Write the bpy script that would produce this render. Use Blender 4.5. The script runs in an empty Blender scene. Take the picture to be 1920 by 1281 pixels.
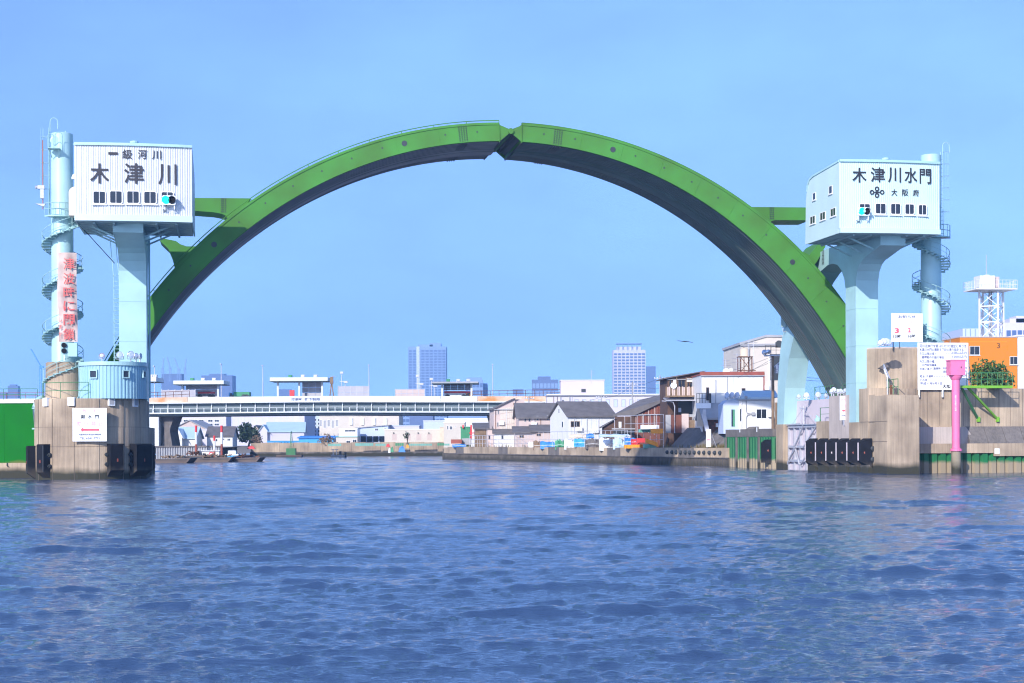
import bpy, bmesh, math, random
import numpy as np
from mathutils import Vector, Matrix
random.seed(7)
R = math.radians
SC = bpy.context.scene
COL = SC.collection

# ---------------------------------------------------------------- camera
F, HZ, EYE, ROLL = 3060.0, 828.0, 3.0, 0.0044      # focal length and horizon in photograph pixels, eye height
cam = bpy.data.cameras.new('camera')
cam.sensor_width = 36.0
cam.lens = 36.0 * F / 1920.0
cam.shift_y = (HZ - 640.5) / 1920.0
cam.clip_start, cam.clip_end = 0.5, 20000
camo = bpy.data.objects.new('camera', cam)
COL.objects.link(camo)
camo.matrix_world = Matrix.Translation((0, 0, EYE)) @ Matrix.Rotation(R(90), 4, 'X') @ Matrix.Rotation(-ROLL, 4, 'Z')
SC.camera = camo

# ---------------------------------------------------------------- sky, sun, exposure
SUN_TO = Vector((-0.57, -1.11, 0.645)).normalized()
world = bpy.data.worlds.new('World')
SC.world = world
world.use_nodes = True
wn, wl = world.node_tree.nodes, world.node_tree.links
bg = wn['Background']
sky = wn.new('ShaderNodeTexSky')
sky.sky_type = 'NISHITA'
sky.sun_disc = False
sky.sun_elevation = math.asin(SUN_TO.z)
sky.sun_rotation = math.atan2(SUN_TO.x, SUN_TO.y)
sky.air_density, sky.dust_density, sky.ozone_density = 1.0, 0.6, 2.4
hs = wn.new('ShaderNodeMix'); hs.data_type = 'RGBA'; hs.blend_type = 'MULTIPLY'
hs.inputs[0].default_value = 1.0
hs.inputs[7].default_value = (1.0, 1.09, 1.46, 1)
wl.new(sky.outputs[0], hs.inputs[6])
# read the sky from a higher band so that the whole of it stays the clear blue of the photograph
tc0 = wn.new('ShaderNodeTexCoord'); va = wn.new('ShaderNodeVectorMath'); va.operation = 'MULTIPLY_ADD'
va.inputs[1].default_value = (1, 1, 0.8); va.inputs[2].default_value = (0, 0, 0.22)
vn = wn.new('ShaderNodeVectorMath'); vn.operation = 'NORMALIZE'
wl.new(tc0.outputs['Generated'], va.inputs[0]); wl.new(va.outputs[0], vn.inputs[0]); wl.new(vn.outputs[0], sky.inputs[0])
# thin veil of high cloud, a little paler than the clear sky
tc = wn.new('ShaderNodeTexCoord')
mp = wn.new('ShaderNodeMapping'); mp.inputs['Scale'].default_value = (1.2, 1.2, 3.6)
nz = wn.new('ShaderNodeTexNoise'); nz.inputs['Scale'].default_value = 2.1; nz.inputs['Detail'].default_value = 7; nz.inputs['Roughness'].default_value = 0.62
rp = wn.new('ShaderNodeValToRGB')
rp.color_ramp.elements[0].position, rp.color_ramp.elements[0].color = 0.38, (0.93, 0.945, 1.0, 1)
rp.color_ramp.elements[1].position, rp.color_ramp.elements[1].color = 0.66, (1.12, 1.17, 1.0, 1)
h2 = wn.new('ShaderNodeMix'); h2.data_type = 'RGBA'; h2.blend_type = 'MULTIPLY'; h2.inputs[0].default_value = 1.0
wl.new(tc.outputs['Generated'], mp.inputs[0]); wl.new(mp.outputs[0], nz.inputs['Vector']); wl.new(nz.outputs[0], rp.inputs[0])
wl.new(hs.outputs[2], h2.inputs[6]); wl.new(rp.outputs[0], h2.inputs[7]); wl.new(h2.outputs[2], bg.inputs[0])
bg.inputs[1].default_value = 0.15
sl = bpy.data.lights.new('sun', 'SUN')
sl.energy, sl.angle, sl.color = 4.2, R(0.55), (1.0, 0.955, 0.89)
so = bpy.data.objects.new('sun', sl)
COL.objects.link(so)
so.rotation_euler = SUN_TO.to_track_quat('Z', 'Y').to_euler()
SC.view_settings.view_transform = 'Standard'
SC.view_settings.look = 'None'
SC.view_settings.exposure = 0.46
SC.view_settings.gamma = 1.0
SC.view_settings.use_curve_mapping = False
SC.cycles.use_denoising = True
SC.cycles.denoising_prefilter = 'ACCURATE'
SC.cycles.filter_width = 1.15
SC.cycles.max_bounces = 6
SC.cycles.volume_bounces = 0

# ---------------------------------------------------------------- pixel <-> place
def ray(x, y):
    dx, dy = x - 960.0, y - HZ
    c, s = math.cos(ROLL), math.sin(ROLL)
    return Vector(((dx * c - dy * s) / F, 1.0, -(dx * s + dy * c) / F))
def at(x, y, d):
    r = ray(x, y)
    return Vector((r.x * d, d, EYE + r.z * d))
def zat(x, y, d): return at(x, y, d).z
def hit(x, y, p0, n):
    r = ray(x, y); o = Vector((0, 0, EYE))
    return o + r * ((p0 - o).dot(n) / r.dot(n))
TH = 0.17                                             # the gate's plane is turned by this much
GO = Vector((0, 150.0, 0))
GU = Vector((math.cos(TH), math.sin(TH), 0)); GV = Vector((-math.sin(TH), math.cos(TH), 0))
def gp(u, v, z): return GO + GU * u + GV * v + Vector((0, 0, z))
def gfront(x, y, v):                                   # (u, z) of a pixel on the gate plane v
    p = hit(x, y, gp(0, v, 0), GV) - GO
    return p.dot(GU), p.z
def gside(x, y, u):                                    # (v, z) of a pixel on the plane u
    p = hit(x, y, gp(u, 0, 0), GU) - GO
    return p.dot(GV), p.z

# ---------------------------------------------------------------- materials
MAT = {}
def mat(name, col, rough=0.6, var=0.12, scale=1.5, streak=0.0, bump=0.0, bscale=30.0, metal=0.0, dirt=None, tide=None, emit=0.0, spec=None, board=0.0):
    """painted / stained surface: colour varied by noise, vertical stains, fine relief; tide = (z0, z1, colour)"""
    if name in MAT: return MAT[name]
    m = bpy.data.materials.new(name); m.use_nodes = True
    n, l = m.node_tree.nodes, m.node_tree.links
    b = n['Principled BSDF']
    b.inputs['Roughness'].default_value = rough; b.inputs['Metallic'].default_value = metal
    if spec is not None: b.inputs['Specular IOR Level'].default_value = spec
    g = n.new('ShaderNodeNewGeometry')
    t = n.new('ShaderNodeTexNoise'); t.inputs['Scale'].default_value = scale; t.inputs['Detail'].default_value = 6
    l.new(g.outputs['Position'], t.inputs['Vector'])
    r = n.new('ShaderNodeValToRGB'); e = r.color_ramp.elements
    d = dirt or tuple(c * 0.55 for c in col)
    k = min(1.0, var * 2.2)
    e[0].position, e[1].position = 0.3, 0.66
    e[0].color = tuple(c + (q - c) * k for c, q in zip(col, d)) + (1,)
    e[1].color = tuple(min(1, c * (1 + var * 0.35)) for c in col) + (1,)
    l.new(t.outputs[0], r.inputs[0])
    out = r.outputs[0]
    if streak:
        mp = n.new('ShaderNodeMapping'); mp.inputs['Scale'].default_value = (1.15, 1.15, 0.07)
        t2 = n.new('ShaderNodeTexNoise'); t2.inputs['Scale'].default_value = 1.6; t2.inputs['Detail'].default_value = 5
        l.new(g.outputs['Position'], mp.inputs[0]); l.new(mp.outputs[0], t2.inputs['Vector'])
        r2 = n.new('ShaderNodeValToRGB'); r2.color_ramp.elements[0].position = 0.40; r2.color_ramp.elements[1].position = 0.57
        r2.color_ramp.elements[0].color = (streak,) * 3 + (1,); r2.color_ramp.elements[1].color = (0, 0, 0, 1)
        x = n.new('ShaderNodeMix'); x.data_type = 'RGBA'; l.new(r2.outputs[0], x.inputs[0]); l.new(out, x.inputs[6]); x.inputs[7].default_value = tuple(d) + (1,)
        out = x.outputs[2]
        if board:                                       # close vertical board marks of the formwork
            mp = n.new('ShaderNodeMapping'); mp.inputs['Scale'].default_value = (3.2, 3.2, 0.12)
            t4 = n.new('ShaderNodeTexNoise'); t4.inputs['Scale'].default_value = 2.2; t4.inputs['Detail'].default_value = 2
            l.new(g.outputs['Position'], mp.inputs[0]); l.new(mp.outputs[0], t4.inputs['Vector'])
            r4 = n.new('ShaderNodeMapRange'); r4.inputs[1].default_value, r4.inputs[2].default_value = .38, .62; r4.inputs[3].default_value, r4.inputs[4].default_value = 1 - board, 1 + board * .35
            l.new(t4.outputs[0], r4.inputs[0])
            x = n.new('ShaderNodeMix'); x.data_type = 'RGBA'; x.blend_type = 'MULTIPLY'; x.inputs[0].default_value = 1.0
            l.new(out, x.inputs[6]); l.new(r4.outputs[0], x.inputs[7]); out = x.outputs[2]
    if tide:
        s = n.new('ShaderNodeSeparateXYZ'); l.new(g.outputs['Position'], s.inputs[0])
        a = n.new('ShaderNodeMath'); a.operation = 'MULTIPLY_ADD'; l.new(t.outputs[0], a.inputs[0]); a.inputs[1].default_value = 0.9; l.new(s.outputs[2], a.inputs[2])
        mr = n.new('ShaderNodeMapRange'); l.new(a.outputs[0], mr.inputs[0])
        mr.inputs[1].default_value, mr.inputs[2].default_value = tide[0] + .45, tide[1] + .45
        mr.inputs[3].default_value, mr.inputs[4].default_value = 1.0, 0.0
        x = n.new('ShaderNodeMix'); x.data_type = 'RGBA'; l.new(mr.outputs[0], x.inputs[0]); l.new(out, x.inputs[6]); x.inputs[7].default_value = tuple(tide[2]) + (1,)
        out = x.outputs[2]
    l.new(out, b.inputs['Base Color'])
    if bump:
        t3 = n.new('ShaderNodeTexNoise'); t3.inputs['Scale'].default_value = bscale; t3.inputs['Detail'].default_value = 4
        l.new(g.outputs['Position'], t3.inputs['Vector'])
        bp = n.new('ShaderNodeBump'); bp.inputs['Strength'].default_value = bump; bp.inputs['Distance'].default_value = 0.05
        l.new(t3.outputs[0], bp.inputs['Height']); l.new(bp.outputs[0], b.inputs['Normal'])
    if emit:
        l.new(out, b.inputs['Emission Color']); b.inputs['Emission Strength'].default_value = emit
    MAT[name] = m
    return m
MOSS = (0.035, 0.033, 0.020)
M = dict(
 green=mat('arch_green', (0.058, 0.245, 0.038), 0.5, 0.40, 0.30, 0.7, 0.05, 3, dirt=(0.062, 0.150, 0.026), spec=.2),
 soffit=mat('arch_soffit_lit', (0.30, 0.285, 0.29), 0.6, 0.2, 0.5, 0, 0.1, 4),  # left half: paler tone stands in for the light it catches
 soffsh=mat('arch_soffit_shaded', (0.085, 0.135, 0.118), 0.6, 0.25, 0.5, 0, 0.1, 4),  # right half of the same soffit: shade and green reflections put into the colour
 soffd=mat('arch_soffit_seam', (0.12, 0.125, 0.125), 0.6, 0.2, 0.5),
 rust=mat('rust', (0.20, 0.075, 0.03), 0.85, 0.4, 1.2, 0.5, 0.2, 20, dirt=(0.07, 0.035, 0.025)),
 black=mat('black_rubber', (0.012, 0.012, 0.016), 0.8, 0.3, 2, 0, 0.15, 14, tide=(0.5, 1.1, (0.06, 0.052, 0.045)), spec=.15),
 dark=mat('dark_steel', (0.035, 0.04, 0.045), 0.5),
 cyan=mat('tower_paint', (0.37, 0.575, 0.60), 0.42, 0.16, 0.5, 0.32, dirt=(0.24, 0.36, 0.37)),
 cyand=mat('tower_underside', (0.30, 0.42, 0.44), 0.5, 0.1),
 stairp=mat('stair_paint', (0.30, 0.48, 0.48), 0.5, 0.15),
 clad=mat('white_cladding', (0.56, 0.58, 0.62), 0.45, 0.10, 0.5, 0.35, dirt=(0.40, 0.40, 0.40)),
 cladc=mat('cyan_white_cladding', (0.50, 0.645, 0.66), 0.45, 0.10, 0.5, 0.3, dirt=(0.38, 0.46, 0.46)),
 hut=mat('blue_cladding', (0.27, 0.47, 0.56), 0.5, 0.08, 0.6, 0.15, dirt=(0.25, 0.36, 0.38)),
 conc=mat('concrete', (0.52, 0.40, 0.28), 0.9, 0.36, 0.33, 0.55, 0.25, 9, dirt=(0.20, 0.15, 0.11), tide=(0.55, 1.05, MOSS), board=0.15),
 concp=mat('pale_concrete', (0.52, 0.44, 0.40), 0.9, 0.2, 0.5, 0.45, 0.2, 9, dirt=(0.30, 0.25, 0.22), tide=(0.55, 1.05, MOSS), board=0.10),
 lilac=mat('lilac_concrete', (0.60, 0.53, 0.58), 0.9, 0.1, 0.4, 0.3, 0.15, 9, dirt=(0.42, 0.35, 0.36)),
 concd=mat('dark_concrete', (0.19, 0.165, 0.155), 0.95, 0.3, 0.9, 0.6, 0.3, 8, dirt=(0.09, 0.08, 0.075), tide=(0.5, 0.9, MOSS), board=0.15),
 seam=mat('concrete_joint', (0.17, 0.135, 0.11), 0.95),
 red=mat('red_print', (0.75, 0.07, 0.12), 0.6, 0.2, 3, dirt=(0.75, 0.25, 0.3)),
 pinkp=mat('faded_print', (0.85, 0.38, 0.62), 0.6, 0.25, 6, dirt=(0.85, 0.62, 0.75)),
 ink=mat('dark_print', (0.022, 0.018, 0.024), 0.5, 0.1),
 inkb=mat('blue_print', (0.09, 0.10, 0.24), 0.6, 0.2, 5),
 white=mat('white_paint', (0.70, 0.69, 0.68), 0.5, 0.06, 0.7, 0.08, dirt=(0.55, 0.53, 0.5)),
 whites=mat('sign_white', (0.82, 0.83, 0.84), 0.45, 0.03, 1.0, 0.05, dirt=(0.62, 0.6, 0.6)),
 cream=mat('cream_wall', (0.61, 0.55, 0.48), 0.8, 0.1, 0.5, 0.25, dirt=(0.45, 0.38, 0.33)),
 pinkw=mat('pinkish_wall', (0.58, 0.46, 0.42), 0.8, 0.1, 0.5, 0.3, dirt=(0.42, 0.34, 0.33)),
 lilw=mat('lilac_wall', (0.58, 0.55, 0.64), 0.8, 0.06, 0.3, 0.12, dirt=(0.42, 0.40, 0.47)),
 bluew=mat('pale_blue_wall', (0.50, 0.57, 0.72), 0.8, 0.08, 0.3, 0.15, dirt=(0.36, 0.4, 0.5)),
 greyw=mat('grey_wall', (0.38, 0.38, 0.40), 0.85, 0.15, 0.6, 0.3),
 brown=mat('brown_boards', (0.13, 0.065, 0.04), 0.85, 0.35, 1.0, 0.5, 0.2, 12, dirt=(0.05, 0.03, 0.022)),
 rustw=mat('rusty_sheet', (0.22, 0.075, 0.05), 0.8, 0.3, 0.6, 0.7, 0.15, 12, dirt=(0.10, 0.035, 0.025)),
 tile=mat('dark_roof', (0.145, 0.13, 0.13), 0.8, 0.25, 0.9, 0, 0.2, 6),
 roofb=mat('pale_blue_roof', (0.42, 0.56, 0.66), 0.5, 0.08, 0.6),
 azure=mat('azure_sheet', (0.06, 0.36, 0.72), 0.6, 0.2, 0.8),
 tarp=mat('blue_tarp', (0.05, 0.24, 0.72), 0.55, 0.3, 1.2, 0, 0.4, 5),
 glass=mat('window_glass', (0.025, 0.03, 0.042), 0.12, 0.1),
 steel=mat('galvanised', (0.50, 0.50, 0.55), 0.45, 0.1, 2, metal=0.3),
 lamp=mat('floodlight_metal', (0.72, 0.74, 0.80), 0.22, 0.05, 2, metal=0.75),
 rgreen=mat('railing_green', (0.05, 0.20, 0.075), 0.5, 0.15, 2),
 lgreen=mat('walkway_green', (0.18, 0.42, 0.03), 0.5, 0.15, 2),
 gate=mat('sub_gate_green', (0.004, 0.15, 0.010), 0.8, 0.12, 0.5, 0.2, dirt=(0.005, 0.085, 0.012), tide=(1.05, 1.55, (0.22, 0.15, 0.06)), spec=.15),
 pile=mat('sheet_pile_green', (0.006, 0.15, 0.04), 0.6, 0.25, 0.8, 0.4, 0.1, 9, dirt=(0.008, 0.08, 0.03), tide=(0.85, 1.15, (0.30, 0.235, 0.155))),
 piled=mat('sheet_pile_dark', (0.12, 0.10, 0.085), 0.8, 0.3, 0.8, 0.5, 0.15, 9, dirt=(0.045, 0.04, 0.035), tide=(0.2, 0.7, (0.045, 0.04, 0.03))),
 pink=mat('pink_paint', (0.76, 0.15, 0.34), 0.55, 0.2, 1.2, 0.35, dirt=(0.55, 0.18, 0.28)),
 orange=mat('orange_wall', (0.68, 0.20, 0.008), 0.7, 0.07, 0.4, 0.12, dirt=(0.55, 0.22, 0.03)),
 orangep=mat('orange_paint', (0.85, 0.33, 0.015), 0.5, 0.12, 1.2),
 redp=mat('red_paint', (0.65, 0.045, 0.05), 0.5, 0.12, 1.2),
 brick=mat('red_brown_paint', (0.30, 0.07, 0.045), 0.6, 0.25, 1.2),
 cgreen=mat('container_green', (0.05, 0.27, 0.13), 0.6, 0.2, 0.8, 0.2),
 teal=mat('teal_sheet', (0.16, 0.42, 0.36), 0.6, 0.2, 0.8, 0.2),
 wood=mat('weathered_wood', (0.24, 0.16, 0.10), 0.9, 0.35, 1.2, 0.3),
 asphalt=mat('asphalt', (0.075, 0.072, 0.07), 0.95, 0.25, 0.8, 0, 0.3, 8),
 earth=mat('bank_ground', (0.20, 0.175, 0.15), 0.95, 0.3, 0.5, 0, 0.3, 6),
 farb=mat('far_tower', (0.20, 0.30, 0.50), 0.7, 0.06, 0.1),  # haze blue is mixed into the colours of far blocks and windows
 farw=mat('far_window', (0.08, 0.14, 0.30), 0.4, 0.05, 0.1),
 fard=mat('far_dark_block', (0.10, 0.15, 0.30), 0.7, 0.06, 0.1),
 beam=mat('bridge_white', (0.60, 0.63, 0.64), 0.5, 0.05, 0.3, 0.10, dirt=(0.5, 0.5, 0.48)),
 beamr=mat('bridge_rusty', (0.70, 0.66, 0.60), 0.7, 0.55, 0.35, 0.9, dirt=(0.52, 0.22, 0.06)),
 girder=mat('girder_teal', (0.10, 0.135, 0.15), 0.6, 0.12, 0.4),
 barrier=mat('sound_barrier', (0.44, 0.42, 0.46), 0.7, 0.12, 0.6, 0.1),
 hull=mat('barge_hull', (0.15, 0.11, 0.09), 0.85, 0.3, 0.8, 0.3),
 signal=mat('signal_green_lit', (0.0, 0.80, 0.62), 0.3, 0.0, emit=1.0),
 bark=mat('bark', (0.09, 0.065, 0.045), 0.95, 0.3, 3),
 leaf=mat('leaf_green', (0.095, 0.17, 0.030), 0.6, 0.4, 2.2, dirt=(0.022, 0.05, 0.016)),
 leafd=mat('leaf_dark', (0.040, 0.070, 0.035), 0.6, 0.4, 1.2, dirt=(0.02, 0.035, 0.02)),
 cloth=mat('banner_cloth', (0.56, 0.46, 0.41), 0.85, 0.35, 1.0, 0.45, 0.2, 8, dirt=(0.42, 0.28, 0.25)),
 bred=mat('banner_red', (0.55, 0.07, 0.07), 0.8, 0.3, 2.5, dirt=(0.50, 0.22, 0.19)),
 tank=mat('tank_plastic', (0.70, 0.58, 0.44), 0.6, 0.12, 1.0, 0.2),
)

# ---------------------------------------------------------------- mesh building
class MB:
    def __init__(s): s.v, s.f = [], []
    def add(s, vs, fs):
        o = len(s.v); s.v += [tuple(p) for p in vs]; s.f += [tuple(i + o for i in f) for f in fs]; return s
    def box(s, x0, y0, z0, x1, y1, z1):
        x0, x1 = sorted((x0, x1)); y0, y1 = sorted((y0, y1)); z0, z1 = sorted((z0, z1))
        return s.add([(x0,y0,z0),(x1,y0,z0),(x1,y1,z0),(x0,y1,z0),(x0,y0,z1),(x1,y0,z1),(x1,y1,z1),(x0,y1,z1)],
                     [(0,3,2,1),(4,5,6,7),(0,1,5,4),(1,2,6,5),(2,3,7,6),(3,0,4,7)])
    def prism(s, poly, a, b, ax='x'):                  # poly: 2-D outline; extruded along ax from a to b
        n = len(poly)
        f = {'x': lambda p, t: (t, p[0], p[1]), 'y': lambda p, t: (p[0], t, p[1]), 'z': lambda p, t: (p[0], p[1], t)}[ax]
        return s.add([f(p, a) for p in poly] + [f(p, b) for p in poly],
                     [tuple(range(n))[::-1], tuple(range(n, 2 * n))] + [(i, (i + 1) % n, n + (i + 1) % n, n + i) for i in range(n)])
    def tube(s, pts, r, n=6, r1=None, caps=True):
        pts = [Vector(p) for p in pts]; m = len(pts); o = len(s.v)
        for i, p in enumerate(pts):
            t = (pts[min(i + 1, m - 1)] - pts[max(i - 1, 0)]).normalized()
            a = t.cross(Vector((0, 0, 1)))
            if a.length < 1e-3: a = Vector((1, 0, 0))
            a.normalize(); b = a.cross(t)
            rr = r if r1 is None else r + (r1 - r) * i / max(1, m - 1)
            for k in range(n):
                w = 2 * math.pi * k / n
                s.v.append(tuple(p + a * math.cos(w) * rr + b * math.sin(w) * rr))
        for i in range(m - 1):
            for k in range(n):
                q = (k + 1) % n
                s.f.append((o + i * n + k, o + i * n + q, o + (i + 1) * n + q, o + (i + 1) * n + k))
        if caps:
            s.f.append(tuple(o + k for k in range(n))[::-1]); s.f.append(tuple(o + (m - 1) * n + k for k in range(n)))
        return s
    def bar(s, p, q, w, h=None):                        # rectangular bar between two points
        p, q = Vector(p), Vector(q); h = h or w
        t = (q - p).normalized(); a = t.cross(Vector((0, 0, 1)))
        if a.length < 1e-3: a = Vector((1, 0, 0))
        a.normalize(); b = a.cross(t)
        c = [p + a * w * i / 2 + b * h * j / 2 for i, j in ((-1,-1),(1,-1),(1,1),(-1,1))]
        d = [x + q - p for x in c]
        return s.add(c + d, [(3,2,1,0),(4,5,6,7),(0,1,5,4),(1,2,6,5),(2,3,7,6),(3,0,4,7)])
    def lathe(s, prof, n=16, axis=((0,0,0),(0,0,1))):    # prof: (radius, height) pairs
        o = len(s.v); c = Vector(axis[0]); d = Vector(axis[1]).normalized()
        a = d.cross(Vector((0.3, 0.9, 0.1))).normalized(); b = d.cross(a)
        for r, h in prof:
            for k in range(n):
                w = 2 * math.pi * k / n
                s.v.append(tuple(c + d * h + a * r * math.cos(w) + b * r * math.sin(w)))
        for i in range(len(prof) - 1):
            for k in range(n):
                q = (k + 1) % n
                s.f.append((o + i*n + k, o + i*n + q, o + (i+1)*n + q, o + (i+1)*n + k))
        s.f.append(tuple(o + k for k in range(n))[::-1]); s.f.append(tuple(o + (len(prof)-1)*n + k for k in range(n)))
        return s
    def mesh(s, name, m=None, smooth=False, fix=True):
        me = bpy.data.meshes.new(name); me.from_pydata(s.v, [], s.f)
        if fix:
            b = bmesh.new(); b.from_mesh(me); bmesh.ops.recalc_face_normals(b, faces=b.faces); b.to_mesh(me); b.free()
        if smooth:
            me.polygons.foreach_set('use_smooth', [True] * len(me.polygons))
            me.set_sharp_from_angle(angle=R(40))
        if m: me.materials.append(m)
        return me
def link(name, me, parent=None, loc=None, rz=0.0):
    o = bpy.data.objects.new(name, me); COL.objects.link(o)
    if parent is not None: o.parent = parent
    if loc is not None: o.location = loc
    if rz: o.rotation_euler = (0, 0, rz)
    return o
def tag(o, label=None, cat=None, group=None, kind=None):
    for k, v in (('label', label), ('category', cat), ('group', group), ('kind', kind)):
        if v: o[k] = v
    return o
class Thing:
    """an Empty at the thing's base; its parts are built in its own frame (x along the front, y into depth, z up)"""
    def __init__(s, name, label, cat, O, yaw=0.0, group=None):
        s.O = Vector((O[0], O[1], O[2] if len(O) > 2 else 0.0)); s.yaw = yaw
        s.ex = Vector((math.cos(yaw), math.sin(yaw), 0)); s.ey = Vector((-math.sin(yaw), math.cos(yaw), 0))
        s.o = link(name, None, None, s.O, yaw); tag(s.o, label, cat, group)
    def loc(s, p): p = Vector(p) - s.O; return Vector((p.dot(s.ex), p.dot(s.ey), p.z))
    def fp(s, x, y, yl=0.0): return s.loc(hit(x, y, s.O + s.ey * yl, s.ey))
    def sp(s, x, y, xl=0.0): return s.loc(hit(x, y, s.O + s.ex * xl, s.ex))
    def part(s, name, mb, m, parent=None, smooth=False, label=None, kind=None, fix=True):
        o = link(name, mb.mesh(name, M[m] if isinstance(m, str) else m, smooth, fix), parent or s.o)
        return tag(o, label, None, None, kind)
    def box(s, name, m, x0, y0, z0, x1, y1, z1, parent=None, label=None):
        return ubox(name, m, x0, y0, z0, x1, y1, z1, parent or s.o, label)
UB = {}
def ubox(name, m, x0, y0, z0, x1, y1, z1, parent, label=None):   # a box piece that shares one mesh per material
    if m not in UB: UB[m] = MB().box(-.5, -.5, -.5, .5, .5, .5).mesh('box_' + m, M[m])
    o = link(name, UB[m], parent, ((x0 + x1) / 2, (y0 + y1) / 2, (z0 + z1) / 2))
    o.scale = (abs(x1 - x0), abs(y1 - y0), abs(z1 - z0))
    return tag(o, label)
# lettering: the built-in font, turned into a thin solid that lies on a face
TXT = {}
def text_mesh(s, bold, m):
    k = (s, bold, m)
    if k not in TXT:
        c = bpy.data.curves.new('lettering', 'FONT'); c.body = s; c.size = 1.0; c.offset = bold; c.resolution_u = 3
        c.extrude = 0.004
        o = bpy.data.objects.new('lettering_source', c); COL.objects.link(o)
        dg = bpy.context.evaluated_depsgraph_get(); dg.update()
        me = bpy.data.meshes.new_from_object(o.evaluated_get(dg))
        bpy.data.objects.remove(o)
        co = np.empty(len(me.vertices) * 3); me.vertices.foreach_get('co', co); co = co.reshape(-1, 3)
        if len(co):
            lo, hi = co.min(0), co.max(0)
            co = (co - [lo[0], lo[1], 0]) / [max(hi[0] - lo[0], 1e-4), max(hi[1] - lo[1], 1e-4), 1]
            me.vertices.foreach_set('co', co.ravel())
        me.materials.clear(); me.materials.append(M[m])
        TXT[k] = me
    return TXT[k]
def lettering(parent, s, m, x0, z0, x1, z1, y, bold=0.0, rot=None, name='lettering'):
    o = link(name, text_mesh(s, bold, m), parent, (x0, y, z0))
    o.scale = (x1 - x0, z1 - z0, 1.0)
    o.rotation_euler = rot or (R(90), 0, 0)
    return o
def rrect(x0, z0, x1, z1, r, n=4):
    p = []
    for cx, cz, a0 in ((x1 - r, z1 - r, 0), (x0 + r, z1 - r, 90), (x0 + r, z0 + r, 180), (x1 - r, z0 + r, 270)):
        for k in range(n + 1):
            a = R(a0 + 90 * k / n); p.append((cx + r * math.cos(a), cz + r * math.sin(a)))
    return p
def window(T, x0, z0, x1, z1, y=0.0, side=None, panes=2, fw=0.07, frame='white', r=0.0, sill=False, glass='glass', proud=0.05, parent=None):
    """a window set on the front (side=None, at depth y) or on the left wall (side=x of that wall; x0,x1 run into depth)"""
    x0, x1 = sorted((x0, x1)); z0, z1 = sorted((z0, z1))
    def w(p, d): return (p[0], y - d, p[1]) if side is None else (side - d, p[0], p[1])
    mb = MB()
    rr = max(r, 1e-3); n = 4 if r else 1
    oo, ii = rrect(x0, z0, x1, z1, rr, n), rrect(x0 + fw, z0 + fw, x1 - fw, z1 - fw, max(rr - fw, 1e-3), n)
    k = len(oo)
    mb.add([w(p, proud) for p in oo] + [w(p, proud) for p in ii] + [w(p, -0.02) for p in oo] + [w(p, -0.02) for p in ii],
           [(i, (i+1) % k, k + (i+1) % k, k + i) for i in range(k)] + [(i, 2*k + i, 2*k + (i+1) % k, (i+1) % k) for i in range(k)] +
           [(k + i, k + (i+1) % k, 3*k + (i+1) % k, 3*k + i) for i in range(k)])
    for j in range(1, panes):
        c = x0 + (x1 - x0) * j / panes
        a, b = w((c - fw * .28, z0 + fw), proud - .012), w((c + fw * .28, z1 - fw), -0.02); mb.box(*a, *b)
    if sill:
        a, b = w((x0 - fw, z0 - fw * 1.3), proud + .06), w((x1 + fw, z0 - .01), -0.02); mb.box(*a, *b)
    fo = T.part('window', mb, frame, parent)
    if r:
        pm = MB(); q = rrect(x0 + fw * .6, z0 + fw * .6, x1 - fw * .6, z1 - fw * .6, max(rr - fw * .6, 1e-3), n)
        pm.add([w(p, 0.012) for p in q], [tuple(range(len(q)))]); T.part('pane', pm, glass, fo)
    else:
        wd = (x1 - x0) / panes
        for j in range(panes):
            a, b = w((x0 + wd * j + .012, z0 + .012), 0.012), w((x0 + wd * (j + 1) - .012, z1 - .012), -0.015)
            ubox('pane', glass, *a, *b, fo)
    return fo
def railing(T, pts, h, m, r=0.03, step=1.5, rails=(1.0, 0.5), name='railing', post='post'):
    """handrail along local points pts: rails are one part, each post a sub-part"""
    mb = MB()
    for k in rails: mb.tube([(p[0], p[1], p[2] + h * k) for p in pts], r, 5)
    ro = T.part(name, mb, m)
    pm = MB().tube([(0, 0, 0), (0, 0, h)], r, 5).mesh(post, M[m])
    for a, b in zip(pts[:-1], pts[1:]):
        a, b = Vector(a), Vector(b); n = max(1, round((b - a).length / step))
        for i in range(n + 1):
            link(post, pm, ro, a.lerp(b, i / n))
    return ro

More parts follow.
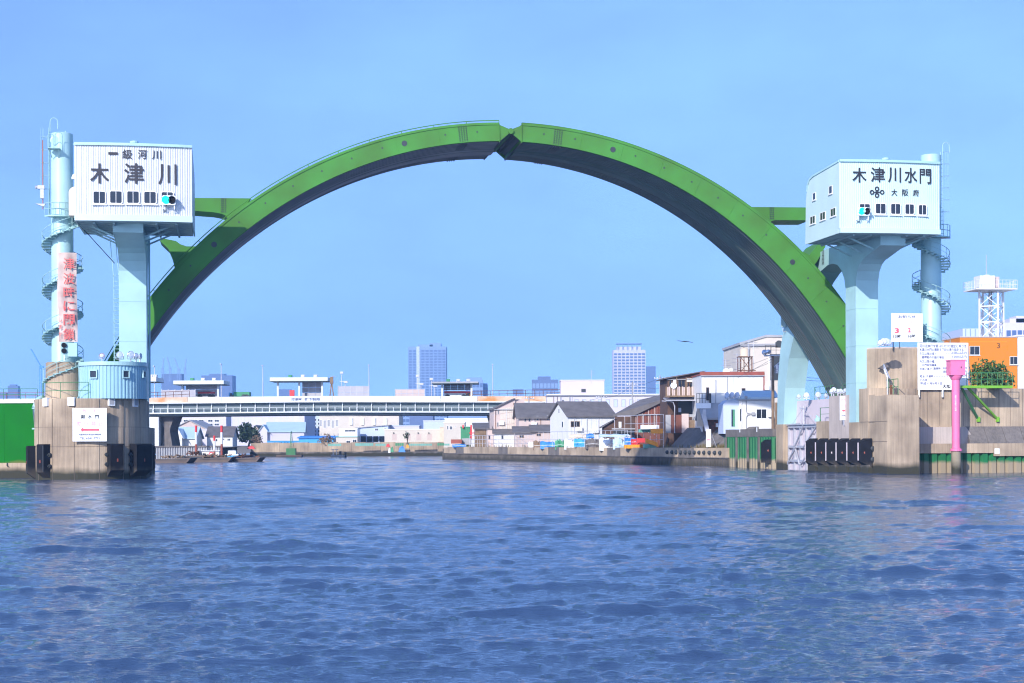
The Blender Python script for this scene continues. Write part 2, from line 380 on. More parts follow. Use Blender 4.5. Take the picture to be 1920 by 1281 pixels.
# ================================================================ THE RIVER
def river():
    t = np.concatenate([np.linspace(-1.1, -0.40, 40)[:-1], np.linspace(-0.40, 0.40, 640), np.linspace(0.40, 1.1, 40)[1:]])
    # rows: finer near the camera
    k = np.linspace(0, 1, 1150); y = 9.0 * (420.0 / 9.0) ** k
    X = np.outer(y, t); Y = np.repeat(y[:, None], len(t), 1)
    rng = np.random.default_rng(11)
    Z = np.zeros_like(X); DX = np.zeros_like(X); DY = np.zeros_like(X)
    rowstep = np.gradient(y)[:, None]
    def waves(n, l0, l1, amp, spread, sharp, base):
        nonlocal Z, DX, DY
        for i in range(n):
            L = l0 * (l1 / l0) ** rng.random(); a = base + rng.normal(0, spread)
            kx, ky = math.sin(a), math.cos(a); q = 2 * math.pi / L
            ph = q * (kx * X + ky * Y) + rng.random() * 6.28
            A = amp * L * (0.6 + 0.8 * rng.random())
            fade = np.clip((L / (rowstep * 3.0) - 0.5), 0, 1)
            Z += A * np.cos(ph) * fade
            DX -= sharp * A * kx * np.sin(ph) * fade; DY -= sharp * A * ky * np.sin(ph) * fade
    waves(9, 7.0, 16.0, 0.0010, 0.35, 0.8, 2.9)
    swell = Z.copy(); Z[:] = 0
    # wind chop: mostly low, with scattered steep crests that show their dark fronts
    waves(26, 1.6, 5.5, 0.0030, 0.40, 1.0, 3.02)
    waves(30, 0.8, 1.6, 0.0030, 0.55, 1.0, 3.05)
    sd = Z[:600].std(); q = Z / sd
    env = 0.55 + 0.45 * np.sin(X * .17 + 1.3 + .8 * np.sin(Y * .11)) * np.sin(Y * .23 + .6 * np.sin(X * .09 + 2))
    crest = np.log1p(np.exp(np.clip((q - 1.0) * 4.0, -30, 30))) / 4.0
    Z = swell + sd * (0.46 * q + 1.6 * env * crest)
    waves(90, 0.22, 0.8, 0.0038, 0.75, 1.1, 3.1)
    # a few larger crests of a passing wake
    for cx, cy, wx, wy, am in ((2.4, 29.3, 1.5, .34, .17), (.9, 30.3, .8, .3, .12), (3.6, 30.0, 1.0, .3, .12), (1.0, 28.4, .6, .25, .09), (-13, 66, 2.0, .6, .16), (5, 52, 3.0, .5, .13), (12, 45, 1.6, .45, .13), (-6, 47, 1.5, .45, .11), (9, 25, .7, .25, .09), (-3.5, 24, .8, .25, .08), (10.5, 36, 1.2, .35, .12), (-9, 33, 1.0, .3, .09), (6.2, 22.5, .8, .22, .08)):
        u = (Y - cy - .35 * np.sin((X - cx) * 1.1 + cy)) / wy
        Z += .7 * am * np.exp(-((X - cx) / wx) ** 2) * np.exp(-np.where(u < 0, u * u * 2.2, u * u * .7)) * (1 + .3 * np.sin(X * 5 + cy))
    # gusts: patches of livelier water
    g = 1.0 + 0.35 * np.sin(X * .11 + Y * .05 + 1.0) * np.sin(Y * .13 - X * .04) + 0.25 * np.sin(X * .31 + 2) * np.sin(Y * .27 + X * .1)
    Z *= 0.75 + 0.25 * g
    co = np.stack([X + DX, Y + DY, Z], -1).reshape(-1, 3)
    nr, nc = X.shape
    i = (np.arange(nr - 1)[:, None] * nc + np.arange(nc - 1)[None]).ravel()
    fs = np.stack([i, i + 1, i + nc + 1, i + nc], 1)
    me = bpy.data.meshes.new('river')
    me.vertices.add(len(co)); me.vertices.foreach_set('co', co.ravel())
    me.loops.add(fs.size); me.loops.foreach_set('vertex_index', fs.ravel())
    me.polygons.add(len(fs)); me.polygons.foreach_set('loop_start', np.arange(0, fs.size, 4)); me.polygons.foreach_set('loop_total', np.full(len(fs), 4))
    me.update(); me.polygons.foreach_set('use_smooth', np.ones(len(fs), bool))
    m = bpy.data.materials.new('river_water'); m.use_nodes = True
    n, l = m.node_tree.nodes, m.node_tree.links; b = n['Principled BSDF']
    b.inputs['Base Color'].default_value = (0.028, 0.056, 0.122, 1)
    b.inputs['Roughness'].default_value = 0.06; b.inputs['IOR'].default_value = 1.5
    ge = n.new('ShaderNodeNewGeometry')
    prev = None
    for sc, dist, st, sx in ((2.6, 0.07, 0.6, 0.4), (9.0, 0.04, 0.8, 0.4), (24.0, 0.02, 0.8, 0.45)):
        mp = n.new('ShaderNodeMapping'); mp.inputs['Scale'].default_value = (sx, 1.0, 1.0); l.new(ge.outputs['Position'], mp.inputs[0])
        t1 = n.new('ShaderNodeTexNoise'); t1.inputs['Scale'].default_value = sc; t1.inputs['Detail'].default_value = 3.5; t1.inputs['Roughness'].default_value = .55
        l.new(mp.outputs[0], t1.inputs['Vector'])
        bp = n.new('ShaderNodeBump'); bp.inputs['Strength'].default_value = st; bp.inputs['Distance'].default_value = dist
        l.new(t1.outputs[0], bp.inputs['Height'])
        if prev: l.new(prev.outputs[0], bp.inputs['Normal'])
        prev = bp
    l.new(prev.outputs[0], b.inputs['Normal'])
    me.materials.append(m)
    tag(link('river', me), kind='structure')
river()

# ================================================================ THE ARCH GATE
def interp(t, v, x): return float(np.interp(x, t, v))
AD = [-66, -54.4, -47, -41.7, -34.5, -27, -17, -8, 0, 8, 17, 27, 34.5, 41.7, 47, 55, 62, 66]     # degrees from the crown (minus = left bank)
ARI = [39.95, 40.32, 40.45, 40.60, 40.80, 41.0, 41.33, 41.58, 41.70, 41.55, 41.2, 40.6, 40.15, 39.75, 39.45, 39.05, 38.85, 38.75]
ARO = [41.7, 42.05, 42.12, 42.35, 42.58, 42.82, 43.12, 43.24, 43.26, 43.08, 42.98, 42.75, 42.55, 42.35, 42.15, 41.6, 41.3, 41.1]
def smooth_tab(vals):
    d = np.linspace(-66, 66, 133); v = np.interp(d, AD, vals)
    c = np.polyfit(d / 66, v, 5); return lambda x: float(np.polyval(c, x / 66))
r_in, r_out = smooth_tab(ARI), smooth_tab(ARO)
AZ = EYE - 14.0
AW = 9.5
def apt(d, r): a = R(d); return (r * math.sin(a), AZ + r * math.cos(a))
gate = Thing('arch_water_gate', 'huge green steel arch water gate raised over the river between two towers', 'water gate', (0, 150, 0), TH)
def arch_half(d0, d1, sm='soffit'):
    n = int(abs(d1 - d0) / 1.0); ds = [d0 + (d1 - d0) * i / n for i in range(n + 1)]
    prof = []
    box, sof, sb = MB(), MB(), MB()
    # ring of section points: front plate, top, back plate; the soffit sheet is a part of its own, folded along its middle
    rows = []
    for d in ds:
        o, i = apt(d, r_out(d)), apt(d, r_in(d))
        rows.append([(i[0], 0, i[1]), (o[0], 0, o[1]), (o[0], AW, o[1]), (i[0], AW, i[1])])
    k = len(rows)
    for a in range(k - 1):
        p, q = rows[a], rows[a + 1]
        box.add([p[0], q[0], q[1], p[1]], [(0, 1, 2, 3)]); box.add([p[1], q[1], q[2], p[2]], [(0, 1, 2, 3)]); box.add([p[2], q[2], q[3], p[3]], [(0, 1, 2, 3)])
    for e in (0, k - 1): box.add(rows[e], [(0, 1, 2, 3)])
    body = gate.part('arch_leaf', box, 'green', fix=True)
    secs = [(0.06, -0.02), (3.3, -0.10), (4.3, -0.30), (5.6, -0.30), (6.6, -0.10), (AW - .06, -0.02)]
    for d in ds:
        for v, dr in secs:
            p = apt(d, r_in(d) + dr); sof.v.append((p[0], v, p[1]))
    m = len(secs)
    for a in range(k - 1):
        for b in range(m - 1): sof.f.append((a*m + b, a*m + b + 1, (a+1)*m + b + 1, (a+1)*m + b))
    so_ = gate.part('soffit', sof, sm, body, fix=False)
    # longitudinal ribs on the soffit and short drain lips
    rb = MB()
    for v in np.linspace(0.5, AW - .5, 16):
        if 4.1 < v < 5.8: continue
        dr = interp([s[0] for s in secs], [s[1] for s in secs], v)
        for a in range(k - 1):
            A, B = apt(ds[a], r_in(ds[a]) + dr - .02), apt(ds[a+1], r_in(ds[a+1]) + dr - .02)
            rb.bar((A[0], v, A[1]), (B[0], v, B[1]), .04, .03)
    tag(gate.part('soffit_ribs', rb, 'soffd', body), kind='stuff')
    lip = MB().box(-.32, -.05, -.11, .32, .05, .11).mesh('drain_lip', M['dark'])
    for v, ph in ((1.2, 0), (3.0, .5), (6.9, 0.2), (8.5, .7)):
        d = d0 + (1 if d1 > d0 else -1) * (3 + ph * 3.5)
        while abs(d) < 58:
            dr = interp([s[0] for s in secs], [s[1] for s in secs], v)
            p = apt(d, r_in(d) + dr - .09); o = link('drain_lip', lip, body, (p[0], v, p[1])); o.rotation_euler = (0, R(d), 0)
            d += (1 if d1 > d0 else -1) * 3.5
    return body
bodies = [arch_half(-66, -1.35), arch_half(66, 1.35, 'soffsh')]
# crown hinge: tapered noses, side plates and the pin, with toothed seals running through the depth
zc = AZ + r_out(0) - .68
for s, b in ((-1, bodies[0]), (1, bodies[1])):
    A, B = apt(s * 1.35, r_out(1.35) - .10), apt(s * 1.35, r_in(1.35) + .05)
    for v in (0.02, AW - .3):
        gate.part('hinge_nose', MB().prism([A, (s * .16, zc + .22), (s * .16, zc - .22), B], v, v + .28, 'y'), 'green', b)
    gate.part('hinge_web', MB().prism([(A[0], A[1] - .2), (s * .3, zc + .1), (s * .3, zc - .1), (B[0], B[1] + .25)], .3, AW - .3, 'y'), 'dark', b)
    for i in range(26):
        v = .5 + i * (AW - 1) / 25
        gate.box('hinge_bolt', 'soffd', s * .40, v, zc - .46, s * .62, v + .17, zc - .30, b)
    # joint frames across the arch (bolted cross bands)
    for d in ((-1.42, -6.0) if s < 0 else (1.42, 6.0)):
        for q in ((0, ) if abs(d) < 2 else (-.45, -.15, .15, .45)):
            o, i = apt(d + q, r_out(d) + .02), apt(d + q, r_in(d) - .06)
            mb = MB().bar((o[0], -.03, o[1]), (i[0], -.03, i[1]), .07, .06)
            if q == 0: gate.part('joint_flange', mb, 'green', b)
            w = MB().bar((i[0], .05, i[1]), (i[0], AW - .1, i[1]), .09, .10)
            gate.part('joint_rib', w, 'dark', b)
    bolt = MB().box(-.045, -.03, -.045, .045, .03, .045).mesh('bolt', M['dark'])
    for q in (-.45, -.15, .15, .45):
        for j in range(9):
            d = s * 6.0 + q; r = r_in(d) + .15 + (r_out(d) - r_in(d) - .3) * j / 8
            p = apt(d, r); link('bolt', bolt, b, (p[0], -.02, p[1]))
gate.part('hinge_pin', MB().tube([(0, -.15, zc), (0, AW + .1, zc)], .27, 12), 'green', smooth=True)
# manholes and lifting eyes on the front plate
mh = MB().tube([(0, -.025, 0), (0, .03, 0)], .26, 14).mesh('manhole', M['dark'])
ey = MB().tube([(0, -.02, 0), (0, .03, 0)], .085, 8).mesh('drain_hole', M['dark'])
for d in (-13.4, -40.3, 13.2, 41.2):
    p = apt(d, (r_in(d) + r_out(d)) / 2); link('manhole', mh, bodies[0 if d < 0 else 1], (p[0], 0, p[1]))
for s in (-1, 1):
    for i in range(14):
        d = s * (4.2 + i * 4.0)
        if min(abs(abs(d) - 13.3), abs(abs(d) - 40.7)) < 1.4: continue
        p = apt(d, (r_in(d) + r_out(d)) / 2 + .1); link('drain_hole', ey, bodies[0 if s < 0 else 1], (p[0], 0, p[1]))
# welded plate joints on the front plate
for s, b in ((-1, bodies[0]), (1, bodies[1])):
    for k in range(10):
        d = s * (9.0 + k * 5.4); A, B = apt(d, r_out(d) - .02), apt(d, r_in(d) + .02)
        gate.part('plate_joint', MB().bar((A[0], -.004, A[1]), (B[0], -.004, B[1]), .03, .035), 'green', b)
    for rf, off in ((r_in, .07), (r_out, -.07)):
        fl_ = MB()
        for i in range(62):
            d0_, d1_ = s * (1.4 + i), s * (2.4 + i)
            A, B = apt(d0_, rf(d0_) + off), apt(d1_, rf(d1_) + off); fl_.bar((A[0], -.03, A[1]), (B[0], -.03, B[1]), .07, .09)
        gate.part('edge_flange', fl_, 'green', b)
# walkway rail on the back of the arch
for s, b in ((-1, bodies[0]), (1, bodies[1])):
    ds = [s * (1.4 + i * 1.0) for i in range(61)]
    up = .32 if s < 0 else .16
    mb = MB()
    for v in (.15, AW - .15):
        mb.tube([(apt(d, r_out(d) + up)[0], v, apt(d, r_out(d) + up)[1]) for d in ds], .045, 5)
    gate.part('edge_rail', mb, 'green', b)
    pm = MB().bar((0, 0, -.05), (0, 0, up), .06).mesh('rail_post', M['green'])
    for d in ds[::4]:
        for v in (.15, AW - .15):
            p = apt(d, r_out(d)); o = link('rail_post', pm, b, (p[0], v, p[1])); o.rotation_euler = (0, R(d), 0)
    gate.part('top_kerb', (lambda m_: [m_.bar((apt(d, r_out(d) + .05)[0], .12, apt(d, r_out(d) + .05)[1]), (apt(d + s, r_out(d + s) + .05)[0], .12, apt(d + s, r_out(d + s) + .05)[1]), .22, .12) for d in ds] and m_)(MB()), 'green', b)
# arms that tie the arch to the towers (one horizontal, one below it), built where they leave the back of the arch
def arm(poly, v0, v1, b, name): gate.part(name, MB().prism(poly, v0, v1, 'y'), 'green', b)
def gf(x, y, v=3.0): return gfront(x, y, v)
b = bodies[0]
arm([gf(346, 371), gf(470, 372), gf(462, 384), gf(430, 420), gf(424, 405), gf(416, 401), gf(400, 398), gf(346, 394)], 3.0, 6.5, b, 'upper_arm')
arm([gf(300, 446), gf(330, 452), gf(338, 458), gf(350, 462), gf(372, 462), gf(398, 450), gf(330, 518), gf(327, 500), gf(323, 484), gf(316, 467), gf(300, 452)], 3.0, 6.5, b, 'lower_arm')
b = bodies[1]
arm([gf(1520, 389), gf(1404, 388), gf(1418, 402), gf(1448, 432), gf(1443, 422), gf(1446, 415), gf(1452, 413), gf(1520, 413)], 3.0, 6.5, b, 'upper_arm')
arm([gf(1545, 452), gf(1534, 458), gf(1518, 478), gf(1500, 470), gf(1490, 470), gf(1520, 504), gf(1531, 492), gf(1548, 462)], 3.0, 6.5, b, 'lower_arm')
for x in (414, 417, 421): # bolted splice on the left arm
    for j in range(7):
        u, z = gf(x + 1.5, 373 + j * 4); gate.box('bolt', 'dark', u - .05, 2.96, z - .05, u + .05, 3.0, z + .05, bodies[0])
for x in (1444, 1447, 1450):
    for j in range(6):
        u, z = gf(x, 390 + j * 4); gate.box('bolt', 'dark', u - .05, 2.96, z - .05, u + .05, 3.0, z + .05, bodies[1])

# ================================================================ PORTAL TOWERS
PROF = [(-12, 21.35), (-12, 20.1), (-7.9, 19.35), (-7.0, 19.0), (-6.4, 18.4), (-6.08, 17.6), (-6.0, 16.6), (-6.0, 4.4), (-3.5, 4.4), (-3.5, 17.0),
        (-3.2, 18.0), (-2.5, 18.9), (-1.5, 19.5), (-.3, 19.75), (1.1, 19.75), (3.3, 19.3), (5.2, 18.5), (7.2, 17.2), (9.0, 15.6), (10.5, 13.9), (12.2, 11.4), (13.4, 8.4), (14.0, 4.3),
        (16.0, 4.3), (15.75, 8.9), (14.9, 12.3), (13.8, 14.6), (11.6, 17.3), (8.6, 19.6), (5.6, 20.8), (3.9, 21.2), (1.1, 21.35)]
def portal(name, label, xl, xr, zleg=4.4, slim=0.0):
    ul, ur = gfront(xl, 700, -6.0)[0], gfront(xr, 700, -6.0)[0]
    T = Thing(name, label, 'tower', gp(ul, 0, 0), TH)
    w = ur - ul
    P2 = [(v, zleg if z == 4.4 else z) for v, z in PROF]
    T.part('front_frame', MB().prism(P2[:15] + [P2[-1]], 0, w, 'x'), 'cyan')
    T.part('rear_frame', MB().prism(P2[14:], 0, w - slim, 'x'), 'cyan')
    for z in (8.2, 11.6, 15.0):
        T.part('section_joint', MB().box(-.018, -6.018, z, w + .018, -3.49, z + .05), 'stairp')
    # stiffening plates on the bracket head
    T.part('head_plate', MB().prism([(-12.04, 20.1), (-12.04, 21.35), (-12.0, 21.35), (-12.0, 20.1)], -.08, w + .08, 'x'), 'cyan')
    for x in (-.06, w + .02):
        T.part('bracket_flange', MB().prism([(-12, 20.1), (-12, 20.2), (-7.9, 19.45), (-7.9, 19.35)], x, x + .04, 'x'), 'cyan')
    for y0 in (-10.3, -7.6, -5.0):
        for s in (-1, 1):
            x = 0 if s < 0 else w
            T.part('knee_brace', MB().bar((x + s * 3.1, y0, 21.3), (x - s * .05, y0, 19.9), .10, .14), 'cyan')
    return T, ul, ur
PL, LUL, LUR = portal('portal_tower', 'pale blue steel tower carrying the white cabin on the left pier', 224, 275, 6.75, .85)
PR, RUL, RUR = portal('portal_tower', 'pale blue steel tower with curved rear leg by the right bank', 1605, 1647)
def ladder(T, x, y, z0, z1, m='stairp', w=.42, step=.36):
    mb = MB()
    for s in (0, w): mb.tube([(x, y + s, z0), (x, y + s, z1)], .03, 4)
    lo = T.part('ladder', mb, m)
    rm = MB().tube([(0, 0, 0), (0, w, 0)], .022, 4).mesh('rung', M[m])
    for i in range(int((z1 - z0) / step)): link('rung', rm, lo, (x, y, z0 + .2 + i * step))
    return lo
# caged ladder on the outer face of the left leg
lo = MB()
for x in (-.52, -.08): lo.tube([(x, -4.6, 6.9), (x, -4.6, 17.0), (x - .15, -4.6, 18.6), (x - .3, -4.9, 20.6)], .035, 4)
lo = PL.part('ladder', lo, 'cyan')
rm = MB().tube([(-.52, -4.6, 0), (-.08, -4.6, 0)], .028, 4).mesh('rung', M['stairp'])
for i in range(28): link('rung', rm, lo, (0, 0, 7.1 + i * .36))
PL.part('ladder_cage', (lambda q: [q.tube([(-.52, -4.6, 9.3 + i)] + [(-.3 - .32 * math.cos(math.pi * k / 6), -4.6 - .65 * math.sin(math.pi * k / 6), 9.3 + i) for k in range(7)], .018, 4) for i in range(9)] and q)(MB()), 'stairp', lo)
PL.part('cable', MB().tube([(-2.8, -8, 20.9), (-.4, -5.4, 18.3)], .04, 4), 'dark')
ladder(PR, -.05, 2.0, 19.9, 21.3, 'dark')
PL.part('joint_post', MB().bar((LUR - LUL + .12, -3.3, 6.9), (LUR - LUL + .12, -3.3, 20.5), .16, .2), 'cyan')

# ================================================================ CONTROL CABINS
VB = -13.5
def cabin(name, label, xl, xr, ytop, ybot, fascia, wallm, side_pts=None, yr=None):
    ul, z0 = gfront(xl, ybot, VB); ur, _ = gfront(xr, ybot, VB)
    T = Thing(name, label, 'control cabin', gp(ul, VB, 0), TH)
    w = ur - ul; z1 = T.fp((xl + xr) / 2, ytop).z; zf = T.fp((xl + xr) / 2, fascia).z; dp = 9.0
    bul = lambda x: -.28 * (1 - (2 * x / w - 1) ** 2)
    if side_pts: prof = [(T.sp(px, py, 0).y, T.sp(px, py, 0).z) for px, py in side_pts]; prof[-1] = (prof[-1][0], zf)
    else: prof = [(.03, z1), (dp - 1.2, z1 - .9), (dp - .3, z1 - 1.6), (dp, z1 - 2.6), (dp, zf)]
    prof = [(.03, zf), (.03, z1)] + prof[1:]
    dp = max(p[0] for p in prof)
    wall = T.part('wall', MB().prism(prof, 0, w, 'x'), wallm)
    # corrugated front sheet
    n = int(w / .19); mb = MB(); pts = []
    for i in range(n + 1):
        for q, dy in ((0, 0), (.35, 0), (.5, -.038), (.85, -.038)):
            x = (i + q) * w / (n + 1); pts.append((x, bul(x) + dy + .0))
    pts.append((w, 0))
    mb.add([(x, y, zf + .02) for x, y in pts] + [(x, y, z1 - .03) for x, y in pts], [(i, i + 1, len(pts) + i + 1, len(pts) + i) for i in range(len(pts) - 1)])
    T.part('cladding_sheet', mb, wallm)
    ol = [(w * i / 16, bul(w * i / 16) - .19) for i in range(17)]
    T.part('roof_edge', MB().prism(ol + [(w, .3), (0, .3)], z1 - .05, z1 + .16, 'z'), 'cyan')
    T.part('fascia', MB().prism([(x, y - .03) for x, y in ol] + [(w, .3), (0, .3)], z0, zf + .02, 'z'), 'cladc')
    for x in (-.02, w - .10): T.part('side_fascia', MB().box(x, .3, z0 + .01, x + .12, dp, zf), 'cladc')
    T.part('roof_rim', MB().prism([(prof[1][0], prof[1][1] + .1)] + [(p[0] + .06, p[1] + .1) for p in prof[2:-2]] + [(p[0] - .1, p[1] - .06) for p in prof[2:-2]][::-1] + [(prof[1][0], prof[1][1] - .05)], -.07, -.01, 'x'), 'cyan')
    fl = T.part('floor', MB().box(.12, .3, zf - .12, w - .12, dp - .1, zf - .02), 'cyand')
    for i in range(8):
        y = .7 + i * (dp - 1.2) / 7; T.box('joist', 'cyand', .15, y, z0 - .02, w - .15, y + .14, zf - .13, fl)
    for x in (w * .15, w * .32, w * .68, w * .85):
        T.box('floor_beam', 'cyand', x, .32, z0 - .16, x + .16, dp - .2, z0 - .02, fl)
    T.part('roof_vent', MB().lathe([(.22, 0), (.22, .25), (.34, .27), (.36, .42), (.15, .5)], 12, ((w * .5, .9, z1 + .1), (0, 0, 1))), 'cyan')
    return T, bul, w, zf, z1
def zpx(sc, ox, oy, x0, y0, x1, y1): return ox + x0 / sc, oy + y0 / sc, ox + x1 / sc, oy + y1 / sc
def glyph(T, bul, s, box, m='ink', bold=0.018):
    a, c = T.fp(box[0], box[3]), T.fp(box[2], box[1])
    lettering(T.o, s, m, a.x, a.z, c.x, c.z, bul((a.x + c.x) / 2) - .095, bold)
def cabwin(T, bul, box, **k):
    a, c = T.fp(box[0], box[3]), T.fp(box[2], box[1])
    return window(T, a.x, a.z, c.x, c.z, bul((a.x + c.x) / 2) - .075, r=.18, fw=.075, proud=.05, **k)
CL, bulL, wL, _, _ = cabin('control_cabin', 'white corrugated cabin marked with large black characters on the left tower', 140, 361, 274, 414, 405, 'clad')
Z1 = lambda *b: zpx(4, 0, 220, *b)
for s, bx in (('一', (815, 268, 885, 286)), ('級', (920, 248, 993, 318)), ('河', (1035, 250, 1103, 318)), ('川', (1142, 255, 1210, 322))): glyph(CL, bulL, s, Z1(*bx), bold=.012)
for s, bx in (('木', (678, 352, 820, 500)), ('津', (932, 352, 1080, 502)), ('川', (1188, 358, 1325, 512))): glyph(CL, bulL, s, Z1(*bx), bold=.016)
for bx in ((697, 556, 797, 654), (822, 555, 922, 654), (950, 556, 1050, 654), (1077, 559, 1177, 655), (1206, 561, 1305, 655)): cabwin(CL, bulL, Z1(*bx), sill=True)
SP = [(1572, 304), (1524, 331), (1518, 337), (1514.5, 347), (1512.5, 360), (1511, 376), (1510, 446)]
CR, bulR, wR, zfR, z1R = cabin('control_cabin', 'pale cabin with slanting side and a linked ring emblem on the right tower', 1574, 1762, 305, 437, 430, 'cladc', SP)
Z4 = lambda *b: zpx(4.571, 1440, 260, *b)
for s, bx in (('木', (713, 255, 835, 380)), ('津', (867, 253, 988, 378)), ('川', (1015, 255, 1125, 382)), ('水', (1157, 257, 1265, 385)), ('門', (1290, 265, 1388, 390))): glyph(CR, bulR, s, Z4(*bx), bold=.014)
for s, bx in (('大', (1042, 438, 1093, 495)), ('阪', (1135, 440, 1188, 495)), ('府', (1230, 442, 1280, 498))): glyph(CR, bulR, s, Z4(*bx), bold=.012)
for bx in ((768, 560, 868, 654), (903, 558, 1000, 654), (1033, 560, 1125, 657), (1157, 563, 1243, 657), (1275, 568, 1352, 662)): cabwin(CR, bulR, Z4(*bx), sill=True)
for bx in ((383, 452, 411, 540), (522, 392, 552, 487), (361, 652, 406, 745), (446, 618, 493, 712), (535, 583, 583, 680)):
    x0, y0, x1, y1 = Z4(*bx); a, c = CR.sp(x0, (y0 + y1) / 2, 0), CR.sp(x1, (y0 + y1) / 2, 0)
    zz = CR.sp((x0 + x1) / 2, y1, 0).z + .12, CR.sp((x0 + x1) / 2, y0, 0).z - .12
    window(CR, c.y, zz[0], a.y, zz[1], side=0.0, panes=1 if bx[1] < 500 else 2, fw=.06, sill=True, proud=.04)
em = MB()
cs = [CR.fp(*p) for p in ((1632, 361.7), (1641.5, 355.4), (1651, 361.7), (1641.5, 367.6))]
ey_ = bulR(cs[1].x) - .095
for c in cs:
    n = 18; o = len(em.v)
    for rr in (.21, .105):
        em.v += [(c.x + rr * math.cos(2 * math.pi * k / n), ey_, c.z + rr * math.sin(2 * math.pi * k / n)) for k in range(n)]
    em.f += [(o + k, o + (k + 1) % n, o + n + (k + 1) % n, o + n + k) for k in range(n)]
mid = (cs[0] + cs[2]) * .5
for c in cs:
    d = (c - Vector((mid.x, c.y, mid.z))); L = d.length; d.normalize(); q = Vector((-d.z, 0, d.x)) * .05
    a = Vector((mid.x, ey_ - .001, mid.z)); e = Vector((c.x, ey_ - .001, c.z)) - Vector((d.x, 0, d.z)) * .17
    em.add([a - q, e - q, e + q, a + q], [(0, 1, 2, 3)])
CR.part('emblem', em, 'ink')

def signal(label, px, T, bul, n='traffic_signal'):
    a, c = T.fp(px[0], px[3], -.75), T.fp(px[2], px[1], -.75)
    S = Thing(n, label, 'traffic signal', T.O + T.ex * a.x + T.ey * (-.75) + Vector((0, 0, a.z)), TH, 'river traffic signals on the cabins')
    w, h = c.x - a.x, c.z - a.z
    S.part('housing', MB().prism(rrect(0, 0, w, h, .1), 0, .28, 'y'), 'whites')
    for i, m in enumerate(('signal', 'black')):
        cx = w * (.27 + .46 * i)
        S.part('lens', MB().tube([(cx, -.06, h / 2), (cx, .02, h / 2)], h * .40, 16), m, smooth=True, label='lit green lens' if i == 0 else 'dark unlit lens')
        vis = MB(); k = 9
        for yy in (-.28, 0):
            for j in range(k):
                A = R(-20 + 220 * j / (k - 1)); vis.v.append((cx + h * .43 * math.cos(A), yy, h / 2 + h * .43 * math.sin(A)))
        vis.f = [(j, j + 1, k + j + 1, k + j) for j in range(k - 1)]
        S.part('visor', vis, 'whites', smooth=True)
    for x in (.05, w - .1): S.part('bracket', MB().bar((x, .12, -.3), (x, .75, -.3), .07).bar((x, .14, 0), (x, .14, -.34), .07).bar((x, .2, -.3), (x, .72, -.75), .05), 'whites')
    S.part('cable', MB().tube([(w * .3, .2, 0), (w * .25, .3, -.45), (w * .1, .6, -.5)], .025, 4), 'dark')
signal('signal with a lit green lens on the left cabin, below the large characters', (304, 367, 329, 384), CL, bulL)
signal('signal with a lit green lens on the right cabin, below the ring emblem', (1609, 389, 1631, 404), CR, bulR)

# ================================================================ SPIRAL STAIRS
def spiral(name, label, cx, d, y0, y1, rc, ro, pitch, hand, a0, ytopcol, turns_from=0.0, top_mb=True):
    base = at(cx, 800, d); zb = zat(cx, y0, d); zt = zat(cx, y1, d)
    T = Thing(name, label, 'spiral stair', (base.x, base.y, 0), TH)
    col = T.part('column', MB().lathe([(rc * 1.02, zb - 1.5), (rc * 1.02, zb + 3), (rc, zb + 3.05), (rc, zat(cx, ytopcol, d)), (rc * .9, zat(cx, ytopcol, d) + .06)], 28), 'cyan', smooth=True)
    for i in range(1, 7):
        zz = zb + (zat(cx, ytopcol, d) - zb) * i / 7
        T.part('weld_ring', MB().lathe([(rc * 1.006, zz), (rc * 1.012, zz + .03), (rc * 1.006, zz + .06)], 28), 'cyan', col)
    step = .195; n = int((zt - zb) / step); da = 2 * math.pi * step / pitch
    tm = MB(); w = da * 1.25
    q = [(rc * .95, -w * .35), (ro, -w / 2), (ro, w / 2), (rc * .95, w * .35)]
    tm.prism([(r * math.cos(a), r * math.sin(a)) for r, a in q], 0, .045, 'z')
    tm.prism([(r * math.cos(a), r * math.sin(a)) for r, a in ((rc, -w * .45), (ro, -w * .5), (ro, -w * .44), (rc, -w * .38))], -.13, 0, 'z')
    me = tm.mesh('tread', M['stairp'])
    bm_ = MB().tube([(ro - .04, 0, 0), (ro - .04, 0, 1.0)], .026, 4).mesh('baluster', M['stairp'])
    rail, mid, stg = [], [], []
    for i in range(n + 1):
        a = a0 + hand * da * i; z = zb + i * step
        link('tread', me, T.o, (0, 0, z), a)
        if i % 3 == 0: link('baluster', bm_, T.o, (0, 0, z), a)
        c, s = math.cos(a), math.sin(a)
        rail.append(((ro - .04) * c, (ro - .04) * s, z + 1.0)); mid.append(((ro - .04) * c, (ro - .04) * s, z + .5)); stg.append((ro * c, ro * s, z + .0))
    T.part('handrail', MB().tube(rail, .034, 5).tube(mid, .02, 4), 'stairp')
    T.part('outer_stringer', MB().tube(stg, .04, 4), 'stairp')
    T.top_angle = a0 + hand * da * n; T.zt = zt
    return T, zb, zt
DL = 139.0
SL, zbl, ztl = spiral('spiral_stair', 'pale green spiral stair winding round a tall column beside the left cabin', 118.5, DL, 716, 408, .92, 1.72, 3.93, 1, R(205), 252)
DR = 150.0
SR, zbr, ztr = spiral('spiral_stair', 'pale green spiral stair winding round a column behind the right cabin', 1747, DR, 655, 446, .92, 1.72, 3.93, -1, R(-30), 292)
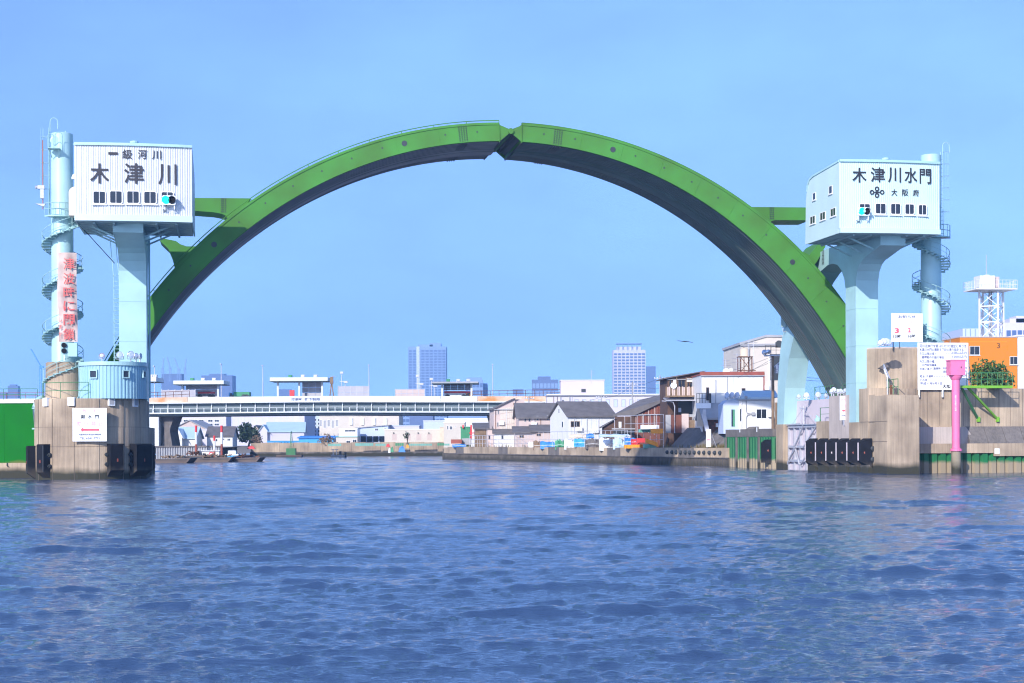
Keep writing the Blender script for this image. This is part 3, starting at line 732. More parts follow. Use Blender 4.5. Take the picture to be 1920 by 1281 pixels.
# upper works of the left column: landing, ladder with hoops, wind gauge platform
def landing(T, z, a, b, ro=1.75, rc=.9):
    k = 10; p = [(ro * math.cos(a + (b - a) * i / k), ro * math.sin(a + (b - a) * i / k)) for i in range(k + 1)]
    p2 = [(rc * math.cos(a + (b - a) * i / k), rc * math.sin(a + (b - a) * i / k)) for i in range(k + 1)]
    T.part('landing', MB().prism(p + p2[::-1], z - .12, z, 'z'), 'stairp')
    mb = MB()
    for h in (.55, 1.05): mb.tube([(x * .98, y * .98, z + h) for x, y in p], .03, 4)
    for x, y in p: mb.tube([(x * .98, y * .98, z), (x * .98, y * .98, z + 1.05)], .025, 4)
    T.part('landing_rail', mb, 'stairp')
landing(SL, ztl, R(-140), R(20))
landing(SR, ztr, R(160), R(340) - R(0))
zt = zat(118, 252, DL)
def hooped_ladder(T, x, y, z0, z1, hs=.5, out=(-1, 0)):
    mb = MB()
    for s in (-.22, .22): mb.tube([(x, y + s, z0), (x, y + s, z1)], .03, 4)
    for i in range(int((z1 - z0) / .4)): mb.tube([(x, y - .22, z0 + .2 + i * .4), (x, y + .22, z0 + .2 + i * .4)], .02, 4)
    lo = T.part('roof_ladder', mb, 'stairp')
    cg = MB()
    for i in range(int((z1 - z0) / 1.1)):
        z = z0 + 2.2 + i * 1.1
        if z > z1: break
        cg.tube([(x, y - .25, z)] + [(x + out[0] * .7 * math.sin(math.pi * k / 8), y - .3 * math.cos(math.pi * k / 8), z) for k in range(9)] + [(x, y + .25, z)], .018, 4)
    for k in (2, 4, 6): cg.tube([(x + out[0] * .7 * math.sin(math.pi * k / 8), y - .3 * math.cos(math.pi * k / 8), z0 + 2.2) , (x + out[0] * .7 * math.sin(math.pi * k / 8), y - .3 * math.cos(math.pi * k / 8), z1)], .015, 4)
    T.part('ladder_cage', cg, 'stairp', lo)
    T.part('ladder_hoop', MB().tube([(x + .1, y, z1 - .3), (x + .1, y, z1 + .5)] + [(x + .1 + .32 - .32 * math.cos(math.pi * k / 8), y, z1 + .5 + .35 * math.sin(math.pi * k / 8)) for k in range(9)] + [(x + .74, y, z1 - .1)], .04, 5), 'stairp', lo)
hooped_ladder(SL, -1.05, -.1, ztl + .2, zt + .5)
hooped_ladder(SR, 1.05, -.1, ztr + .2, zat(1747, 292, DR) + .4, out=(1, 0))
zp = zat(110, 284, DL)
SL.part('gauge_platform', MB().box(-1.0, -1.75, zp - .06, .0, -.75, zp).bar((-.9, -1.6, zp - .05), (-.75, -.8, zp - .7), .06).bar((-.1, -1.6, zp - .05), (-.2, -.9, zp - .7), .06), 'stairp')
SL.part('platform_rail', MB().tube([(-1, -1.75, zp), (-1, -1.75, zp + .9)] + [(-.75 + .25 * math.cos(R(180 - 22.5 * k)), -1.75, zp + .9 + .25 * math.sin(R(22.5 * k))) for k in range(9)] + [(-.5, -1.75, zp)], .03, 4)
        .tube([(-.4, -1.75, zp), (-.4, -1.75, zp + 1.0)] + [(-.1 + .3 * math.cos(R(180 - 22.5 * k)), -1.75, zp + 1.0 + .3 * math.sin(R(22.5 * k))) for k in range(9)] + [(.2, -1.75, zp)], .03, 4), 'stairp')
SL.part('hatch_ring', MB().lathe([(.35, 0), (.38, .05), (.3, .07)], 14, ((-.5, -.82, zp + .75), (0, -1, 0))), 'cyan')
SL.part('mast', MB().tube([(-1.55, -.4, ztl + .6), (-1.55, -.4, zt - .6)], .045, 5), 'brick')
zq = zat(90, 355, DL)
SL.part('camera_unit', MB().box(-1.75, -.6, zq - .9, -1.45, -.25, zq - .1).box(-1.95, -.65, zq - .1, -1.4, -.2, zq + .2).tube([(-2.0, -.45, zq + .05), (-2.15, -.5, zq + .05)], .14, 8).prism([(-2.15, zq - 1.35), (-1.3, zq - 1.35), (-1.5, zq - 1.6)], -.6, -.2, 'y'), 'steel')
SL.part('rooftop_pin', MB().tube([(.3, 0, zt), (.3, 0, zt + .3)], .05, 6), 'cyan')
# door hood joining column and cabin
DH = Thing('entrance_duct', 'cream curved duct between the left cabin and the stair column', 'duct', gp(gfront(129, 400, -8)[0], -8, 0), TH)
a, c = DH.fp(129, 404), DH.fp(141, 350)
DH.part('body', MB().prism([(a.x, a.z), (c.x, a.z), (c.x, c.z)] + [(c.x - (c.x - a.x) * math.sin(R(9 * k)), c.z - (c.x - a.x) * (1 - math.cos(R(9 * k)))) for k in range(1, 11)], 0, 1.4, 'y'), 'cream')
e, g_ = DH.fp(134, 334), DH.fp(141, 323)
DH.part('hood', MB().lathe([(.35, 0), (.34, .15), (.24, .38), (.05, .46)], 12, ((g_.x, .5, e.z), (0, 0, 1))), 'whites')

# tsunami banner hung on the front of the left stair
def banner():
    c0 = at(118.5, 800, DL); c0 = Vector((c0.x, c0.y, 0)) - GV * 1.85
    T = Thing('banner', 'long stained vertical banner with red characters hung on the left stair', 'banner', c0, TH)
    a, c = T.fp(109, 641), T.fp(144, 474)
    nx, nz = 16, 60; mb = MB()
    for j in range(nz + 1):
        for i in range(nx + 1):
            s, t = i / nx, j / nz
            x = a.x + (c.x - a.x) * s + .05 * math.sin(t * 9) * (1 - s) + .04 * math.sin(t * 5 + 1)
            y = .05 * math.sin(s * 11 + t * 6) * (1 - .5 * t) + .035 * math.sin(s * 5 - t * 17) + .12 * (2 * s - 1) ** 2
            mb.v.append((x, y, a.z + (c.z - a.z) * t))
    mb.f = [(j * (nx + 1) + i, j * (nx + 1) + i + 1, (j + 1) * (nx + 1) + i + 1, (j + 1) * (nx + 1) + i) for j in range(nz) for i in range(nx)]
    T.part('cloth', mb, 'cloth', smooth=True, fix=False)
    for s, y0, y1 in (('津', 484, 506), ('波', 512, 533), ('時', 538, 559), ('に', 564, 583), ('閉', 589, 610), ('鎖', 616, 638)):
        p, q = T.fp(119, y1, -.14), T.fp(140, y0, -.14); lettering(T.o, s, 'bred', p.x, p.z, q.x, q.z, -.14, .012, rot=(R(90 + random.uniform(-3, 3)), R(random.uniform(-2, 2)), 0))
    for s, y0, y1 in (('し', 595, 603), ('ま', 609, 617), ('か', 622, 631)):
        p, q = T.fp(110, y1, -.14), T.fp(116, y0, -.14); lettering(T.o, s, 'bred', p.x, p.z, q.x, q.z, -.14, .01)
banner()
# twin-lens signal and box low on the left stair
p = at(120, 664, DL - 2.2)
S = Thing('signal_lamp', 'dark two-lens signal lamp mounted low on the left spiral stair', 'signal lamp', p, TH)
S.part('housing', MB().prism(rrect(-.24, 0, .24, 1.0, .12), 0, .3, 'y'), 'stairp')
for z in (.27, .74): S.part('lens', MB().tube([(0, -.12, z), (0, .05, z)], .21, 14), 'black', smooth=True)
S.part('bracket', MB().bar((0, .1, 0), (0, .1, -.6), .06).bar((0, .1, -.4), (0, .9, -.3), .06), 'whites')
S.part('control_box', MB().box(.28, .05, -.2, 1.05, .75, .95), 'cyan')

# ================================================================ LEFT PIER
def stadium(r, back, n=20): return [(-r, back)] + [(-r * math.cos(math.pi * k / n), -r * math.sin(math.pi * k / n)) for k in range(n + 1)] + [(r, back)]
pc = at(170, 800, 139.5); PRAD = 4.66
PIER = Thing('concrete_pier', 'round-nosed stained concrete pier under the left tower', 'pier', (pc.x, pc.y, 0), TH + .02)
zs = [-3.0, zat(170, 838, 134.9), zat(170, 801, 134.9), zat(170, 747, 134.9)]
for i in range(3):
    PIER.part('concrete_lift', MB().prism(stadium(PRAD - .015 * i, 9 + .01 * i), zs[i] + .03, zs[i + 1], 'z'), 'conc')
    PIER.part('construction_joint', MB().prism(stadium(PRAD - .05, 8.9), zs[i + 1] - .02, zs[i + 1] + .05, 'z'), 'seam') if i < 2 else None
for a in (-62, -38, -13, 12, 38, 64):
    x, y = PRAD * math.sin(R(a)), -PRAD * math.cos(R(a))
    o = PIER.box('form_line', 'seam', -.012, -.008, zs[0], .012, .02, zs[3] - .03); o.location.x, o.location.y = x, y; o.rotation_euler = (0, 0, R(a))
ZP = zs[3]
RP = Thing('rear_pier', 'pale concrete pier behind the left tower, partly hidden', 'pier', (PIER.O.x + GV.x * 19 + 1.0, PIER.O.y + 18, 0), TH)
RP.part('shaft', MB().prism(stadium(3.4, 6), -3, 4.5, 'z'), 'conc')
def on_pier(x, y, out=0.0):                     # local place on the round face under a pixel
    best = None
    for a in np.linspace(-88, 88, 353):
        p = (( PRAD + out) * math.sin(R(a)), -(PRAD + out) * math.cos(R(a)))
        w = PIER.O + PIER.ex * p[0] + PIER.ey * p[1]; k = ray(x, y)
        e = abs(w.x - k.x * w.y)
        if best is None or e < best[0]: best = (e, a, w)
    w = best[2]; return Vector((w.x, w.y, zat(x, y, w.y))), best[1]
# notice board on the pier
w0, a0 = on_pier(168, 828, .35)
SG = Thing('warning_board', 'white square board with pink writing and an arrow on the left pier', 'sign', w0 - GU * 0, TH)
a, c = SG.fp(136, 828), SG.fp(200, 765)
for i in range(2):
    for j in range(3):
        SG.box('panel', 'whites', a.x + (c.x - a.x) * (0 if i == 0 else .245) + .006, 0, a.z + (c.z - a.z) * j / 3 + .005, a.x + (c.x - a.x) * (.24 if i == 0 else 1), .05, a.z + (c.z - a.z) * (j + 1) / 3 - .005)
SG.part('back_frame', MB().bar((a.x + .3, .12, a.z), (a.x + .3, .12, c.z), .1).bar((c.x - .3, .12, a.z), (c.x - .3, .12, c.z), .1).bar((a.x + .3, .2, c.z - .4), (a.x + .3, 1.2, c.z - .4), .08).bar((c.x - .3, .2, c.z - .4), (c.x - .3, 1.2, c.z - .4), .08), 'steel')
def line(T, s, m, x0, y0, x1, y1, yl=-.012, bold=0.01):
    p, q = T.fp(x0, y1, yl), T.fp(x1, y0, yl); lettering(T.o, s, m, p.x, p.z, q.x, q.z, yl, bold)
ZS = lambda *b: zpx(14.23, 120, 750, *b)
for s, m, bx in (('危', 'pinkp', (480, 245, 595, 345)), ('険', 'pinkp', (785, 245, 885, 340)), ('副', 'ink', (455, 395, 553, 497)), ('水', 'ink', (640, 395, 740, 497)), ('門', 'ink', (825, 395, 927, 497)),
                 ('航', 'pinkp', (325, 565, 460, 695)), ('行', 'pinkp', (527, 565, 655, 695)), ('禁', 'pinkp', (720, 565, 855, 695)), ('止', 'pinkp', (920, 565, 1048, 690)),
                 ('大阪府西大阪治水事務所', 'inkb', (385, 895, 990, 950)), ('TEL 6541-7771', 'inkb', (425, 995, 945, 1055))):
    line(SG, s, m, *ZS(*bx), bold=.02 if len(s) == 1 else .012)
p, q = SG.fp(*ZS(440, 825, 0, 0)[:2], -.012), SG.fp(*ZS(940, 770, 0, 0)[:2], -.012)
SG.part('arrow', MB().prism([(p.x, (p.z + q.z) / 2), (p.x + .22, q.z + .12), (p.x + .22, q.z), (q.x, q.z), (q.x, p.z), (p.x + .22, p.z), (p.x + .22, p.z - .12)], -.014, -.004, 'y'), 'red')
# small wall lamps / vents in the pier face
for i, (x, y, nm) in enumerate(((86, 754, 'first'), (134, 753, 'second'), (209, 753, 'third'), (253, 755, 'fourth'))):
    w, a_ = on_pier(x, y, .02)
    V = Thing('wall_vent', 'small louvred box set into the pier rim, %s from its outer end' % nm, 'vent', w, PIER.yaw + R(a_), 'louvred boxes along the pier rim')
    V.part('case', MB().box(-.28, -.12, -.35, .28, .2, .35), 'whites'); V.part('louvre', MB().box(-.2, -.14, -.25, .2, -.10, .27), 'greyw' if i > 1 else 'lilac')
# black rubber fenders
def fender(label, x0, x1, y0, y1, a=None, lug=True, group='black fender panels on the left pier'):
    w, a_ = on_pier((x0 + x1) / 2, (y0 + y1) / 2, .1)
    if a is not None: a_ = a
    Fd = Thing('fender_panel', label, 'fender', (w.x, w.y, 0), PIER.yaw + R(a_), group)
    hw = max(.32, (x1 - x0) / 2 / F * w.y / max(.45, math.cos(R(a_))))
    zt_, zb_ = zat((x0 + x1) / 2, y0, w.y), zat((x0 + x1) / 2, y1, w.y)
    Fd.part('panel', MB().prism([(-.55, zb_ + .5), (-.55, zt_ - .1), (-.45, zt_), (.12, zt_), (.12, zb_)], -hw, hw, 'x'), 'black')
    Fd.part('edge_strip', MB().box(hw - .1, -.58, zb_ + .55, hw, -.552, zt_ - .12), 'dark')
    Fd.part('mark', MB().prism(rrect(-.06, (zt_ + zb_) / 2 - .15, .06, (zt_ + zb_) / 2 + .12, .05), -.57, -.552, 'y'), 'brick')
    if lug:
        for z in (zb_ + 1.0, zt_ - .9):
            for s in (-1, 1): Fd.part('lug', MB().tube([(s * (hw + .08), -.1, z), (s * (hw + .08), .1, z)], .17, 8).tube([(s * (hw + .08), -.2, z), (s * (hw + .08), -.1, z)], .07, 6), 'dark')
    return Fd
fender('black fender panel on the far side edge of the left pier, beside the green gate', 58, 67, 836, 898, lug=False)
fender('slim black fender panel below the left end of the pier sign', 78, 92, 833, 897)
fender('wide black fender panel on the pier front, just below the sign edge', 203, 228, 832, 893)
fender('black fender panel on the pier next to the open river', 247, 274, 832, 893)
fender('outermost black fender panel hanging over the open channel edge of the left pier', 274, 293, 834, 890, a=88, lug=False)
# drum base of the stair
db = at(120, 700, DL)
DB = Thing('stair_base', 'round weathered concrete drum carrying the left spiral stair', 'concrete base', (db.x, db.y, ZP), TH)
DB.part('drum', MB().lathe([(1.55, -.2), (1.5, zat(120, 681, DL) - ZP), (1.4, zat(120, 681, DL) - ZP + .05)], 28), 'conc', smooth=True)
# blue corrugated hut with rounded front
hc = at(212, 800, 138.0)
H = Thing('pier_hut', 'pale blue corrugated hut with curved front on the left pier', 'hut', (hc.x, hc.y, ZP), TH)
hr, hz = 2.68, zat(212, 678, 135.6) - ZP
ol = stadium(hr, 3.2, 28)
mb = MB(); pts = []
for (p, q) in zip(ol[:-1], ol[1:]):
    p, q = Vector(p), Vector(q); nseg = max(1, int((q - p).length / .2)); nrm = Vector((q.y - p.y, -(q.x - p.x))).normalized() * -1
    for i in range(nseg):
        for f_, o_ in ((0, 0), (.4, 0), (.5, .045), (.9, .045)): pts.append(p.lerp(q, (i + f_) / nseg) - nrm * o_ * 1.0)
pts.append(Vector(ol[-1])); k = len(pts)
mb.add([(v.x, v.y, 0) for v in pts] + [(v.x, v.y, hz - .1) for v in pts], [(i, i + 1, k + i + 1, k + i) for i in range(k - 1)])
H.part('wall', mb, 'hut', fix=False)
H.part('back_wall', MB().box(-hr + .05, 3.1, 0, hr - .05, 3.2, hz - .1), 'hut')
H.part('roof', MB().prism(stadium(hr + .14, 3.3, 28), hz - .32, hz, 'z'), 'cyan')
def hutwin(x0, y0, x1, y1):
    best = min(np.linspace(-89, 89, 357), key=lambda a: abs((H.O + H.ex * hr * math.sin(R(a)) - H.ey * hr * math.cos(R(a))).x - ray((x0 + x1) / 2, y0).x * (H.O + H.ex * hr * math.sin(R(a)) - H.ey * hr * math.cos(R(a))).y))
    w = H.O + H.ex * hr * math.sin(R(best)) - H.ey * hr * math.cos(R(best))
    wd = (x1 - x0) / F * w.y / max(.35, math.cos(R(best))) / 2; z0, z1 = zat(x0, y1, w.y) - ZP, zat(x0, y0, w.y) - ZP
    class Q: pass
    t = Thing.__new__(Thing); t.o = H.o; t.O = H.O; t.yaw = H.yaw; t.ex = H.ex; t.ey = H.ey
    fo = window(t, -wd, z0, wd, z1, 0, panes=1, fw=.09, proud=.10, frame='cyan')
    fo.location = (hr * math.sin(R(best)) , -hr * math.cos(R(best)), 0); fo.location += Vector((math.sin(R(best)), -math.cos(R(best)), 0)) * .075; fo.rotation_euler = (0, 0, R(best))
hutwin(169, 693.5, 184, 710); hutwin(229, 694, 242, 709.5); hutwin(265.5, 695, 271, 709)
H.part('drain_pipe', MB().tube([(-hr - .1, .1, hz - .3), (-hr - .1, .1, .3), (-hr - .25, -.1, 0)], .06, 6), 'cyan')
# floodlights on the hut roof
def floodlight(label, x, y, d, r, az, el, base_z=None, group=None, m='lamp'):
    p = at(x, y, d)
    T = Thing('floodlight', label, 'floodlight', p, az, group)
    ce, se = math.cos(el), math.sin(el); ax = (0, -ce, se)
    T.part('reflector', MB().lathe([(r * .28, -r * 1.1), (r * .35, -r * .7), (r * .8, -r * .35), (r, 0), (r * .95, .02), (r * .7, -r * .22)], 16, ((0, 0, 0), ax)), m, smooth=True)
    T.part('lamp_glass', MB().lathe([(r * .9, -.02), (r * .5, .03)], 14, ((0, 0, 0), ax)), 'bluew')
    mb = MB().bar((-r * 1.05, 0, 0), (-r * 1.05, r * .3, -r * 1.1), .05).bar((r * 1.05, 0, 0), (r * 1.05, r * .3, -r * 1.1), .05).bar((-r * 1.05, r * .3, -r * 1.1), (r * 1.05, r * .3, -r * 1.1), .06)
    if base_z is not None: mb.bar((0, r * .3, -r * 1.1), (0, r * .3, base_z - p.z), .09)
    T.part('yoke', mb, 'steel')
g = 'floodlights on the roof of the blue hut'; zr = ZP + hz
floodlight('small bare floodlight at the stair end of the blue hut roof', 191, 666.5, 137, .22, .3, .4, zr, g, 'brick')
floodlight('large dish floodlight on the hut roof turned towards the channel', 225, 665.5, 137, .32, .6, .15, zr, g)
floodlight('dish floodlight on the hut roof in front of the tower leg', 246, 665, 137, .33, .75, .1, zr, g)
floodlight('medium dish floodlight on the hut roof, second nearest the channel', 256, 667, 137, .24, 1.0, .1, zr, g)
floodlight('narrow edge-on floodlight on the hut roof nearest the channel', 264, 667, 137, .22, 1.35, .1, zr, g)
# railings on the pier, pipe down its side
PRl = Thing('pier_railing', 'thin green railing standing on the left pier before the stair drum', 'railing', (PIER.O.x, PIER.O.y, ZP), PIER.yaw)
railing(PRl, [(-3.9, -.6, 0), (-3.7, -2.0, 0), (-2.2, -3.6, 0), (.1, -4.2, 0)], 1.35, 'rgreen', .028, 1.6)
PP = Thing('drain_pipe', 'thick pale blue pipe running down the outer edge of the left pier', 'pipe', (at(66, 800, 138).x, 138, 0), 0)
z9 = zat(66, 745, 138)
PP.part('pipe', MB().tube([(.35, 2.5, z9), (.3, .9, z9 - .05), (.15, .3, z9 - .25), (0, 0, z9 - .8), (0, 0, 1.2)], .24, 10), 'cyan', smooth=True)
for z in (z9 - 1.0, 4.2, 2.6): PP.part('clamp', MB().lathe([(.27, z), (.27, z + .12)], 10), 'stairp')
# ================================================================ GREEN SUB GATE
gx0, gx1 = at(-160, 800, 142).x, at(64, 800, 142).x
SGt = Thing('sub_gate', 'big flat dark green steel gate leaf beside the left pier', 'water gate', (gx0, 142, 0), 0.0)
gw = gx1 - gx0; gz0, gz1 = zat(30, 868, 142), zat(30, 756, 142)
npan = 4
for i in range(npan): SGt.part('skin_plate', MB().box(gw * i / npan + .005, 0, gz0, gw * (i + 1) / npan - .005, .3, gz1), 'gate')
SGt.part('concrete_sill', MB().box(0, -.2, -3, gw, .6, gz0 - .01), 'conc')
SGt.part('top_beam', MB().box(0, -.1, gz1, gw, 1.4, zat(30, 750, 142)), 'whites')
railing(SGt, [(0, 1.0, zat(30, 750, 142)), (gw, 1.0, zat(30, 750, 142))], 1.0, 'rgreen', .025, 1.4)
SGt.part('hook', MB().tube([(gw * .78, -.25, 1.35), (gw * .78, -.3, 1.1), (gw * .78 + .12, -.3, 1.0)], .05, 5), 'dark')

# ================================================================ RIGHT BANK AT THE TOWER
UW = RUL - .05                                     # the river-side wall stands in this plane of the gate frame
VF = -9.0                                          # and turns here to face down river
RB = Thing('lock_wall', 'stained concrete lock wall below the right tower with rust streaks', 'wall', gp(UW, 0, 0), TH)
def rs(x, y, u=0.0): p = RB.sp(x, y, u); return p.y, p.z          # (v, z) on the river-side face
def wallblock(T, name, m, x0, x1, ytop, thick=1.6, zb=-3.0, inset=0.0, u=0.0):
    v0, v1 = sorted((rs(x0, 850)[0], rs(x1, 850)[0])); z1 = T.sp((x0 + x1) / 2, ytop, u).z
    return T.part(name, MB().box(u + inset, v0 + .012, zb, u + inset + thick, v1 - .012, z1), m)
wallblock(RB, 'wall_section', 'conc', 1640, 1663, 742, 3.0)
wallblock(RB, 'wall_section', 'conc', 1612, 1640, 741, 3.0, inset=.05)
wallblock(RB, 'wall_section', 'conc', 1592, 1612, 792, 3.0)
wallblock(RB, 'wall_section', 'concp', 1554, 1592, 742, 3.0, inset=.04)
wallblock(RB, 'wall_section', 'conc', 1529, 1554, 790, 2.0, inset=.10)
wallblock(RB, 'gate_pillar', 'conc', 1457, 1470, 796, 2.4, inset=-.1)
# construction joints on the river face
for y in (790, 828):
    v0, z = rs(1663, y); v1, _ = rs(1613, y)
    RB.part('construction_joint', MB().box(-.012, min(v0, v1), z - .02, .02, max(v0, v1), z + .02), 'seam')
# mitre gate in its recess, with the lilac wall behind
zl = RB.sp(1510, 751, 1.4).z
RB.part('recess_wall', MB().box(1.4, rs(1556, 800)[0], -3, 3.2, rs(1466, 800)[0] + .5, zl), 'lilac')
MG = Thing('mitre_gate', 'grey lilac steel lock gate leaf with diagonal braces, folded into its recess', 'lock gate', gp(UW, 0, 0), TH)
v0, v1 = rs(1527, 850)[0], rs(1471, 850)[0]; zt_ = rs(1500, 797)[1]; zb_ = rs(1500, 872)[1]; zm = rs(1500, 838)[1]
MG.part('skin_plate', MB().box(.62, v0, zb_ - 2, .72, v1, zt_), 'lilac')
for i in range(6):
    v = v0 + (v1 - v0) * i / 5; MG.box('post', 'steel', .38, v - .10, zb_ - 2, .62, v + .10, zt_)
for z in (zt_ - .15, zm, zb_ + .4): MG.box('beam', 'steel', .34, v0, z - .12, .60, v1, z + .12)
for a, b_ in (((0, zb_), (.55, zt_)), ((.45, zb_), (1, zm + 1.0)), ((.55, zm), (1, zt_)), ((0, zb_ + .2), (.3, zm)), ((.75, zm), (.95, zb_)), ((.25, zm), (.4, zb_))):
    MG.part('brace', MB().bar((.33, v1 + (v0 - v1) * a[0], a[1]), (.33, v1 + (v0 - v1) * b_[0], b_[1]), .16, .12), 'steel')
MG.part('gate_walk', MB().box(.2, v0, zt_, 1.0, v1, zt_ + .08).bar((.3, v1 - 1, zt_ + .1), (.3, v1 - 4, zt_ + .15), .08), 'steel')
MG.part('derrick', MB().tube([(.5, (v0 + v1) / 2, zt_), (.5, (v0 + v1) / 2, zt_ + 1.9)], .06, 5).tube([(.5, (v0 + v1) / 2 + .8, zt_), (.5, (v0 + v1) / 2 + .8, zt_ + 1.9)], .06, 5)
        .tube([(.5, (v0 + v1) / 2, zt_ + 1.7), (.5, v0 + .5, zt_ + .1)], .025, 4).tube([(.5, (v0 + v1) / 2, zt_ + 1.8), (.5, v1 - 1, zt_ + .1)], .025, 4).bar((.5, (v0 + v1) / 2 - .4, zt_ + 1.6), (.5, (v0 + v1) / 2 + 1.2, zt_ + 1.75), .07), 'steel')
# saw-tooth rubber fenders along the river face
xs = [1516, 1535, 1555, 1574, 1594, 1615, 1637]
ordn = ['first', 'second', 'third', 'fourth', 'fifth', 'sixth', 'seventh', 'eighth', 'ninth', 'tenth', 'eleventh', 'twelfth', 'thirteenth', 'fourteenth']
for i in range(6):
    va, vb_ = rs(xs[i + 1], 850)[0], rs(xs[i], 850)[0]
    c = gp(UW, va, 0)
    Fd = Thing('fender_panel', 'black saw-tooth fender on the right lock wall, %s counting from the grey gate' % ordn[i], 'fender', (c.x, c.y, 0), TH, 'saw-tooth fenders on the right lock wall')
    L = vb_ - va; z1, z0 = zat(xs[i + 1], 822, c.y), zat(xs[i + 1], 876, c.y)
    # a slab turned out of the wall so that its face looks down river
    P = [(-.05, .1), (-.80, L * .50), (-.80, L * .58), (-.05, L * .80)]
    Fd.part('panel', MB().add([(x, y, z0 + (.0 if x > -.5 else .55)) for x, y in P] + [(x, y, z1 - (.0 if x > -.5 else .35)) for x, y in P],
            [(3, 2, 1, 0), (4, 5, 6, 7), (0, 1, 5, 4), (1, 2, 6, 5), (2, 3, 7, 6), (3, 0, 4, 7)]), 'black')
    Fd.part('mark', MB().lathe([(.11, 0), (.10, .03)], 10, ((-.43, L * .30 - .03, (z0 + z1) / 2), (-.25, -1, 0))), 'brick' if i != 2 else 'lilac')
    Fd.part('edge_strip', MB().box(-.83, L * .50, z0 + .58, -.79, L * .58, z1 - .38), 'lilac')  # pale strip paints the lit outer edge of the slab
    Fd.part('mount', MB().box(-.3, .3, z0 - .8, .1, L * .8, z0 + .2), 'concd')
    if i == 5:
        for z in (z0 + .7, z1 - .9): Fd.part('shackle', MB().lathe([(.18, 0), (.22, .08), (.1, .12)], 10, ((-.05, -.02, z), (0, -1, 0))), 'dark')
# one more fender round the pillar, past the gate
c = gp(UW, rs(1455, 850)[0], 0)
Fd = Thing('fender_panel', 'single black fender beside the green sheet piles, past the lock gate', 'fender', (c.x, c.y, 0), TH, 'saw-tooth fenders on the right lock wall')
z1, z0 = zat(1455, 822, c.y), zat(1455, 868, c.y)
Fd.part('panel', MB().add([(x, y, z0) for x, y in ((-.05, 0), (-1.0, 1.6), (-1.0, 1.9), (-.05, 3))] + [(x, y, z1 - (0 if x > -.5 else .45)) for x, y in ((-.05, 0), (-1.0, 1.6), (-1.0, 1.9), (-.05, 3))],
        [(3, 2, 1, 0), (4, 5, 6, 7), (0, 1, 5, 4), (1, 2, 6, 5), (2, 3, 7, 6), (3, 0, 4, 7)]), 'black')
Fd.part('mark', MB().lathe([(.11, 0), (.10, .03)], 10, ((-.55, .85, (z0 + z1) / 2), (-.4, -1, 0))), 'brick')
# front-facing wall up to the frame edge
FW = Thing('river_wall', 'weathered concrete river wall with sheet piling right of the tower', 'wall', gp(UW, VF, 0), TH)
def fw(x, y, v=0.0): p = FW.fp(x, y, v); return p.x, p.z
XR = fw(2200, 800)[0]
z_top = fw(1800, 728)[1]; z_led = fw(1750, 801)[1]; z_cap1 = fw(1750, 832)[1]; z_cap0 = fw(1750, 850)[1]
jx = [0, fw(1722, 800)[0], fw(1800, 800)[0], fw(1870, 800)[0], fw(1950, 800)[0], XR]
for i in range(5):
    FW.part('wall_section', MB().box(jx[i] + .012, .6 + .01 * (i % 2), -3, jx[i + 1] - .012, 2.2, z_top - (.0 if i else .02)), 'conc')
for i in range(26):
    x = fw(1722, 800)[0] + i * 1.15
    if x < XR - .3: FW.box('form_line', 'seam', x, .588, z_led + .1, x + .03, .64, z_top - .02)
FW.part('corner_pier', MB().box(0, -.05, -3, fw(1678, 800)[0], .61, z_top), 'conc')
FW.part('corner_chamfer', MB().prism([(fw(1678, 800)[0], -.05), (fw(1690, 800)[0], .6), (fw(1678, 800)[0], .6)], z_cap1, z_top, 'z'), 'conc')
FW.part('ledge', MB().box(fw(1690, 800)[0], .05, z_cap1, fw(1800, 800)[0], .6, z_led), 'concp')
FW.part('buttress', MB().prism([(.05, z_cap1), (.05, z_led), (.6, z_led), (.6, z_cap1)], fw(1800, 800)[0], fw(1812, 800)[0], 'x').prism([(fw(1812, 800)[0], z_led), (fw(1812, 800)[0], z_cap1), (fw(1832, 800)[0], z_cap1)], .05, .6, 'y'), 'concp')
for i in range(4):
    x0, x1 = fw(1815 + i * 34, 830)[0], fw(1815 + (i + 1) * 34, 830)[0]
    FW.part('sloping_slab', MB().prism([(-.5, z_cap1), (.55, z_led + .05), (.59, z_led + .05), (.59, z_cap1)], x0 + .02, x1 - .02, 'x'), 'concd')
FW.part('capping_beam', MB().box(fw(1690, 840)[0], -.55, z_cap0, fw(1858, 840)[0], .1, z_cap1), 'conc')
FW.part('capping_beam', MB().box(fw(1858, 840)[0] + .02, -.6, fw(1900, 855)[1], XR, .1, z_cap1), 'conc')
FW.part('small_notice', MB().box(fw(1859, 840)[0], -.64, fw(1859, 851)[1], fw(1868, 840)[0], -.605, fw(1859, 841)[1]), 'whites')
pm = MB().prism([(0, 0), (.18, -.28), (.62, -.28), (.80, 0), (.80, .05), (.58, -.22), (.22, -.22), (0, .05)], -3, z_cap0 + .02, 'z').mesh('sheet_pile', M['pile'])
x = fw(1678, 860)[0]; i = 0
while x < XR:
    link('sheet_pile', pm, FW.o, (x, -.12 - .002 * (i % 2), 0)); x += .81; i += 1
FW.part('rust_streak', MB().box(fw(1668, 800)[0], -.062, .4, fw(1673, 800)[0], -.045, fw(1670, 722)[1]), 'rust')
FW.part('corner_rail', MB().tube([(fw(1663, 800)[0], -.16, fw(1663, 770)[1]), (fw(1663, 800)[0], -.16, fw(1663, 708)[1]), (fw(1659, 800)[0], .1, fw(1663, 692)[1])], .07, 6), 'steel')
for i in range(9):
    z = fw(1662, 800 + i * 4)[1]; FW.part('cable_loop', MB().tube([(fw(1657 + i % 3, 800)[0], -.1, z), (fw(1662, 800)[0], -.14, z + .06), (fw(1667, 800)[0], -.1, z - .05)], .03, 4), 'rust')
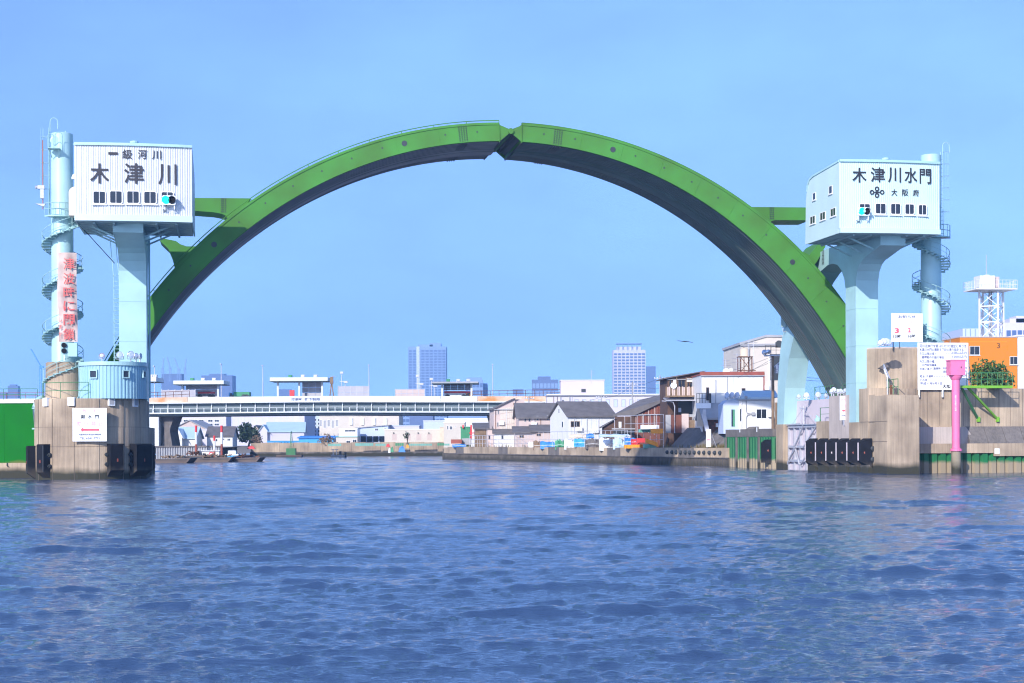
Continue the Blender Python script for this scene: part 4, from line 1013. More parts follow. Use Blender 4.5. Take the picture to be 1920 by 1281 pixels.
FW.part('hood', MB().prism([(fw(1658, 760)[0], fw(1658, 682)[1]), (fw(1671, 760)[0], fw(1671, 712)[1]), (fw(1660, 760)[0], fw(1660, 700)[1])], .02, .25, 'y'), 'steel')
# tall rounded block that carries the right stair
TB = Thing('stair_base', 'tall curved concrete block below the notice boards and the right stair', 'concrete base', gp(UW, 0, 0), TH)
zt_ = FW.fp(1680, 652).z
v_, _ = 0, 0
x0, x1 = FW.fp(1637, 700, 1.5).x, FW.fp(1724, 700, 1.5).x
out = [(x0, VF + 5.5), (x0, VF + 3.0), (x0 + .5, VF + 1.6), (x0 + 1.4, VF + .95), (x0 + 2.4, VF + .8), (x1, VF + .8), (x1, VF + 7), (x0, VF + 7)]
TB.part('block', MB().prism(out, z_top - 3.5, zt_, 'z'), 'conc')
TB.part('block_top', MB().prism([(x * 1.0, y + .1) for x, y in out], zt_ + .0, zt_ + .12, 'z'), 'concp')
TB.part('niche', MB().prism([(fw(1655, 700)[0], fw(1655, 690)[1]), (fw(1671, 700)[0], fw(1671, 679)[1]), (fw(1671, 700)[0], fw(1671, 688)[1]), (fw(1660, 700)[0], fw(1660, 692)[1])], VF + .6, VF + 1.2, 'y'), 'concd')
# ---- notice boards
NB = Thing('notice_board', 'white square notice with a red date on the concrete block', 'sign', gp(UW, VF + .6, 0), TH)
a, c = NB.fp(1671.5, 641), NB.fp(1730, 588)
NB.part('board', MB().box(a.x, 0, a.z, c.x, .06, c.z), 'whites')
NB.part('stay', MB().bar((c.x - .1, .1, c.z - .2), (c.x + .6, 1.6, a.z - .9), .07).bar((a.x + .2, .1, a.z), (a.x + .2, .1, a.z - .8), .08).bar((c.x - .2, .1, a.z), (c.x - .2, .1, a.z - .8), .08).bar((a.x + .8, .1, a.z), (a.x + .9, .3, a.z - .8), .06).bar((c.x, .1, (a.z + c.z) / 2), (c.x + .35, .6, (a.z + c.z) / 2), .06), 'dark')
ZN = lambda *b: zpx(7.116, 1650, 580, *b)
for s, m, bx, bo in (('お知らせ', 'inkb', (245, 80, 475, 120), .02), ('水門閉鎖日', 'pinkp', (178, 140, 540, 215), 0.0), ('3', 'red', (195, 250, 255, 320), .05), ('月', 'pinkp', (292, 250, 350, 315), .01), ('2', 'red', (375, 245, 410, 310), .05),
                     ('5', 'pinkp', (415, 248, 445, 310), .01), ('日', 'pinkp', (485, 245, 538, 312), .01), ('13時', 'ink', (178, 338, 278, 385), .02), ('16時', 'ink', (375, 335, 472, 382), .02)):
    line(NB, s, m, *ZN(*bx), bold=bo)
BB = Thing('notice_board', 'large white board with many lines of small writing, behind the pink post', 'sign', gp(UW, VF + .3, 0), TH)
a, c = BB.fp(1721, 731), BB.fp(1815.5, 643)
for i in range(3):
    BB.box('panel', 'whites', a.x + (c.x - a.x) * i / 3 + .004, 0, a.z, a.x + (c.x - a.x) * (i + 1) / 3 - .004, .06, c.z)
for x in (1724, 1768): BB.part('leg', MB().bar((BB.fp(x, 731).x, .09, c.z - .2), (BB.fp(x, 744).x, .09, BB.fp(x, 745).z), .12), 'whites')
BB.part('rear_stay', MB().bar((c.x, .1, c.z), (c.x + .9, 1.5, a.z), .07).bar((c.x, .1, c.z - 1.6), (c.x + .4, 1.0, c.z - 1.8), .05).bar((c.x, .1, c.z - 2.6), (c.x + .7, 1.3, c.z - 2.9), .05), 'whites')
L = [('河川法施行令第16条の2の規定に基づき', 525, 1150, 470, 512), ('木津川水門の通航を下記の通り指定する', 525, 1115, 520, 560), ('舟又は筏の長さ', 525, 755, 575, 612), ('100m以内', 965, 1155, 562, 602), ('雑種船の引船の場合', 560, 855, 622, 660), ('120m以内', 965, 1155, 612, 650),
     ('舟又は筏の幅', 527, 725, 678, 715), ('55.4m以内', 940, 1155, 668, 705), ('水門有効幅員', 560, 755, 728, 762), ('水面上高さ', 530, 690, 778, 812), ('満潮時', 710, 810, 774, 808), ('中央', 840, 895, 770, 805), ('以内', 1105, 1157, 765, 800), ('両岸', 843, 895, 815, 850), ('以内', 1105, 1157, 812, 846),
     ('喫水', 535, 600, 878, 915), ('干潮時', 615, 712, 878, 912), ('以内', 1105, 1157, 868, 900), ('その他', 532, 630, 928, 962), ('平成11年9月7日', 535, 828, 972, 1008)]
for s, x0, x1, y0, y1 in L: line(BB, s, 'inkb', *ZN(x0, y0, x1, y1), bold=.012)
line(BB, '大阪', 'ink', *ZN(832, 1005, 945, 1055), bold=.025); line(BB, '府', 'ink', *ZN(985, 1005, 1035, 1055), bold=.025)
dots = MB()
for y, x0, x1 in ((588, 860, 950), (636, 865, 950), (690, 740, 880), (895, 720, 910), (945, 640, 915)):
    x = x0
    while x < x1:
        q = BB.fp(*ZN(x, y, 0, 0)[:2], -.01); dots.box(q.x, -.012, q.z - .02, q.x + .1, -.004, q.z + .015); x += 22
BB.part('dotted_leader', dots, 'inkb')
# small sign on the lock wall
SS = Thing('warning_board', 'small tall white sign with pink writing on the lock wall beside the tower leg', 'sign', gp(UW - .35, rs(1584, 800)[0], 0), TH)
a, c = SS.fp(1575, 788), SS.fp(1591, 743)
SS.part('board', MB().box(a.x, 0, a.z, c.x, .06, c.z), 'whites'); SS.part('post', MB().bar(((a.x + c.x) / 2, .1, a.z - .5), ((a.x + c.x) / 2, .1, c.z), .1), 'steel')
for s, m, y0, y1 in (('副水門', 'pinkp', 747, 752), ('航行禁止', 'pinkp', 757, 764), ('大阪府', 'inkb', 778, 781)): line(SS, s, m, 1577, y0, 1589.5, y1, bold=.02)
q = SS.fp(1583, 770); SS.part('arrow', MB().prism([(q.x - .25, q.z), (q.x - .1, q.z + .1), (q.x + .25, q.z + .04), (q.x + .25, q.z - .04), (q.x - .1, q.z - .1)], -.012, -.002, 'y'), 'red')
# ---- pink gauge post with box
d_ = 145.0; p0 = at(1792.5, 800, d_)
PK = Thing('gauge_post', 'bright pink tide gauge box on a tall pink pipe standing in the river', 'gauge post', (p0.x, d_, 0), .05)
zz = lambda y: zat(1792, y, d_)
PK.part('pipe', MB().lathe([(.36, zz(844)), (.36, zz(712)), (.36, zz(706))], 18), 'pink', smooth=True)
PK.part('flange', MB().lathe([(.52, zz(846)), (.52, zz(842)), (.37, zz(841))], 18), 'pink')
PK.part('funnel', MB().lathe([(.36, zz(713)), (.62, zz(705)), (.62, zz(704.5))], 18), 'pink', smooth=True)
PK.part('foot', MB().lathe([(.42, -3), (.42, zz(845))], 18), mat('post_foot', (0.30, 0.25, 0.18), .9, .3, .8, .5, tide=(.4, 1.2, MOSS)), smooth=True)
PK.part('box', MB().box(-.66, -.6, zz(704), .66, .6, zz(677)), 'pink')
PK.part('lid', MB().box(-.72, -.66, zz(677), .72, .66, zz(675)), 'pink')
PK.part('latch', MB().box(.25, -.63, zz(691), .33, -.6, zz(688)), 'dark')
tx = MB()
for i in range(14): tx.box(-.2 + .03 * (i % 3 == 0), -.375, zz(741 + i * 2.2), -.08, -.345, zz(742.2 + i * 2.2))
PK.part('painted_marks', tx, 'white')
# ---- green access walkway from the wall to the post
WK = Thing('access_walkway', 'light green braced walkway with railing leading to the pink post', 'walkway', gp(UW, VF, 0), TH)
a, c = WK.fp(1801, 723, -1.9), WK.fp(1898, 723, -1.9); zz_ = a.z
WK.part('deck', MB().box(a.x, -2.0, zz_ - .22, c.x, -1.0, zz_), 'lgreen')
railing(WK, [(a.x + 1.0, -1.95, zz_), (c.x, -1.95, zz_)], 1.15, 'rgreen', .03, 1.05); railing(WK, [(a.x + 1.0, -1.05, zz_), (c.x, -1.05, zz_)], 1.15, 'rgreen', .03, 1.05)
WK.part('cross_deck', MB().box(c.x - 1.3, -1.0, zz_ - .2, c.x, 1.2, zz_ - .02), 'lgreen')
for x0, x1 in ((1803, 1834), (1815, 1870)):
    q, r_ = WK.fp(x0, 728, -1.5), WK.fp(x1, 786, .55); WK.part('strut', MB().bar((q.x, -1.5, zz_ - .2), (r_.x, .55, r_.z), .17), 'rgreen' if x0 < 1810 else 'lgreen')
    WK.part('strut_foot', MB().box(r_.x - .14, .4, r_.z - .25, r_.x + .14, .6, r_.z + .2), 'lgreen')
# ---- orange building, tank tower, shrubs
OB = Thing('orange_building', 'orange box building marked with a 3 behind the river wall', 'building', (at(1800, 700, 205).x, 205, 0), .06)
a = OB.fp(1888, 632); z_r = OB.fp(1850, 633).z
OB.part('wall', MB().box(0, 0, 0, a.x, 9, z_r), 'orange')
OB.part('projecting_bay', MB().box(a.x + .0, -.02, 0, OB.fp(1907, 650).x, 8.9, z_r - .02), 'orange')
OB.part('roof_edge', MB().box(-.05, -.08, z_r, OB.fp(1907, 632).x + .05, 9.05, z_r + .12), 'pinkw')
for y in (641, 685): z = OB.fp(1850, y).z; OB.box('wall_joint', 'orangep', 0, -.012, z - .02, a.x, .02, z + .02)
for bx, n in (((1818, 649, 1837, 666), 2), ((1893, 668.5, 1908, 684), 2)):
    p, q = OB.fp(bx[0], bx[3]), OB.fp(bx[2], bx[1]); window(OB, p.x, p.z, q.x, q.z, -.03 if bx[0] > 1880 else 0, panes=n, fw=.06, sill=True)
p, q = OB.fp(1869.5, 653, -.03), OB.fp(1875, 643, -.03); lettering(OB.o, '3', 'brown', p.x, p.z, q.x, q.z, -.02, .0)
WB = Thing('white_building', 'plain white building wall at the right edge beside the orange one', 'building', (at(1908, 700, 205.5).x, 205.5, 0), .06)
WB.part('wall', MB().box(0, 0, 0, 9, 10, zat(1912, 630, 205)), 'white'); WB.part('eave', MB().box(-.05, -.1, zat(1912, 630, 205), 9, 10, zat(1912, 629, 205) + .1), 'whites')
TT = Thing('tank_tower', 'white lattice tower with a railed tank platform above the orange building', 'tower', (at(1834, 640, 210).x, 210, z_r), .10)
p1, p2 = TT.fp(1836, 545), TT.fp(1885, 545); ww = p2.x - p1.x; zt_ = p1.z
legs = [(p1.x, 0), (p1.x + ww * .58, -1.1), (p2.x, .7), (p1.x + ww * .36, 1.9)]
for x, y in legs: TT.part('leg', MB().bar((x, y, 0), (x, y, zt_), .2), 'white')
for z in (zt_ * .36, zt_ * .68, zt_ - .1):
    mb = MB()
    for i in range(4): A, B = legs[i], legs[(i + 1) % 4]; mb.bar((A[0], A[1], z), (B[0], B[1], z), .12)
    TT.part('ring_beam', mb, 'white')
for i in range(4):
    A, B = legs[i], legs[(i + 1) % 4]
    for z0, z1 in ((0, zt_ * .36), (zt_ * .36, zt_ * .68), (zt_ * .68, zt_)):
        TT.part('cross_brace', MB().bar((A[0], A[1], z0), (B[0], B[1], z1), .08).bar((A[0], A[1], z1), (B[0], B[1], z0), .08), 'white')
TT.part('pipe', MB().tube([(p1.x + ww * .45, .5, 0), (p1.x + ww * .45, .5, zt_)], .14, 8).tube([(p1.x + ww * .55, .7, 0), (p1.x + ww * .55, .7, zt_)], .1, 8), 'greyw')
q1, q2 = TT.fp(1820, 543), TT.fp(1897, 543)
TT.part('platform', MB().box(q1.x, -1.8, zt_, q2.x, 2.4, zt_ + .14), 'white')
railing(TT, [(q1.x, -1.8, zt_ + .1), (q2.x, -1.8, zt_ + .1), (q2.x, 2.4, zt_ + .1), (q1.x, 2.4, zt_ + .1), (q1.x, -1.8, zt_ + .1)], 1.1, 'white', .025, .5)
r1, r2 = TT.fp(1837, 541, -.8), TT.fp(1865, 517, -.8)
TT.part('tank', MB().box(r1.x, -.9, zt_ + .14, r2.x, 1.2, r2.z), 'white'); TT.part('tank_lid', MB().box(r1.x + .9, -.3, r2.z, r1.x + 1.5, .3, r2.z + .16), 'white')
TT.part('cabinet', MB().box(r2.x + .05, -.5, zt_ + .14, r2.x + .75, .9, r2.z - .1), 'pinkw')
TT.part('lightning_rod', MB().tube([(r1.x + 1.2, 0, r2.z), (r1.x + 1.2, 0, TT.fp(1858, 478).z)], .03, 5), 'pinkw')
# ---- shrubs behind the wall
def leafy(mb, c, rx, ry, rz, n, size, rnd):
    for _ in range(n):
        while True:
            p = Vector((rnd.uniform(-1, 1), rnd.uniform(-1, 1), rnd.uniform(-1, 1)))
            if p.length < 1 and p.length > .25 * rnd.random(): break
        lump = 1 + .28 * math.sin(p.x * 5 + c[0]) * math.sin(p.z * 6 + 1) + .15 * math.sin(p.y * 7)
        q = Vector((c[0] + p.x * rx * lump, c[1] + p.y * ry * lump, c[2] + p.z * rz * lump))
        u = Vector((rnd.gauss(0, 1), rnd.gauss(0, 1), rnd.gauss(0, 1))).normalized(); w = u.orthogonal().normalized()
        w = (Matrix.Rotation(rnd.random() * 6.28, 3, u) @ w); s = size * rnd.uniform(.6, 1.3); k = u.cross(w) * s * .5; w = w * s
        mb.add([q - w, q + k, q + w, q - k], [(0, 1, 2, 3)])
def tree(name, label, base, h, blobs, leafs, size, m='leaf', cat='tree', group=None, seed=1):
    rnd = random.Random(seed); T = Thing(name, label, cat, base, 0, group)
    tr = MB().tube([(0, 0, 0), (.05 * h, 0, h * .3), (0, .02 * h, h * .62)], .045 * h, 7, .018 * h)
    for b_ in blobs: tr.tube([(0, 0, h * .3), (b_[0] * .5, b_[1] * .5, (h * .3 + b_[2]) / 2 + .05 * h), (b_[0], b_[1], b_[2])], .02 * h, 5, .006 * h)
    T.part('trunk', tr, 'bark')
    mb = MB()
    for b_ in blobs: leafy(mb, b_[:3], b_[3], b_[3], b_[4], int(leafs * b_[3] ** 2), size, rnd)
    T.part('crown', mb, m, fix=False)
    return T
for i, (x, yt, r_, nm) in enumerate(((1846, 690, 1.15, 'nearest the notice board'), (1862, 694, .75, 'in the middle of the three'), (1876, 695, .9, 'nearest the corner of the orange building'))):
    d_ = 158 + i; b_ = at(x, 730, d_); zt_ = zat(x, yt, d_) - z_top + 1.15; r_ *= .95
    tree('shrub', 'dark green leafy shrub behind the green walkway, %s' % nm, (b_.x, d_, z_top - .5), zt_, [(0, 0, zt_ - r_ * .7, r_, r_ * .9), (-.6 * r_, .2, zt_ * .55, r_ * .95, r_ * .8), (.7 * r_, -.1, zt_ * .5, r_ * .9, r_ * .8), (0, 0, zt_ * .3, r_ * 1.2, r_ * .6)], 330, .17, group='shrubs behind the walkway', cat='shrub', seed=20 + i)
# ---- railings and floodlights round the lock deck
LR = Thing('deck_railing', 'green railing on the lock deck behind the floodlights', 'railing', gp(UW, 0, 0), TH)
vv = [rs(1485, 750, 2.0)[0], rs(1555, 750, 2.0)[0]]
railing(LR, [(2.6, rs(1482, 750)[0], zl), (2.6, rs(1552, 750)[0], zl)], 1.35, 'rgreen', .035, 1.6)
railing(LR, [(2.6, rs(1555, 742)[0], zl + .4), (2.6, rs(1590, 742)[0], zl + .4)], 1.2, 'rgreen', .03, 1.4)
LR.part('gable_stay', MB().bar((2.6, rs(1482, 750)[0], zl + 1.3), (2.6, rs(1482, 750)[0] - 1.4, zl), .05), 'rgreen')
LR2 = Thing('deck_railing', 'short green railing between the tower leg and the tall concrete block', 'railing', gp(UW, 0, 0), TH)
railing(LR2, [(2.2, rs(1614, 740)[0], RB.sp(1626, 741, 0).z), (2.2, rs(1640, 740)[0], RB.sp(1626, 741, 0).z)], 1.4, 'rgreen', .035, 1.2)
gl = 'floodlights on the lock deck'
zdeck = zl
dd = gp(UW + 2, 6, 0).y
for i, (x, y, r_, az) in enumerate(((1498, 743, .20, -.1), (1512, 741, .30, -.35), (1534, 740, .30, .1), (1549, 741, .22, .3))):
    floodlight('round silver floodlight before the lock deck railing, %s counting from the rear leg' % ordn[i], x, y, 164, r_, az, .1, zdeck, gl)
for i, (x, y, r_, az) in enumerate(((1559, 733, .20, -.6), (1563, 731, .26, -.5), (1571, 733, .20, -.2), (1576, 733, .22, 0), (1582, 734, .2, .2), (1585, 732, .2, .3))):
    floodlight('silver floodlight in the close cluster beside the tower leg, %s from the channel side' % ordn[i], x, y, 158, r_, az, .15, RB.sp(1570, 742, 0).z, gl)
for i, (x, y, r_) in enumerate(((1651, 642, .26), (1656, 640, .3), (1661, 640, .33), (1666, 641, .28))):
    floodlight('silver floodlight on the tall block left of the date notice, %s in the row' % ordn[i], x, y, 144.5, r_, -.5 + .2 * i, .25, TB.O.z + FW.fp(1680, 652).z, 'floodlights on the tall concrete block')
PB = Thing('lock_barrier', 'small green frame with instruments on the low wall near the grey gate', 'frame', gp(UW, rs(1543, 800)[0], RB.sp(1541, 790, 0).z), TH)
PB.part('frame', MB().bar((.3, -1.2, 0), (.3, -1.2, 1.3), .06).bar((.3, -1.2, 1.3), (.3, 1.5, 1.3), .05).bar((.3, 1.5, 0), (.3, 1.5, 1.3), .06).bar((.3, -1.2, .7), (.3, 1.5, .7), .04), 'rgreen')
PB.part('instrument', MB().lathe([(.3, 0), (.32, .2), (.1, .5)], 10, ((.3, 2.2, 0), (0, 0, 1))).bar((.3, 2.2, .3), (.3, 2.6, .6), .12), 'cyan')
# antenna box on the rear leg
p0 = at(1470, 612, 168); AN = Thing('antenna_box', 'small grey-green box on a bracket above the rear leg of the right tower', 'antenna', p0, 0)
AN.part('case', MB().box(-.30, -.1, -.1, .18, .2, .95), 'cyand'); AN.part('bracket', MB().tube([(-.1, .05, -.1), (-.1, .05, -.5), (.4, .1, -.55), (.8, .3, -.6)], .045, 5), 'steel')
# ---- green sheet pile wall between tower and quay
GW = Thing('sheet_pile_wall', 'green sheet pile wall with concrete cap between lock gate and quay', 'wall', gp(UW, 0, 0), TH)
v0, v1 = rs(1455, 850)[0], rs(1366, 850)[0]; zc1, zc0 = rs(1410, 805)[1], rs(1410, 819)[1]
nseg = 6
for i in range(nseg): GW.part('cap_section', MB().box(-.35, v0 + (v1 - v0) * i / nseg + .01, zc0, .8, v0 + (v1 - v0) * (i + 1) / nseg - .01, zc1 + .02 * (i % 2)), 'concd')
pm2 = MB().prism([(0, 0), (-.34, .22), (-.34, .68), (0, .9), (.05, .9), (-.28, .66), (-.28, .24), (.05, 0)], -3, zc0 + .02, 'z').mesh('sheet_pile', M['pile'])
v = v0
while v < v1: link('sheet_pile', pm2, GW.o, (0, v, 0)); v += .91
for x in (1368, 1388, 1409, 1430):
    v = rs(x, 850)[0]; GW.part('fender_post', MB().box(-.52, v - .16, -2.5, -.36, v + .16, zc0 - .05), 'concd')
for x in (1393, 1425): v = rs(x, 808)[0]; GW.part('marker_plate', MB().box(-.37, v - .12, zc0 + .5, -.352, v + .12, zc0 + 1.0), 'whites')

# ================================================================ GROUND, QUAYS
def sheet(name, pts, z, m):
    o = link(name, MB().add([(x, y, z) for x, y in pts], [tuple(range(len(pts)))]).mesh(name, M[m])); return tag(o, kind='structure')
QA, QB = Vector((24.6, 186.0)), Vector((-11.1, 282.0))            # near and far end of the right quay
QU = (QB - QA).normalized(); QN = Vector((-QU.y, QU.x))            # along the quay, and out over the water
pcorn = gp(UW + 1.5, VF + 1.2, 0); pend = gp(UW + 1.0, rs(1366, 850)[0], 0)
sheet('ground_right_bank', [(pcorn.x, pcorn.y), (pcorn.x + 220, pcorn.y + 40), (420, 420), (900, 3000), (-20, 3000), (-6, 330), (QB.x + 2, QB.y + 3), (QB.x + 1.2, QB.y), (QA.x + 1.2, QA.y), (pend.x, pend.y)], 2.0, 'earth')
sheet('ground_far_bank', [(-12, 351.6), (-20, 3000), (-1500, 3000), (-1500, 263), (-200, 263), (-66, 263), (-57.5, 262.8), (-47.5, 268), (-57, 353.4)], 2.2, 'earth')
def qpt(x):                                                        # the quay edge under photograph column x
    k = ray(x, 850).x; t = (QA.x - QA.y * k) / ((QA.x - QB.x) - (QA.y - QB.y) * k)
    return QA.lerp(QB, t)
QY = math.atan2(-QU.y, -QU.x)                                       # local x runs from the far end to the near one
QW = Thing('quay_wall', 'long low concrete quay with dark sheet piles along the right bank', 'quay', (QB.x, QB.y, 0), QY)
QL = (QA - QB).length
nq = 24
for i in range(nq): QW.part('quay_block', MB().box(QL * i / nq + .015, .0 + .01 * (i % 2), 1.05, QL * (i + 1) / nq - .015, 1.2, 2.12 + .02 * (i % 3)), 'concd' if i % 5 == 1 else 'conc')
QW.part('quay_nose', MB().box(-3.5, .4, 1.05, -.02, 6, 2.0), 'conc')
qm = MB().prism([(0, .3), (.1, .08), (.3, .08), (.4, .3)], -2.5, 1.06, 'z').mesh('sheet_pile', M['piled'])
for i in range(int(QL / .42)):
    if i < 240: link('sheet_pile', qm, QW.o, (QL - .42 * (i + 1), 0, 0))
mb = MB()
for i in range(240, int(QL / .42) + 9):
    x = QL - .42 * (i + 1); mb.prism([(x, .3), (x + .1, .08), (x + .3, .08), (x + .4, .3)], -2.5, 1.06, 'z')
tag(QW.part('far_sheet_piles', mb, 'piled'), kind='stuff')
QW.part('waling', MB().box(0, -.02, .95, QL, .1, 1.06), 'concd')
for i, x in enumerate((1252, 1261, 1269, 1277, 1286, 1294, 1303, 1312, 1321, 1331, 1341, 1351)):
    p = qpt(x); s_ = (p - QB).dot((QA - QB) / QL)
    QW.part('tie_rod_head', MB().lathe([(.26, 0), (.24, .18), (.1, .3)], 8, ((s_, .0, 1.6), (0, -1, 0))), 'dark')
# sloping revetment slabs behind the near quay
for i in range(6):
    x0, x1 = 1232 + i * 21, 1232 + (i + 1) * 21
    a, b_ = QW.loc((*qpt(x0), 0)).x, QW.loc((*qpt(x1), 0)).x
    QW.part('revetment_slab', MB().prism([(1.6, 2.05), (4.2, 4.6), (4.5, 4.6), (4.5, 2.05)], a + .03, b_ - .03, 'x'), 'concd')
# weeds, fence mesh along the quay
FN = Thing('quay_fence', 'thin grey pipe fence with netting along the far part of the right quay', 'fence', (QB.x, QB.y, 2.1), QY)
fl = [QW.loc((*qpt(x), 0)).x for x in (870, 990)]
railing(FN, [(fl[0], 1.0, 0), (fl[1], 1.0, 0)], 1.9, 'steel', .035, 1.3, rails=(1.0, .66, .33))
for k, (xa, xb) in enumerate(((1000, 1090), (1085, 1165), (1160, 1232))):
    f2 = Thing('scaffold_fence', 'tubular scaffold fence round the quay stores, %s from the far end' % ordn[k], 'fence', (QB.x, QB.y, 2.1), QY, 'scaffold fences on the quay')
    a, b_ = [QW.loc((*qpt(x), 0)).x for x in (xa, xb)]
    railing(f2, [(a, .9, 0), (b_, .9, 0)], 2.3 if k < 2 else 4.2, 'steel', .03, 1.9, rails=(1.0, .5) if k < 2 else (1, .75, .5, .25))
# far bank quay and left bank wall
FQ = Thing('far_quay', 'far concrete river wall with a lower ledge beyond the bridge', 'quay', (at(470, 850, 352).x, 352, 0), -.045)
fL = at(846, 850, 340).x - at(470, 850, 352).x
for i in range(14): FQ.part('wall_panel', MB().box(fL * i / 14 + .02, 0, 0.9, fL * (i + 1) / 14 - .02, 1.5, 2.9 + .1 * (i % 2)), 'conc')
FQ.part('ledge', MB().box(0, -.8, -2, fL + 8, .2, .95), 'concd')
LW = Thing('left_bank_wall', 'dark ribbed sheet pile wall on the left bank behind the barges', 'wall', (at(292, 850, 262).x, 262, 0), .10)
lL = at(424, 850, 266).x - at(292, 850, 262).x; zw = zat(350, 836, 262)
for i in range(27): LW.part('sheet_pile', MB().prism([(lL * i / 27, .2), (lL * (i + .3) / 27, 0), (lL * (i + .7) / 27, 0), (lL * (i + 1) / 27, .2), (lL * (i + 1) / 27, .35), (lL * i / 27, .35)], -2, zw - .25, 'z'), 'greyw')
LW.part('cap', MB().box(-3, -.1, zw - .25, lL, .6, zw), 'concd'); LW.part('cap_end', MB().box(-30, -.1, -2, -3, .6, zw - .3), 'concd')

# ================================================================ ROAD BRIDGE
BD = 300.0
BR = Thing('road_bridge', 'long white girder road bridge crossing the river in the distance', 'bridge', (at(230, 745, BD).x, BD, 0), -.012)
def bp(x, y): return BR.fp(x, y)
bx0, bx1 = bp(150, 745).x, bp(1110, 745).x
def deckz(x, y0, y1): return BR.fp(x, y0).z, BR.fp(x, y1).z
segs = [(150, 352, 'beamr'), (352, 416, 'beam'), (416, 623, 'beam'), (623, 826, 'beam'), (826, 895, 'beam'), (895, 1110, 'beamr')]
ypar = lambda x: np.interp(x, [150, 300, 600, 900, 1110], [746.5, 745.5, 742.5, 743.0, 743.5])
def strip(name, m, xa, xb, dy0, dy1, y0, y1, n=6, parent=None):
    mb = MB()
    for i in range(n):
        a, b_ = xa + (xb - xa) * i / n, xa + (xb - xa) * (i + 1) / n
        p = [bp(a, ypar(a) + dy1), bp(b_, ypar(b_) + dy1), bp(b_, ypar(b_) + dy0), bp(a, ypar(a) + dy0)]
        mb.add([(q.x, y0, q.z) for q in p] + [(q.x, y1, q.z) for q in p], [(0,1,2,3),(7,6,5,4),(0,4,5,1),(1,5,6,2),(2,6,7,3),(3,7,4,0)])
    return BR.part(name, mb, m, parent)
for a, b_, m in segs: strip('parapet', m, a + .3, b_ - .3, 0, 9.5, -.05, .3)
strip('deck_edge', 'beam', 150, 1110, 9.6, 11.8, -.3, 1.0, 12)
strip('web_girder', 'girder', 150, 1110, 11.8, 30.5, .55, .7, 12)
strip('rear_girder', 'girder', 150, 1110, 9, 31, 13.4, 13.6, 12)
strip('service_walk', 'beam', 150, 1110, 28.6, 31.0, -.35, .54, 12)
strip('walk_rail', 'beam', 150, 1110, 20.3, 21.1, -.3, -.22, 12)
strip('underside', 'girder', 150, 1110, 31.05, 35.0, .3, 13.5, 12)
strip('road_slab', 'asphalt', 150, 1110, 7.6, 9.4, .31, 13.5, 12)
strip('rear_parapet', 'beam', 150, 1110, 1, 9.5, 13.52, 13.8, 6)
i = 0; x = 287.0
while x < 1100:
    y = ypar(x); p, q = bp(x, y + 28.6), bp(x, y + 11.9)
    BR.box('stiffener', 'beam', p.x - .075, .3, p.z, p.x + .075, .54, q.z)
    p2, q2 = bp(x + 14, ypar(x + 14) + 28.6), bp(x + 14, ypar(x + 14) + 20.4); BR.box('rail_post', 'beam', p2.x - .05, -.3, p2.z, p2.x + .05, -.2, q2.z)
    q3 = bp(x, y + 20.4); BR.box('rail_post', 'beam', p.x - .05, -.3, p.z, p.x + .05, -.2, q3.z)
    x += 27.3
for s, bx in (('満潮時', (546, 746.5, 566, 751.5)), ('桁下制限', (571, 746, 600, 751.5))): line(BR, s, 'inkb', *bx, yl=-.09, bold=.015)
# bridge piers; the deck's shade is put into their darker colour
def bpier(x0, x1, y0, y1, m='concd'):
    p, q = bp(x0, y1), bp(x1, y0)
    BR.part('pier', MB().add([(q.x - (q.x - p.x) * f_, y, z) for z, f_ in ((1.0, 1.15), ((p.z + q.z) / 2, .78), (q.z - 2, .85), (q.z, 1.25)) for y in (2, 9)] +
                             [(q.x - (q.x - p.x) * (1 - f_), y, z) for z, f_ in ((1.0, 1.15), ((p.z + q.z) / 2, .78), (q.z - 2, .85), (q.z, 1.25)) for y in (2, 9)],
            [(0, 2, 10, 8), (2, 4, 12, 10), (4, 6, 14, 12), (1, 9, 11, 3), (3, 11, 13, 5), (5, 13, 15, 7), (0, 1, 3, 2), (2, 3, 5, 4), (4, 5, 7, 6), (8, 10, 11, 9), (10, 12, 13, 11), (12, 14, 15, 13), (6, 7, 15, 14)]), m)
bpier(299, 318, 780, 836); bpier(915, 926, 778, 826)
BR.part('abutment', MB().box(bp(279, 790).x, .5, 1, bp(296, 790).x, 12, bp(290, 782).z), 'whites')
# toll plaza roofs and the things standing on the deck
def canopy(label, x0, x1, y0, y1, posts, wall=None, wm='barrier', dark=False, d=BD + 5):
    T = Thing('toll_canopy', label, 'canopy', (at(x0, 745, d).x, d, at(x0, 748, d).z), 0, 'canopies on the bridge')
    a, c = T.fp(x0, y1), T.fp(x1, y0)
    T.part('roof', MB().box(a.x, -1.5, a.z, c.x, 5, c.z), 'greyw' if dark else 'beam')
    T.part('roof_trim', MB().box(a.x - .06, -1.56, a.z - .1, c.x + .06, 5.05, a.z), 'girder')
    for x in posts: q = T.fp(x, y1); T.box('post', 'beam', q.x - .17, -.17, -.5, q.x + .17, .17, a.z)
    if wall:
        p, q = T.fp(wall[0], wall[3]), T.fp(wall[2], wall[1]); n = max(2, int((wall[2] - wall[0]) / 12)); m_ = 3
        for i in range(n):
            for j in range(m_):
                T.box('wall_panel', wm, p.x + (q.x - p.x) * i / n + .02, 2, p.z + (q.z - p.z) * j / m_ + .02, p.x + (q.x - p.x) * (i + 1) / n - .02, 2.2, p.z + (q.z - p.z) * (j + 1) / m_ - .02)
    for k in range(3):
        xx = a.x + (c.x - a.x) * (.3 + .22 * k); T.part('roof_unit', MB().box(xx, 0, c.z, xx + .7, .8, c.z + .55).box(xx + .1, -.1, c.z + .1, xx + .6, .0, c.z + .45), 'cgreen' if k == 0 else 'steel')
    return T
